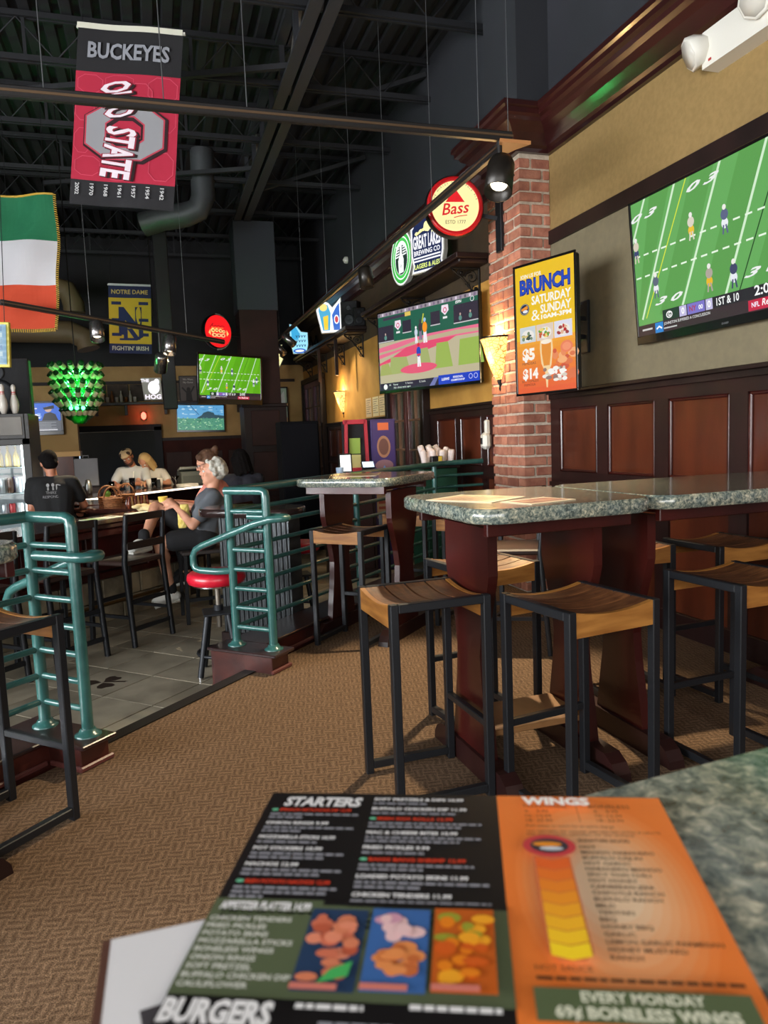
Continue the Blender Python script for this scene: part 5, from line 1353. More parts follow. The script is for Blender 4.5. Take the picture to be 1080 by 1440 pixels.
# ================================================================== GREEN BOTTLE CHANDELIER
t = thing('bottle_chandelier', 'round chandelier of green beer bottles glowing over the bar', 'chandelier', (-.82, 9.25, 2.04))
gg = M('green_glass', L(16, 110, 44), .12, 0, spec=.8, trans=.55); lb_m = M('bottle_label', L(206, 196, 160), .6)
BOT = MB().lathe([(.0001, 0), (.028, .0), (.031, .008), (.031, .125), (.024, .155), (.013, .18), (.0125, .232), (.0001, .234)], 10).mesh('bottle')
LBL = MB().lathe([(.0315, .03), (.0315, .10)], 10).mesh('bottle_label')
for ring in range(6):
    z = .25 - ring * .10; R = .30 - (.10 if ring == 5 else .035 if ring == 4 else 0); n = 15
    for k in range(n):
        a = 2 * PI * (k + .5 * (ring % 2)) / n
        dn = Vector((-math.cos(a), -math.sin(a), -.55 - .12 * ring)).normalized()
        q = Vector((0, 0, 1)).rotation_difference(dn)
        b = link('bottle', BOT, gg, t, mw=Matrix.Translation((R * math.cos(a), R * math.sin(a), z)) @ q.to_matrix().to_4x4())
        link('bottle_label', LBL, lb_m, b)
for z in (.27, .05, -.18): MB().tube([(.20 * math.cos(2 * PI * k / 20), .20 * math.sin(2 * PI * k / 20), z - .1) for k in range(20)], .008, 5, True).obj('hoop', iron, t)
MB().cyl((0, 0, -.2), (0, 0, CZ - 2.04), .006, n=6).obj('hanging_rod', iron, t)
for p, e in (((.0, .0, .05), 40), ((0, 0, -.2), 26)):
    l = bpy.data.lights.new('lamp_light', 'POINT'); l.energy = e; l.color = (.08, 1, .22); l.shadow_soft_size = .03
    o = bpy.data.objects.new('lamp_light', l); COL.objects.link(o); o.parent = t; o.location = p
for k in range(3):
    a = -PI / 2 + (k - 1) * .8
    MB().ell((.09 * math.cos(a), .09 * math.sin(a) - .14, -.26), .022, 10, 8).obj('bulb', EM('green_bulb', (.1, 1, .35, 1), 6), t)

# ================================================================== DUCTS AND PIPES
duct_m = M('duct_grey', L(92, 94, 98), .5, .4); duct_b = M('duct_beige', L(112, 92, 66), .6)
def duct(label, pts, r, mat):
    o = MB().tube(pts, r, 18).obj('air_duct', mat); tag(o, label, 'duct')
duct('grey elbow of round air duct below the roof joists', [(.05, 10.9, 4.36), (.30, 10.8, 4.42), (.62, 10.7, 4.46), (.78, 10.66, 4.52), (.86, 10.64, 4.68), (.88, 10.64, 5.3)], .16, duct_m)
duct('beige air duct running behind the flag, upper left', [(-6.3, 14.2, 3.35), (-2.3, 13.9, 3.35), (-1.25, 13.8, 3.32), (-1.02, 13.75, 3.20), (-.98, 13.73, 3.02)], .19, duct_b)
duct('beige duct elbow above the beige duct behind the flag', [(-2.2, 13.4, 4.0), (-1.5, 13.3, 4.0), (-1.2, 13.25, 3.9), (-1.12, 13.22, 3.68), (-1.12, 13.22, 3.55)], .17, duct_b)
o = MB().box((.26, 11.35, 3.6), (.20, .20, 3.5), .01).obj('service_post', M('post_dark', L(40, 40, 44), .6)); tag(o, 'dark square service post standing up to the roof right of the navy banner', 'post')
o.location = (0, 0, 0)
MB().tube([(-.14, -.04, 1.65)] + [(-.16, -.14 - .02 * k, 1.5 - k * .25) for k in range(9)] , .008, 5).obj('cable', black_plastic, o, loc=(.26, 11.35, 3.6))

# ================================================================== COOLER, CANS, PINS
FX0, FX1, FY0, FY1, FZ1 = -2.10, -1.17, 7.92, 8.60, 1.685
t = thing('drinks_cooler', 'black glass-door drinks cooler with lit shelves behind the bar', 'cooler', (FX0, FY0, TZ))
fT = Matrix.Translation((-FX0, -FY0, -TZ)); ck = M('cooler_black', L(30, 28, 28), .4)
def fb(nm, a, b, c, d, e, f, m, bev=.004): return MB(fT).box(((a + b) / 2, (c + d) / 2, (e + f) / 2), (b - a, d - c, f - e), bev).obj(nm, m, t)
fb('side_panel', FX0, FX0 + .04, FY0, FY1, TZ, FZ1, ck); fb('side_panel', FX1 - .04, FX1, FY0, FY1, TZ, FZ1, ck)
fb('back_panel', FX0 + .04, FX1 - .04, FY1 - .03, FY1, TZ, FZ1, M('cooler_white', L(226, 232, 236), .5)); fb('base_panel', FX0 + .04, FX1 - .04, FY0 + .05, FY1, TZ, TZ + .14, ck)
fb('header', FX0 + .04, FX1 - .04, FY0 - .01, FY1, 1.44, FZ1, ck)
fb('header_face', FX0 + .06, FX1 - .06, FY0 - .016, FY0 - .008, 1.475, 1.655, M('header_grey', L(104, 98, 90), .3, 0, L(70, 66, 60), 2))
cv = Cv()
for a in (45, 135, 225, 315): a = math.radians(a); cv.disc(.028 * math.cos(a), .028 * math.sin(a), .026, .03, (150, 196, 50), rot=a)
cv.line([(0, -.01), (-.02, -.065)], .008, (150, 196, 50)); cv.text('BAR', .0, -.095, .025, (226, 130, 40), al='c')
cv.obj('header_emblem', print_matte, t, mw=fT @ FR((-1.62, FY0 - .018, 1.585), (1, 0, 0), (0, 0, 1)))
for a, b, e, f in ((FX0 + .02, FX0 + .07, TZ + .14, 1.44), (FX1 - .07, FX1 - .0, TZ + .14, 1.44), (FX0 + .02, FX1, TZ + .14, TZ + .22), (FX0 + .02, FX1, 1.38, 1.44)): fb('door_frame', a, b, FY0 - .03, FY0 + .01, e, f, ck)
fb('door_glass', FX0 + .07, FX1 - .07, FY0 - .012, FY0 - .006, TZ + .22, 1.38, M('cooler_glass', (.95, 1, 1, 1), .02, trans=1, spec=.3))
MB(fT).bar((FX1 - .085, FY0 + .03, TZ + .2), (FX1 - .085, FY0 + .03, 1.40), .02, .02).obj('lamp_strip', EM('cooler_strip', (.9, 1, .98, 1), 3.5), t)
SH = (1.165, .905, .645, .385, .125)
for z in SH: fb('shelf', FX0 + .05, FX1 - .1, FY0 + .05, FY1 - .05, z - .012, z, M('shelf_wire', L(206, 212, 216), .4, .3), .002)
l = bpy.data.lights.new('lamp_light', 'AREA'); l.shape = 'RECTANGLE'; l.size = .05; l.size_y = 1.1; l.energy = 1.2; l.color = (.9, 1, 1)
o = bpy.data.objects.new('lamp_light', l); COL.objects.link(o); o.parent = t; o.location = (FX1 - .10 - FX0, .10, .85); o.rotation_euler = Vector((-1, .35, 0)).to_track_quat('-Z', 'Y').to_euler()
CAN = MB().lathe([(.0001, 0), (.024, 0), (.031, .012), (.031, .145), (.026, .158), (.0001, .156)], 12).mesh('can')
BTL = MB().lathe([(.0001, 0), (.028, 0), (.03, .01), (.03, .11), (.013, .15), (.013, .205), (.0001, .207)], 12).mesh('bottle')
cols = {'gold': (206, 176, 70), 'brown': (96, 56, 34), 'silver': (196, 200, 206), 'violet': (120, 110, 190), 'red': (170, 40, 44), 'white': (224, 224, 226), 'dark': (60, 40, 44)}
nth = ('first', 'second', 'third', 'fourth', 'fifth', 'sixth', 'seventh')
rows = (('bottle', ('gold', 'gold', 'gold', 'brown', 'brown', 'gold', 'brown'), 'top'), ('can', ('white', 'violet', 'white', 'silver', 'violet', 'violet', 'violet'), 'second'), ('can', ('silver', 'brown', 'silver', 'red', 'white', 'dark', 'dark'), 'third'), ('can', ('white', 'red', 'silver', 'white', 'violet', 'silver', 'white'), 'fourth'))
for (kind, cs, rn), z in zip(rows, (SH[0], SH[0] - .205 + .0, SH[1], SH[2])):
    if rn == 'second': z = SH[1] ; dy = .30
    else: dy = .12
    for k, c in enumerate(cs):
        x = FX1 - .16 - k * .072
        me = (BTL if kind == 'bottle' else CAN).copy(); me.materials.clear(); me.materials.append(M('drink_' + c, L(*cols[c]), .3, .5 if c in ('silver', 'gold') else .1))
        o = link(kind, me, None, None, loc=(x, FY0 + dy, z + .001 + (.165 if rn == 'second' else 0)))
        if rn == 'second': o.location.y = FY0 + .20; o.location.z = SH[1] + .002; o.location.x = x + .036
        tag(o, '%s %s in the cooler, %s row, %s from the right' % (c, kind, {'top': 'top', 'second': 'rear middle', 'third': 'front middle', 'fourth': 'low'}[rn], nth[k]), kind, 'drinks in the cooler')
pin_m = M('pin_white', L(206, 200, 190), .35); pin_r = M('pin_red', L(190, 40, 50), .4)
def pin(x, y, lb):
    p = [(.0001, 0), (.026, 0), (.045, .06), (.052, .105), (.047, .16), (.03, .215), (.021, .25), (.024, .285), (.029, .315), (.024, .345), (.0001, .362)]
    s = .82; t = thing('bowling_pin', lb, 'bowling pin', (x, y, FZ1 + .002), group='bowling pins')
    MB().lathe([(a * s, b * s) for a, b in p], 18).obj('body', pin_m, t)
    for z in (.238, .262): MB().lathe([(.0235 * s, (z - .006) * s), (.0245 * s, z * s), (.0235 * s, (z + .006) * s)], 18).obj('red_band', pin_r, t)
for (x, y), lb in zip(((-1.40, 8.03), (-1.31, 8.10), (-1.49, 8.12), (-1.58, 8.04)), ('white bowling pin on the cooler, front one with two clear red bands', 'white bowling pin on the cooler, rightmost', 'white bowling pin on the cooler, behind the front pin to the left', 'white bowling pin on the cooler, at the left edge')): pin(x, y, lb)
t = thing('hanging_sign', 'corner of a lit blue grid board with yellow frame at the left edge', 'sign', mw=FR((-1.22, 6.30, 2.14), (.96, -.28, -.05), (.03, .02, 1)))
MB().box((0, 0, -.02), (.44, .34, .03), .004).obj('frame', M('board_yellow', L(190, 176, 70), .5), t)
cv = Cv(); cv.rect(-.20, -.15, .20, .15, (150, 196, 226))
for i in range(12): 
    for j in range(6): cv.rect(-.19 + i * .032, -.14 + j * .047, -.165 + i * .032, -.105 + j * .047, ((90, 140, 190), (196, 226, 236), (120, 170, 200))[(i + 2 * j) % 3])
cv.obj('grid_face', PRINT('grid_glow', .4, emit=.7), t, mw=Matrix.Translation((0, 0, .001)))
for s in (-.18, .18): MB().cyl((s, .17, -.02), (s * .9, CZ - 2.14, -.02), .003, n=5).obj('hanging_cord', black_plastic, t)

# ================================================================== HOST CORNER beyond the railing
t = thing('black_cabinet', 'tall plain black cabinet standing right of the dark column', 'cabinet', (1.55, 9.40, TZ))
MB().box((.25, .2, .86), (.50, .40, 1.70), .01).obj('carcass', M('cabinet_black', L(12, 12, 16), .85, spec=.15), t); MB().box((.25, -.006, .88), (.47, .012, 1.6), .004).obj('door', M('cabinet_door', L(13, 13, 18), .8, spec=.15), t); MB().cyl((.45, -.02, .85), (.45, -.02, 1.0), .008, n=8).obj('handle', dark_steel, t)
t = thing('host_stand', 'dark green cabinet stand behind the railing near the pillar', 'cabinet', (2.47, 6.62, TZ), 0)
MB().box((.17, .2, .57), (.36, .36, 1.14), .008).obj('carcass', M('stand_green', L(16, 58, 40), .45), t); MB().box((.17, .2, 1.155), (.40, .40, .03), .006).obj('top', walnut_dk, t)
MB().box((.17, .012, .5), (.30, .012, .9), .004).obj('front_panel', M('stand_green2', L(20, 66, 46), .45), t)
def roll(x, y, z, k):
    o = MB().lathe([(.0001, 0), (.026, 0), (.031, .05), (.033, .13 + .03 * (k % 3)), (.027, .15 + .03 * (k % 3)), (.012, .145 + .03 * (k % 3)), (.0001, .12)], 10, (0, 0, 0), (.45 * math.sin(k * 2.1), .25 * math.cos(k * 1.7), 1)).obj('napkin_roll', M('napkin_white', L(228, 214, 210), .8), None)
    o.location = (x, y, z); tag(o, 'white rolled napkin on the green stand, %s from the left in the cluster' % ('first', 'second', 'third', 'fourth', 'fifth', 'sixth', 'seventh', 'eighth', 'ninth', 'tenth')[k], 'napkin', 'rolled napkins on the stand')
for k in range(10): roll(2.50 + .030 * k, 6.70 + .06 * (k % 3), 1.021, k)
t = thing('napkin_box', 'small black box with yellow label among the napkins on the stand', 'box', (2.60, 6.645, 1.021)); MB().box((0, 0, .045), (.11, .06, .09), .004).obj('body', black_plastic, t); MB().box((.03, -.032, .045), (.035, .004, .085)).obj('label', M('label_yellow', L(206, 176, 60), .6), t)
t = thing('flyer_rack', 'red open rack of flyers beside the purple kiosk', 'rack', (1.925, 7.72, TZ), D(-8))
rk = M('rack_red', L(176, 26, 48), .4)
for x in (0, .30): MB().bar((x * 1.0 + (.0), 0, 0), (x * .7 + .06, 0, 1.66), .035, .05).obj('upright', rk, t)
for z in (.5, 1.12, 1.64): MB().box((.15, 0, z), (.30 - .05 * z / 1.6, .05, .05), .004).obj('cross_rail', rk, t)
for z, c in ((1.2, (206, 200, 130)), (1.38, (150, 180, 80)), (.8, (206, 180, 140)), (.62, (170, 140, 110))):
    MB().box((.15, .03, z), (.12, .01, .17), .0, Matrix.Rotation(.15, 3, 'X')).obj('flyer', M('flyer_%d' % c[1], L(*c), .6), t)
MB().box((.15, .06, .85), (.27, .02, 1.6)).obj('back_panel', paint_black, t)
t = thing('ticket_kiosk', 'purple display kiosk with posters behind the railing', 'kiosk', (2.24, 7.62, TZ), D(-6))
pu = M('kiosk_purple', L(52, 36, 92), .4)
MB().box((.13, .16, .83), (.27, .32, 1.66), .006).obj('body', pu, t)
cv = Cv(); cv.rect(-.12, -.3, .12, .78, (64, 44, 104)); cv.rect(-.06, .68, .06, .76, (226, 110, 60)); cv.disc(.0, .5, .075, .12, (170, 120, 90)); cv.disc(0, .5, .055, .09, (110, 70, 60)); cv.disc(0, .3, .10, .06, (150, 110, 120)); cv.rect(-.115, .08, .115, .26, (84, 60, 190)); cv.poly([(-.05, .2), (0, .3), (.06, .2)], (110, 150, 210))
for k in range(5): cv.disc(-.08 + .04 * k, .14 + .02 * (k % 2), .02, .02, (206, 190, 250))
cv.rect(-.10, -.28, .08, .06, (196, 166, 130)); cv.rect(-.08, -.12, .06, -.09, (170, 80, 60)); cv.rect(-.08, -.18, .06, -.15, (170, 80, 60)); cv.disc(-.01, .0, .05, .03, (170, 130, 90))
cv.obj('poster', print_gloss, t, mw=FR((.13, -.003, .86), (1, 0, 0), (0, 0, 1)))
cv = Cv(); cv.rect(-.03, -.55, .04, .75, (186, 180, 190))
for k in range(12): cv.rect(-.02, -.5 + k * .10, .03, -.44 + k * .10, ((60, 50, 80), (196, 150, 130), (150, 60, 60))[k % 3])
cv.obj('sticker_strip', print_gloss, t, mw=FR((.268, .18, .85), (0, 1, 0), (0, 0, 1)))
def pos(label, x, y, z, w, h, rz, col):
    t = thing('order_screen', label, 'screen', (x, y, z), rz)
    MB().box((0, 0, h / 2 + .06), (w, .03, h), .006, Matrix.Rotation(-.2, 3, 'X')).obj('casing', black_plastic, t)
    MB().box((0, -.018, h / 2 + .06), (w - .03, .004, h - .03), 0, Matrix.Rotation(-.2, 3, 'X')).obj('lit_screen', EM('pos_glow_' + label[:4], col, 1.6), t); MB().bar((0, .03, 0), (0, .015, h * .5), .05, .03).obj('stand', black_plastic, t); MB().box((0, .02, .006), (.14, .12, .012), .004).obj('foot', black_plastic, t)
t = thing('service_counter', 'dark service counter with the glowing order screens, behind the railing', 'counter', (1.66, 7.25, TZ))
MB().box((.25, .18, .51), (.48, .36, 1.02), .01).obj('carcass', walnut_dk, t); MB().box((.25, .18, 1.035), (.54, .42, .03), .008).obj('top', black_plastic, t)
MB().box((.25, -.008, .5), (.40, .016, .8), .004).obj('door', mahogany_dk, t)
pos('white glowing order screen on the dark service counter', 1.88, 7.40, .90, .14, .20, D(-8), (1, 1, .98, 1))
t = thing('order_tablet', 'pale blue glowing tablet lying tilted by the railing top', 'tablet', (2.10, 7.32, .90)); MB().box((0, 0, .13), (.14, .02, .09), .003, Matrix.Rotation(-.7, 3, 'X')).obj('casing', black_plastic, t); MB().box((0, -.013, .138), (.12, .003, .07), 0, Matrix.Rotation(-.7, 3, 'X')).obj('lit_screen', EM('tablet_glow', (.7, .85, 1, 1), 1.6), t)
MB().box((0, .03, .05), (.10, .08, .10), .004).obj('prop', black_plastic, t)
t = thing('paper_cup', 'white and blue paper cup below the white order screen', 'cup', (1.80, 7.33, .90)); MB().lathe([(.0001, 0), (.03, 0), (.042, .12), (.040, .12), (.0001, .11)], 14).obj('cup', M('cup_blue', L(170, 196, 226), .6), t)

# ================================================================== PEOPLE
skin = M('skin', L(206, 150, 122), .5, 0, L(190, 132, 104), 12); skin2 = M('skin_tan', L(176, 116, 88), .5, 0, L(160, 100, 74), 12)
def V3(*a): return Vector(a)
def hand(mb, wr, d, pn, curl=.5, s=1):
    d = Vector(d).normalized(); pn = Vector(pn); pn = (pn - d * pn.dot(d)).normalized(); sd = d.cross(pn) * s
    k = wr + d * .075
    mb.cap(wr, k - sd * .0, .024, .022); mb.cap(wr + d * .02 + sd * .012, k + sd * .026, .018, .015); mb.cap(wr + d * .02 - sd * .012, k - sd * .026, .018, .014)
    for i, (o, ln) in enumerate(((.030, .066), (.010, .076), (-.011, .070), (-.030, .054))):
        b = k + sd * o; d1 = (d * math.cos(curl * .6) + pn * math.sin(curl * .6)).normalized(); d2 = (d * math.cos(curl * 1.7) + pn * math.sin(curl * 1.7)).normalized()
        m = b + d1 * ln * .5
        mb.cap(b, m, .0105, .0098); mb.cap(m, m + d2 * ln * .5, .0098, .0085)
    tb = wr + d * .025 + sd * .024; tm = tb + (d * .5 + sd * .7 + pn * .35).normalized() * .042
    mb.cap(tb, tm, .0135, .0115); mb.cap(tm, tm + (d * .8 + sd * .1 + pn * .5).normalized() * .034, .0115, .0095)

def person(label, J, top, bottom, hair, hairkind, sk=skin, shoe=None, sleeve=.45, leg=.55, face=(-1, 0, 0), extra=(), sc_=1.0, base=None, hands=True, chest_r=.115):
    f = Vector(face).normalized(); up = (J['head'] - J['neck']).normalized(); side = up.cross(f).normalized(); f = side.cross(up)
    hd = J['head']
    o = base or (J['pelvis'].x, J['pelvis'].y, TZ)
    t = thing('person', label, 'person', o)
    T = Matrix.Translation(-Vector(o)); s = sc_
    HR = Matrix((f, side, up)).transposed()
    mb = MB(T)
    pv, ch, nk = J['pelvis'], (J['shL'] + J['shR']) / 2, J['neck']
    ax = (J['shL'] - J['shR']).normalized(); hx = (J['hipL'] - J['hipR']).normalized()
    def torso(m, e):
        m.cap(J['hipL'], J['hipR'], (.098 + e) * s)
        for q in (-1, 1):
            m.cap(pv + hx * .05 * q * s, ch + ax * .075 * q * s - (ch - pv).normalized() * .08 * s, (.102 + e) * s, (chest_r + e) * s)
        m.cap(J['shL'] - ax * .02, J['shR'] + ax * .02, (.056 + e) * s)
    def limbs(m, e, upto_a=None, upto_l=None, arms=True, legs=True):
        for q in 'LR':
            sh, el, wr = J['sh' + q], J['el' + q], J['wr' + q]
            if arms:
                if upto_a is None: m.cap(sh, el, (.05 + e) * s, (.038 + e) * s); m.cap(el, wr, (.039 + e) * s, (.027 + e) * s)
                else:
                    ee = sh.lerp(el, upto_a); m.cap(sh, ee, (.052 + e) * s, (.046 + e * 1.7) * s)
            if legs and 'kn' + q in J:
                hp, kn, an = J['hip' + q], J['kn' + q], J['an' + q]
                if upto_l is None:
                    m.cap(hp, kn, (.082 + e) * s, (.056 + e) * s); m.cap(kn, an, (.056 + e) * s, (.036 + e) * s)
                    m.ell(kn.lerp(an, .3) - (J['toe' + q] - an).normalized() * .014, (.05 + e) * s, 10, 8)
                elif upto_l <= 1:
                    m.cap(hp, hp.lerp(kn, upto_l), (.084 + e) * s, (.066 + e * 1.5) * s)
                else:
                    m.cap(hp, kn, (.084 + e) * s, (.060 + e) * s); m.cap(kn, kn.lerp(an, upto_l - 1), (.058 + e) * s, (.044 + e) * s)
    torso(mb, 0); limbs(mb, 0)
    mb.cap(nk - up * .05 * s, hd - up * .06 * s - f * .015 * s, .054 * s, .05 * s)
    # head
    def hp_(a, b, c): return hd + f * a * s + side * b * s + up * c * s
    mb.ell(hp_(-.008, 0, .022), (.094 * s, .074 * s, .096 * s), 16, 12, HR); mb.ell(hp_(.022, 0, -.045), (.066 * s, .056 * s, .064 * s), 14, 10, HR); mb.ell(hp_(.055, 0, -.088), (.026 * s, .03 * s, .022 * s), 10, 8, HR)
    mb.cap(hp_(.080, 0, .015), hp_(.104, 0, -.022), .010 * s, .015 * s); mb.cap(hp_(.075, -.032, .03), hp_(.075, .032, .03), .018 * s)
    for q in (-1, 1):
        mb.ell(hp_(-.012, .075 * q, -.005), (.02 * s, .009 * s, .032 * s), 10, 8, HR); mb.ell(hp_(.055, .036 * q, -.02), (.025 * s, .022 * s, .022 * s), 10, 8, HR)
    mb.cap(hp_(.082, -.018, -.052), hp_(.082, .018, -.052), .011 * s)
    for q in 'LR':
        if 'an' + q in J:
            mb.cap(J['an' + q], J['toe' + q], .034 * s, .026 * s)
        if hands: hand(mb, J['wr' + q], J.get('hd' + q, J['wr' + q] - J['el' + q]), J.get('pn' + q, Vector((0, 0, -1))), J.get('curl', .7), 1 if q == 'L' else -1)
    b = fused('body', mb, sk, t, .0095, 4)
    for q in (-1, 1):
        e_ = MB(T).ell(hp_(.080, .031 * q, .004), (.0125 * s, .013 * s, .010 * s), 10, 8, HR).obj('eye', M('eye_white', L(226, 222, 216), .3), t)
        MB(T).ell(hp_(.089, .031 * q, .004), .0055 * s, 8, 6).obj('iris', M('iris', L(52, 40, 34), .3), e_)
    MB(T).ell(hp_(.091, 0, -.052), (.006 * s, .022 * s, .006 * s), 10, 6, HR).obj('mouth', M('lips', L(166, 92, 84), .5), t)
    # clothes
    mb = MB(T); torso(mb, .013); limbs(mb, .014, sleeve, legs=False); mb.cap(nk - up * .06 * s, nk - up * .02 * s, .066 * s, .058 * s)
    fused('shirt', mb, top, t, .012, 5)
    if bottom and 'knL' in J:
        mb = MB(T); mb.cap(J['hipL'], J['hipR'], .114 * s); limbs(mb, .016, None, leg, arms=False); fused('trousers', mb, bottom, t, .012, 5)
    if shoe and 'anL' in J:
        for q in 'LR':
            an, toe = J['an' + q], J['toe' + q]; d = (toe - an); d.z = 0; d.normalize(); dn = Vector((0, 0, -1))
            tilt = (toe - an).normalized()
            mb = MB(T); base_ = an + tilt * .0 + dn * .02
            mb.cap(an - d * .035 + dn * .028, toe + d * .01, .042 * s, .036 * s); mb.cap(an, an + dn * .03, .045 * s, .045 * s); mb.cap(an.lerp(toe, .5), toe, .048 * s, .04 * s)
            sh = fused('shoe', mb, shoe[0], t, .010, 3)
            lo = min(v.co.z for v in sh.data.vertices)
            MB(T).tube([an - d * .06 + dn * .062, an + d * .03 + dn * .066, toe + d * .02 + dn * .036], [.026, .03, .026], 8).obj('sole', shoe[1], sh)
            if len(shoe) > 2: MB(T).cap(an + Vector((0, 0, .015)), an + Vector((0, 0, .055)), .046 * s, .044 * s).obj('sock', shoe[2], t)
    # hair
    mb = MB(T); r_ = random.Random(len(label))
    if hairkind == 'curly':
        for k in range(70):
            a, c = r_.uniform(0, 2 * PI), r_.uniform(-.35, 1)
            p = Vector((math.cos(a) * math.sqrt(1 - c * c), math.sin(a) * math.sqrt(1 - c * c), c))
            if p.x > .45 and p.z < .55: continue
            if p.x > .15 and p.z < .0: continue
            mb.ell(hp_(-.012 + p.x * .094, p.y * .084, .022 + p.z * .098), r_.uniform(.016, .025) * s, 8, 6)
        mb.ell(hp_(-.026, 0, .03), (.090 * s, .081 * s, .098 * s), 14, 10, HR)
    elif hairkind in ('short', 'cap', 'bun'):
        mb.ell(hp_(-.020, 0, .036), (.093 * s, .083 * s, .095 * s), 16, 12, HR); mb.ell(hp_(-.05, 0, -.02), (.06 * s, .074 * s, .06 * s), 12, 8, HR); mb.cap(hp_(.045, -.05, .075), hp_(.045, .05, .075), .034 * s)
        if hairkind == 'bun': mb.ell(hp_(-.10, .0, .075), .042 * s, 12, 8); mb.ell(hp_(-.12, 0.02, .10), .028 * s, 10, 8)
    elif hairkind == 'long':
        mb.ell(hp_(-.022, 0, .034), (.094 * s, .086 * s, .096 * s), 16, 12, HR)
        for k in range(11):
            a = PI * (.30 + 1.4 * k / 10); mb.cap(hp_(.075 * math.cos(a) - .015, .075 * math.sin(a), .03), hp_(.085 * math.cos(a) - .03, .085 * math.sin(a), -.17 + .02 * (k % 2)), .028 * s, .02 * s)
    if mb.v: fused('hair', mb, hair, t, .009, 2)
    for e in extra: e(t, T, hp_, s, HR)
    return t

def glasses(t, T, hp_, s, HR):
    mb = MB(T)
    for q in (-1, 1):
        mb.tube([hp_(.098, .032 * q + .021 * math.cos(2 * PI * k / 14), .004 + .017 * math.sin(2 * PI * k / 14)) for k in range(14)], .0024, 5, True); mb.tube([hp_(.097, .053 * q, .008), hp_(.03, .078 * q, .008), hp_(-.012, .080 * q, .0)], .0022, 5)
    mb.obj('glasses', M('glasses_dark', L(40, 30, 30), .3), t)
def flat_cap(t, T, hp_, s, HR):
    mb = MB(T); mb.ell(hp_(-.012, 0, .068), (.112 * s, .094 * s, .058 * s), 16, 10, HR); mb.ell(hp_(.075, 0, .055), (.055 * s, .066 * s, .018 * s), 14, 8, HR)
    fused('flat_cap', mb, M('cap_tan', L(196, 168, 130), .85), t, .009, 3)
def beard(t, T, hp_, s, HR):
    mb = MB(T); mb.ell(hp_(.035, 0, -.075), (.062 * s, .058 * s, .042 * s), 14, 10, HR)
    for q in (-1, 1): mb.cap(hp_(.02, .062 * q, -.01), hp_(.04, .05 * q, -.07), .014 * s, .02 * s)
    fused('beard', mb, M('beard_brown', L(70, 46, 36), .9), t, .008, 2)

grey_tee = M('tee_grey', L(92, 96, 102), .9, 0, L(80, 84, 90), 10); black_cloth = M('cloth_black', L(20, 20, 23), .9); white_shoe = M('shoe_white', L(222, 222, 216), .6); sole_w = M('sole_white', L(206, 206, 196), .6)
person('white-haired woman in grey t-shirt and black shorts sitting sideways on a stool at the bar', {
    'pelvis': V3(.345, 6.28, .545), 'neck': V3(.425, 6.27, .935), 'head': V3(.448, 6.27, 1.075),
    'shL': V3(.425, 6.105, .885), 'shR': V3(.42, 6.44, .885), 'elL': V3(.245, 6.06, .665), 'wrL': V3(.13, 6.22, .815), 'elR': V3(.26, 6.50, .66), 'wrR': V3(.12, 6.36, .83),
    'hdL': V3(-.5, .5, .35), 'hdR': V3(-.5, -.5, .35), 'pnL': V3(0, .6, -.6), 'pnR': V3(0, -.6, -.6), 'curl': .9,
    'hipL': V3(.345, 6.19, .545), 'hipR': V3(.345, 6.37, .55), 'knL': V3(-.02, 6.20, .53), 'anL': V3(.045, 6.22, .10), 'toeL': V3(-.075, 6.19, .045),
    'knR': V3(-.03, 6.42, .80), 'anR': V3(-.135, 6.10, .565), 'toeR': V3(-.225, 6.00, .525)},
    grey_tee, black_cloth, M('hair_white', L(206, 202, 190), .9, 0, L(160, 156, 146), 30, bump=.8, bscale=55), 'curly', shoe=(white_shoe, sole_w, black_cloth), sleeve=.62, leg=.68, extra=())
person('woman with a brown hair bun and glasses in a coral top beside the white-haired woman', {
    'pelvis': V3(.55, 6.98, .56), 'neck': V3(.50, 6.98, 1.0), 'head': V3(.45, 6.98, 1.14),
    'shL': V3(.50, 6.82, .95), 'shR': V3(.50, 7.14, .95), 'elL': V3(.36, 6.78, .74), 'wrL': V3(.12, 6.86, .79), 'elR': V3(.36, 7.18, .74), 'wrR': V3(.14, 7.06, .79),
    'hipL': V3(.55, 6.89, .56), 'hipR': V3(.55, 7.07, .56), 'knL': V3(.15, 6.88, .56), 'anL': V3(.20, 6.88, .13), 'toeL': V3(.08, 6.88, .08), 'knR': V3(.15, 7.10, .56), 'anR': V3(.20, 7.10, .13), 'toeR': V3(.08, 7.10, .08)},
    M('top_coral', L(206, 130, 116), .9), black_cloth, M('hair_brown', L(76, 48, 33), .8, 0, L(100, 70, 48), 30, bump=.5, bscale=60), 'bun', shoe=(black_cloth, sole_w), sleeve=.7, leg=1.8, extra=(glasses,))
person('bearded man in a tan flat cap and pale polo shirt at the far bar', {
    'pelvis': V3(-.25, 11.62, .55), 'neck': V3(-.34, 11.42, 1.03), 'head': V3(-.40, 11.36, 1.165),
    'shL': V3(-.17, 11.40, .96), 'shR': V3(-.52, 11.45, .96), 'elL': V3(-.14, 11.20, .77), 'wrL': V3(-.38, 11.10, .785), 'elR': V3(-.62, 11.28, .77), 'wrR': V3(-.56, 11.06, .785),
    'hipL': V3(-.16, 11.62, .55), 'hipR': V3(-.34, 11.62, .55), 'knL': V3(-.10, 11.95, .50), 'anL': V3(-.1, 11.9, .05), 'toeL': V3(-.1, 11.78, 0), 'knR': V3(-.4, 11.95, .5), 'anR': V3(-.4, 11.9, .05), 'toeR': V3(-.4, 11.78, 0)},
    M('polo_pale', L(186, 188, 190), .9), black_cloth, M('hair_dark', L(54, 38, 30), .8), 'cap', sk=skin2, shoe=(black_cloth, sole_w), sleeve=.6, leg=1.8, face=(-.25, -1, -.25), extra=(flat_cap, beard))
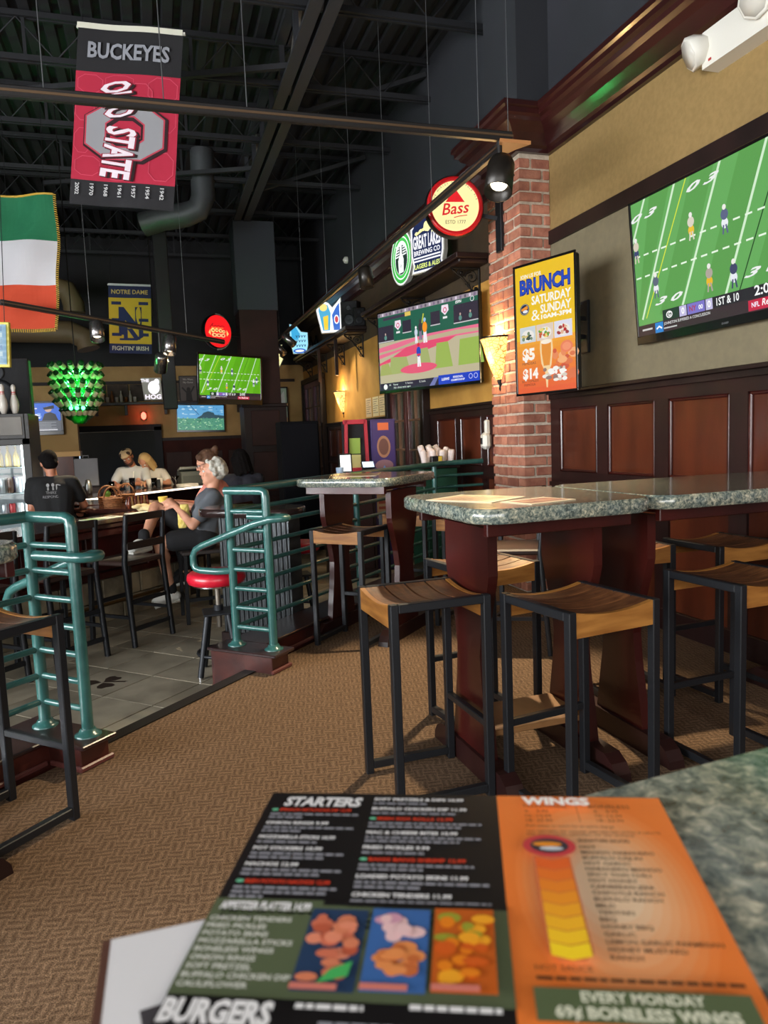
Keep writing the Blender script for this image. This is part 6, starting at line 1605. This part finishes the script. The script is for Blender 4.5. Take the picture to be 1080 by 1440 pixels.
person('blonde woman in white leaning against the bearded man behind the bar', {
    'pelvis': V3(.14, 11.74, .55), 'neck': V3(-.10, 11.50, .98), 'head': V3(-.16, 11.40, 1.095),
    'shL': V3(.08, 11.50, .91), 'shR': V3(-.24, 11.55, .93), 'elL': V3(.16, 11.3, .76), 'wrL': V3(-.04, 11.12, .785), 'elR': V3(-.28, 11.3, .80), 'wrR': V3(-.2, 11.10, .785),
    'hipL': V3(.23, 11.74, .55), 'hipR': V3(.05, 11.74, .55), 'knL': V3(.13, 12.0, .5), 'anL': V3(.13, 11.95, .05), 'toeL': V3(.13, 11.85, 0), 'knR': V3(-.05, 12.0, .5), 'anR': V3(-.05, 11.95, .05), 'toeR': V3(-.05, 11.85, 0)},
    M('top_white', L(206, 202, 196), .9), black_cloth, M('hair_blonde', L(206, 172, 116), .75), 'long', shoe=(black_cloth, sole_w), sleeve=.6, leg=1.8, face=(-.6, -.9, -.5))
def shirt_print(t, T, hp_, s, HR):
    cv = Cv(.0006)
    for k, x in enumerate((-.045, .0)): cv.disc(x, .055, .014, .018, (150, 150, 150), 12); cv.rect(x - .008, .005, x + .008, .035, (130, 130, 130))
    cv.text('D', .025, .01, .05, (150, 150, 150), bold=.03); cv.text('THIRSTY', 0, -.03, .026, (136, 136, 136), al='c', w=.13); cv.text('RESPONDERS', 0, -.068, .024, (130, 130, 132), al='c', w=.19)
    cv.obj('shirt_print', cloth_print, t, fn=lambda x, y, z: (x, y, z - 1.1 * x * x), mw=T @ FR((-.96, 7.595, .93), (1, .1, 0), (0, .05, 1)))
person('bartender seen from behind in black with pale print on the back', {
    'pelvis': V3(-0.980, 7.72, .62), 'neck': V3(-0.980, 7.74, 1.06), 'head': V3(-1.000, 7.78, 1.19),
    'shL': V3(-1.160, 7.73, 1.0), 'shR': V3(-0.800, 7.71, 1.0), 'elL': V3(-1.180, 7.70, .76), 'wrL': V3(-1.070, 7.86, .68), 'elR': V3(-0.720, 7.84, .76), 'wrR': V3(-0.770, 8.04, .70),
    'hipL': V3(-1.070, 7.72, .62), 'hipR': V3(-0.890, 7.72, .62), 'knL': V3(-1.070, 7.78, .28), 'anL': V3(-1.070, 7.72, -.08), 'toeL': V3(-1.070, 7.86, -.11), 'knR': V3(-0.890, 7.78, .28), 'anR': V3(-0.890, 7.72, -.08), 'toeR': V3(-0.890, 7.86, -.11)},
    M('tee_black', L(16, 16, 18), .9), black_cloth, M('hair_black', L(16, 13, 13), .95, bump=.4, bscale=70, spec=.1), 'short', sk=skin2, shoe=(black_cloth, black_cloth), sleeve=.6, leg=1.85, face=(-.3, 1, -.1), extra=(shirt_print,))
person('dark-haired person in dark clothes sitting beyond the bar by the column', {
    'pelvis': V3(.92, 7.95, .52), 'neck': V3(.88, 7.98, .98), 'head': V3(.86, 8.02, 1.12),
    'shL': V3(.70, 8.0, .92), 'shR': V3(1.04, 7.94, .92), 'elL': V3(.62, 8.1, .68), 'wrL': V3(.64, 8.3, .80), 'elR': V3(1.06, 8.1, .68), 'wrR': V3(.9, 8.26, .82),
    'hipL': V3(.83, 7.95, .52), 'hipR': V3(1.01, 7.95, .52), 'knL': V3(.80, 8.35, .5), 'anL': V3(.8, 8.3, .02), 'toeL': V3(.8, 8.42, -.03), 'knR': V3(1.02, 8.35, .5), 'anR': V3(1.02, 8.3, .02), 'toeR': V3(1.02, 8.42, -.03)},
    M('top_navy', L(26, 26, 36), .9), black_cloth, bpy.data.materials['hair_black'], 'long', shoe=(black_cloth, black_cloth), sleeve=.9, leg=1.85, face=(-.5, .8, -.1))
make_low_stool('dark slatted stool under the dark-haired person beyond the bar', .92, 7.95, 0)
make_low_stool('dark slatted stool under the bearded man across the bar', -.25, 11.62, .2)
make_low_stool('dark slatted stool under the blonde woman across the bar', .20, 11.80, .2)
t = thing('snack_bag', 'crumpled yellow bag held by the white-haired woman', 'bag', (.175, 6.19, .74))
mb = MB(); r_ = random.Random(4); n = 12
for i in range(7):
    for k in range(n):
        a = 2 * PI * k / n; w = (.045 + .02 * math.sin(PI * i / 6)) * (1 + r_.uniform(-.14, .14)); mb.v.append(Vector((w * math.cos(a) * .75 + .02 * i / 6, w * math.sin(a) * .6, -.10 + i * .032)))
mb.add([], []); 
for i in range(6):
    for k in range(n): mb.f.append((i * n + k, i * n + (k + 1) % n, (i + 1) * n + (k + 1) % n, (i + 1) * n + k)); mb.sm.append(False)
mb.f += [tuple(range(n))[::-1], tuple(range(6 * n, 7 * n))]; mb.sm += [False, False]
mb.obj('bag_body', M('bag_yellow', L(206, 178, 76), .5, 0, L(226, 206, 120), 20), t)

# ================================================================== THINGS ON THE BAR
BZ = .72
def wicker(label, u, v, rz):
    t = thing('wicker_basket', label, 'basket', UV(u, v, BZ), rz)
    wk = M('wicker', L(150, 98, 56), .7, 0, L(110, 66, 36), 30)
    for j in range(5):
        z = .008 + j * .018; mb = MB()
        mb.tube([(.085 * math.cos(2 * PI * k / 24) * (1 + .08 * j / 4), (.065 + .003 * (-1) ** (k + j)) * math.sin(2 * PI * k / 24) * (1 + .08 * j / 4), z) for k in range(24)], .009, 5, True); mb.obj('weave', wk, t)
    MB().box((0, 0, .006), (.14, .10, .012)).obj('base', wk, t)
    MB().tube([(.09 * math.cos(PI * k / 12), 0, .08 + .12 * math.sin(PI * k / 12)) for k in range(13)], .009, 6).obj('handle', wk, t)
    return t
def bottle_small(label, u, v, col, h=.13, kind='bottle', group=None):
    o = MB().lathe([(.0001, 0), (.026, 0), (.028, h * .55), (.014, h * .8), (.014, h), (.0001, h)], 12).obj(kind, M('sauce_%d_%d' % (col[0], col[1]), L(*col), .3), None); o.location = UV(u, v, BZ); tag(o, label, kind, group)
wicker('wicker basket with arched handle, left one on the bar', 5.28, 5.92, .4)
t = wicker('wicker basket with a green lime in it, middle one on the bar', 5.42, 6.15, .2)
o = MB().ell((0, 0, 0), (.034, .034, .038), 12, 8).obj('lime', M('lime', L(110, 160, 60), .5), None); o.location = UV(5.42, 6.15, BZ + .115); tag(o, 'green lime lying on the middle wicker basket', 'fruit')
wicker('wicker basket at the right on the bar, behind the yellow cup', 5.72, 6.2, -.3)
def flat(label, name, cat, u, v, w, d, rz, col, z=BZ, t_=.002, cols=()):
    t = thing(name, label, cat, UV(u, v, z + .001), rz)
    MB().box((0, 0, t_ / 2), (w, d, t_), 0).obj('sheet', M('sheet_%d_%d_%d' % col, L(*col), .6), t)
    for (x, y, a, b, c) in cols: MB().box((x, y, t_ + .0008), (a, b, .001)).obj('print_block', M('sheet_%d_%d_%d' % c, L(*c), .6), t)
    return t
flat('green and white printed paper on the front of the bar', 'paper_menu', 'paper', 4.36, 5.02, .34, .20, .75, (214, 214, 196), cols=((-.10, 0, .12, .18, (90, 150, 60)), (.10, .02, .06, .05, (40, 40, 44))))
flat('white paper lying on the bar in front of the towel', 'paper_menu', 'paper', 4.82, 5.0, .30, .21, .6, (226, 222, 206))
t = thing('towel', 'crumpled cream bar towel on the bar', 'towel', UV(4.98, 5.12, BZ)); mb = MB()
for k in range(14): mb.ell((r_.uniform(-.12, .12), r_.uniform(-.05, .05), .02 + r_.uniform(0, .03)), (r_.uniform(.035, .06), r_.uniform(.03, .05), r_.uniform(.018, .03)), 10, 7)
fused('folded_cloth', mb, M('towel_cream', L(222, 202, 152), .9), t, .008, 2)
t = thing('cup', 'yellow paper cup beside the cream towel', 'cup', UV(5.20, 5.15, BZ)); MB().lathe([(.0001, 0), (.032, 0), (.045, .11), (.042, .11), (.03, .01), (.0001, .01)], 16).obj('cup', M('cup_yellow', L(220, 190, 80), .6), t)
flat('bright yellow lit tray of food in front of the women', 'food_tray', 'tray', 5.62, 5.55, .26, .18, .7, (240, 206, 110), t_=.012)
t = thing('plate', 'white oval plate on the bar before the women', 'plate', UV(5.38, 5.22, BZ)); MB().lathe([(.0001, .004), (.07, .004), (.11, .018), (.112, .022), (.07, .010), (.0001, .010)], 24).obj('dish', M('plate_white', L(222, 214, 196), .3), t)
t = thing('napkin', 'crumpled pale napkin on the white plate', 'napkin', UV(5.38, 5.22, BZ + .011)); mb = MB()
for k in range(7): mb.ell((r_.uniform(-.05, .05), r_.uniform(-.04, .04), .015), (.03, .025, .014), 9, 6)
fused('crumple', mb, M('napkin_cream', L(230, 214, 170), .9), t, .006, 1)
flat('pink and red folded slip on the bar edge', 'paper_slip', 'paper', 5.12, 4.80, .12, .05, .7, (206, 70, 80), t_=.012)
gl_m = M('glass_clear', (.95, .97, .98, 1), .04, trans=1, spec=.5); beer = M('drink_amber', L(170, 100, 60), .15)
def pint(label, u, v, col, h=.15, straw=False, handle=False):
    t = thing('glass', label, 'glass', UV(u, v, BZ)); MB().lathe([(.0001, 0), (.034, 0), (.042, h), (.039, h), (.031, .012), (.0001, .012)], 18).obj('glass_wall', gl_m, t); MB().lathe([(.0001, .013), (.030, .013), (.036, h * .7), (.0001, h * .7)], 14).obj('drink', M('drink_%d' % col[1], L(*col), .2), t)
    if straw: MB().cyl((.0, 0, .02), (.03, .02, h + .09), .004, n=6).obj('straw', paper_white, t)
    if handle: MB().tube([(-.04, 0, h * .85), (-.085, 0, h * .8), (-.085, 0, h * .3), (-.037, 0, h * .2)], .008, 6).obj('handle', gl_m, t)
pint('tall glass mug of reddish drink with a straw, before the bearded man', 7.3, 7.78, (150, 96, 96), .17, True, True)
pint('tall glass of drink near the bearded man\'s hands', 7.55, 7.62, (130, 110, 104), .15)
pint('dark glass of stout left of the straw mug', 7.0, 7.85, (48, 30, 24), .14)
t = thing('shaker', 'dull silver cocktail shaker on the far bar top', 'shaker', UV(6.62, 7.85, BZ)); MB().lathe([(.0001, 0), (.045, 0), (.05, .10), (.038, .14), (.03, .19), (.0001, .20)], 16).obj('tin', steel, t); MB().lathe([(.031, .165), (.033, .17), (.031, .175)], 14).obj('seam', chrome, t)
t = thing('martini_glass', 'stemmed cocktail glass on the far bar top', 'glass', UV(7.85, 7.50, BZ)); MB().lathe([(.0001, 0), (.035, .002), (.005, .012), (.005, .09), (.055, .16), (.053, .16), (.0001, .095)], 18).obj('stemmed_bowl', gl_m, t); MB().lathe([(.0001, .10), (.036, .14), (.0001, .141)], 14).obj('drink', M('drink_milk', L(206, 196, 190), .3), t)
for k, (u, lb) in enumerate(((7.62, 'white paper cup left in the row by the black napkin holder'), (7.82, 'white paper cup right of the black napkin holder'))):
    t = thing('paper_cup', lb, 'cup', UV(u, 7.78, BZ)); MB().lathe([(.0001, 0), (.035, 0), (.048, .13), (.045, .13), (.0001, .02)], 16).obj('cup', M('cup_white', L(206, 200, 194), .6), t)
t = thing('napkin_holder', 'black napkin holder between two white cups', 'holder', UV(7.72, 7.74, BZ)); MB().box((0, 0, .06), (.10, .09, .12), .006).obj('holder_box', black_plastic, t); MB().box((0, 0, .11), (.08, .07, .05), .004).obj('napkins', paper_white, t)
t = thing('cash_register', 'grey register terminal on the far bar top at the right', 'register', UV(8.42, 7.60, BZ), D(8))
gp_ = M('register_grey', L(92, 98, 96), .5); MB().box((0, 0, .10), (.55, .36, .20), .012).obj('body', gp_, t); MB().box((-.02, .06, .23), (.5, .22, .04), .01, Matrix.Rotation(-.2, 3, 'X')).obj('lid', M('register_lid', L(150, 154, 150), .5), t); MB().box((0, -.185, .08), (.5, .012, .12), .004).obj('drawer', M('register_drawer', L(74, 80, 78), .5), t)
t = thing('paper_stack', 'stack of white papers in front of the register', 'paper', UV(7.95, 7.38, BZ), .5)
for k in range(5): MB().box((.004 * (k % 2), .003 * k, .004 + .008 * k), (.26, .17, .007), 0, Matrix.Rotation(.05 * k, 3, 'Z')).obj('sheet_bundle', paper_white, t)
t = thing('cutting_board', 'grey plastic board leaning behind the far bar', 'board', (-1.02, 11.9, .74)); MB().box((0, 0, .22), (.34, .02, .42), .008, Matrix.Rotation(-.12, 3, 'X')).obj('board', M('board_grey2', L(120, 116, 116), .5), t); MB().tube([(-.04, .03, .44), (-.04, .035, .47), (.04, .035, .47), (.04, .03, .44)], .008, 6).obj('grip', M('board_grey2', L(120, 116, 116), .5), t); MB().box((0, 0, -.14), (.6, .3, .28), .01).obj('stand_shelf', walnut_dk, t); MB().box((0, .0, -.57), (.5, .26, .60), .01).obj('stand_leg', walnut_dk, t)
for k in range(14):
    a = k / 13; o = MB().lathe([(.0001, 0), (.016, 0), (.018, .05), (.0075, .08), (.0075, .11), (.0001, .112)], 8).obj('bottle', M('mini_%d' % (k % 4), L(*((120, 60, 40), (70, 40, 34), (160, 120, 70), (90, 50, 60))[k % 4]), .25), None)
    o.location = UV(5.10 + .26 * a, 5.50 + .05 * (k % 2), BZ); tag(o, 'small dark bottle in the double row before the wicker baskets, %s from the left' % ('first', 'second', 'third', 'fourth', 'fifth', 'sixth', 'seventh', 'eighth', 'ninth', 'tenth', 'eleventh', 'twelfth', 'thirteenth', 'fourteenth')[k], 'bottle', 'small bottles before the baskets')
t = thing('point_of_sale', 'dark touch screen with blue squares beside the drinks cooler', 'screen', (-1.01, 8.33, .711), D(6))
MB().box((0, 0, .18), (.24, .03, .22), .006, Matrix.Rotation(-.3, 3, 'X')).obj('casing', black_plastic, t); MB().box((0, .02, .04), (.12, .10, .08), .006).obj('stand', black_plastic, t)
cv = Cv(.001); cv.rect(-.11, -.095, .11, .095, (40, 56, 76))
for k in range(4):
    for q in range(4): cv.rect(-.10 + q * .052, -.08 + k * .042, -.06 + q * .052, -.05 + k * .042, ((90, 110, 130), (130, 140, 150), (60, 80, 100))[(k + q) % 3])
cv.obj('screen', PRINT('pos_dim', .4, emit=.35), t, mw=FR((0, -.0165, .175), (1, 0, 0), (0, .3, .95)))
t = thing('back_cabinet', 'dark low cabinet behind the bartender carrying the touch screen', 'cabinet', (-1.13, 8.22, TZ)); MB().box((.12, .13, .43), (.24, .26, .86), .008).obj('carcass', walnut_dk, t); MB().box((.12, -.004, .42), (.20, .012, .7), .004).obj('door', mahogany_dk, t)
t = thing('phone', 'phone in a lit hand by the dark-haired person', 'phone', (.74, 8.30, .84), .3); MB().box((0, 0, .05), (.07, .012, .14), .004, Matrix.Rotation(.4, 3, 'X')).obj('casing', black_plastic, t); MB().box((0, -.007, .05), (.06, .003, .12), 0, Matrix.Rotation(.4, 3, 'X')).obj('lit_screen', EM('phone_glow', (.8, .85, 1, 1), 1.5), t)

# ================================================================== MENUS
def words(cv, x, y, w, h, col, r, al=.0):
    """a line of print too small to read: a run of short word strokes"""
    px = x
    while px < x + w:
        ln = min(r.uniform(.0022, .0075), x + w - px); cv.rect(px, y, px + ln, y + h, col); px += ln + .0011
mA = D(-23.5); MX = (math.cos(mA), math.sin(mA), 0); MY = (-math.sin(mA), math.cos(mA), 0)
t = thing('menu', 'large open food menu lying on the near table', 'menu', mw=FR((.0635, .502, 1.0695), MX, MY))
MB().box((.133, -.18, -.0004), (.266, .36, .0016), .0004).obj('card', M('menu_card', L(30, 28, 28), .35), t)
cv = Cv(.00004); r = random.Random(2); wh = (226, 224, 224); gy = (150, 150, 158); rd = (206, 62, 38)
cv.rect(0, -.36, .266, 0, (26, 24, 25)); cv.rect(.158, -.36, .266, 0, (232, 122, 52))
for k in range(9):
    e = .006 * k; cv.disc(.214, -.10, .050 - .004 * k, .094 - .008 * k, (236, int(130 + 9 * k), int(62 + 13 * k)), 26)
cv.hold = True; cv.up(); cv.z += .0002
cv.text('STARTERS', .012, -.0185, .0112, wh, w=.054, bold=.05, shear=.15)
def col(x, w, y, rows):
    for nm, c, n in rows:
        if c == rd: cv.disc(x + .002, y + .0016, .0024, .0016, (110, 190, 150), 10)
        cv.text(nm, x + (.005 if c == rd else 0), y, .0034, c, bold=.045, maxw=w * .82); y -= .0052
        for i in range(n): words(cv, x, y, w * (r.uniform(.86, 1) if i < n - 1 else r.uniform(.3, .8)), .0021, gy, r); y -= .0041
        y -= .0034
col(.006, .060, -.026, (('SPINACH ARTICHOKE DIP 12.99', rd, 2), ('ONION RINGS 9.99', wh, 2), ('MOZZARELLA STICKS 10.99', wh, 1), ('POT STICKERS 10.99', wh, 2), ('NACHOS 12.99', wh, 2), ('IRISH POTATO NACHOS 12.99', rd, 3), ('QUESADILLA 12.99', wh, 2)))
col(.074, .078, -.010, (('SOFT PRETZELS & DIPS 10.99', wh, 1), ('BUFFALO CHICKEN DIP 11.99', wh, 1), ('IRISH EGG ROLLS 12.99', rd, 2), ('MAC & CHEESE BITES 10.99', wh, 2), ('FRIED PICKLES 9.99', wh, 1), ('BANG BANG SHRIMP 12.99', rd, 2), ('LOADED POTATO SKINS 11.99', wh, 2), ('CHICKEN TENDERS 11.99', wh, 2), ('CAULIFLOWER BITES 10.99', wh, 2)))
cv.hold = False; cv.rect(-.0, -.190, .158, -.120, (86, 96, 70)); cv.rect(.060, -.124, .158, -.120, (26, 24, 25)); cv.hold = True
cv.text('APPETIZER PLATTER 14.99', .004, -.129, .0062, wh, bold=.05, w=.050)
for k, s in enumerate(('CHICKEN TENDERS', 'FRIED PICKLES', 'POTATO SKINS', 'MOZZARELLA STICKS', 'BONELESS WINGS', 'ONION RINGS', 'SOFT PRETZEL', 'BUFFALO CHICKEN DIP', 'CAULIFLOWER')): cv.text(s, .002, -.1385 - k * .0058, .0035, (206, 206, 196), bold=.03)
cv.hold = False
for x0, pal, bg in ((.0555, ((206, 112, 84), (226, 138, 108), (186, 90, 64), (214, 126, 92)), (40, 60, 90)), (.088, ((196, 104, 56), (226, 140, 80), (230, 190, 190), (206, 150, 170)), (60, 100, 160)), (.1205, ((226, 126, 30), (236, 160, 40), (206, 90, 30), (150, 150, 50)), (190, 90, 30))):
    cv.rect(x0, -.185, x0 + .030, -.127, bg)
    for k in range(26):
        c = pal[k % 4]; yy = r.uniform(-.178, -.134); xx = r.uniform(x0 + .005, x0 + .025)
        if x0 == .088: c = pal[k % 2] if yy < -.155 else pal[2 + k % 2]
        cv.disc(xx, yy, r.uniform(.003, .0065), r.uniform(.0025, .005), c, 9)
    if x0 < .06: cv.poly([(x0 + .012, -.181), (x0 + .026, -.176), (x0 + .027, -.166), (x0 + .017, -.172)], (70, 170, 90))
    cv.rect(x0, -.185, x0 + .022, -.181, (206, 120, 106))
cv.hold = True
cv.text('BURGERS', -.0 + .003, -.209, .0125, wh, w=.050, bold=.05); words(cv, .062, -.199, .03, .003, wh, r); words(cv, .112, -.197, .04, .003, wh, r)
for k in range(9): words(cv, .006, -.222 - .008 * k, .058, .0022, gy, r); words(cv, .074, -.208 - .008 * k, .075, .0022, gy, r)
bk = (70, 40, 26)
cv.text('WINGS', .174, -.0185, .0092, (250, 244, 238), w=.044, bold=.05)
cv.text('TRADITIONAL', .174, -.0230, .0042, bk, w=.029); cv.text('BONELESS', .2165, -.0225, .0042, bk, w=.026)
for k, (a, b) in enumerate((('6-   9.99', '6-   8.99'), ('10- 14.99', '10- 13.99'), ('18- 25.99', '18- 22.99'))): cv.text(a, .175, -.0290 - k * .0056, .0032, bk); cv.text(b, .219, -.0280 - k * .0056, .0032, bk)
cv.line([(.2085, -.018), (.2085, -.040)], .0005, (150, 90, 50))
cv.text('Add celery or ranch for an extra charge', .174, -.0465, .0030, bk, w=.054)
for k in range(2): cv.text('ALL ORDERS OF WINGS ARE SERVED WITH A SAUCE' if k == 0 else 'NO SPLITTING ORDERS OF SIX WINGS', .174, -.0525 - k * .0036, .0024, bk, w=.080 - .016 * k)
tx, ty = .186, -.068; cv.hold = False
cv.poly([(tx - .0105, -.078), (tx + .0105, -.078), (tx + .0105, -.158), (tx + .006, -.163), (tx - .006, -.163), (tx - .0105, -.158)], (206, 110, 70))
for k in range(8):
    y = -.0795 - k * .0102; c = (int(226 + 3 * k), int(98 + 16 * k), 40)
    cv.poly([(tx - .0095, y), (tx, y - .003), (tx + .0095, y), (tx + .0095, y - .0094), (tx, y - .0124), (tx - .0095, y - .0094)], c)
cv.disc(tx, ty, .0155, .0115, (196, 60, 66), 24); cv.disc(tx, ty, .0112, .0078, (56, 50, 60), 20); cv.disc(tx - .001, ty + .0015, .0088, .0026, (226, 140, 40), 14); cv.disc(tx + .001, ty - .003, .007, .002, (200, 206, 214), 12)
cv.hold = True
cv.text('SIGNATURE SAUCES', .2035, -.0635, .0034, bk, w=.030, bold=.02)
for k, s in enumerate(('HOT', 'MANGO HABANERO', 'BUFFALO CAJUN', 'HOT GARLIC', 'HABANERO MANGO', 'SPICY THAI CHILI', 'HOT HONEY', 'CARIBBEAN JERK', 'CHIPOTLE RANCH', 'BUFFALO RANCH', 'MILD', 'TERIYAKI', 'BBQ', 'HONEY BBQ', 'GARLIC', 'LEMON GARLIC PARMESAN', 'HONEY MUSTARD', 'RANCH')): cv.text(s, .2035, -.0705 - k * .0054, .0031, bk, bold=.015)
cv.text('HOT SAUCE', .168, -.1705, .0034, bk); words(cv, .168, -.1765, .090, .0022, bk, r)
cv.hold = False; cv.rect(.166, -.200, .258, -.181, (84, 96, 66)); cv.hold = True; cv.text('EVERY MONDAY', .212, -.1885, .0058, (214, 214, 190), al='c', w=.052, bold=.03); cv.text('69¢ BONELESS WINGS', .212, -.1975, .0062, (214, 214, 190), al='c', w=.076, bold=.04)
for k in range(14): words(cv, .168, -.214 - .0075 * k, .088, .0022, bk, r)
cv.obj('printed_face', print_gloss, t, mw=Matrix.Translation((0, 0, .0006)))
t = thing('menu', 'white and black printed card under the open menu at its left side', 'menu', mw=FR((-.043, .379, 1.0683), (1, -.02, 0), (.02, 1, 0)))
MB().box((.10, -.12, -.0004), (.20, .24, .0012), .0003).obj('card', paper_white, t)
cv = Cv(.00006); cv.rect(0, -.24, .2, 0, (222, 220, 222)); cv.rect(0, -.24, .004, 0, (90, 60, 50)); cv.poly([(.02, -.055), (.06, -.05), (.07, -.11), (.03, -.12)], (70, 66, 70)); cv.obj('printed_face', print_gloss, t, mw=Matrix.Translation((0, 0, .0004)))
def table_card(label, x, y, rz, w, d, kind):
    t = thing('menu', label, 'menu', mw=FR((x, y, 1.0685), (math.cos(rz), math.sin(rz), 0), (-math.sin(rz), math.cos(rz), 0)))
    MB().box((0, 0, 0), (w, d, .0024), .0006).obj('card', M('card_cream', L(226, 206, 176), .4), t)
    cv = Cv(.0003)
    if kind: cv.rect(-w * .43, -d * .38, w * .43, d * .38, (150, 64, 44)); cv.rect(-w * .1, -d * .3, w * .36, d * .1, (196, 130, 100)); cv.disc(-w * .25, 0, w * .09, d * .2, (206, 150, 110))
    else:
        cv.rect(-w * .46, -d * .44, w * .46, d * .44, (222, 190, 156))
        for k in range(8): cv.rect(-w * .4, d * (.32 - .09 * k), w * (.35 - .1 * (k % 3)), d * (.35 - .09 * k), (186, 140, 110))
    cv.obj('printed_face', print_gloss, t, mw=Matrix.Translation((0, 0, .0014)))
table_card('cream menu card on the pillar table, larger and further left', 1.165, 2.575, .55, .24, .30, 0)
table_card('cream card with a dark red print on the pillar table, nearer the edge', 1.30, 2.335, .28, .22, .16, 1)
table_card('cream menu card on the small table by the railing', 1.30, 4.78, -.4, .28, .36, 0)
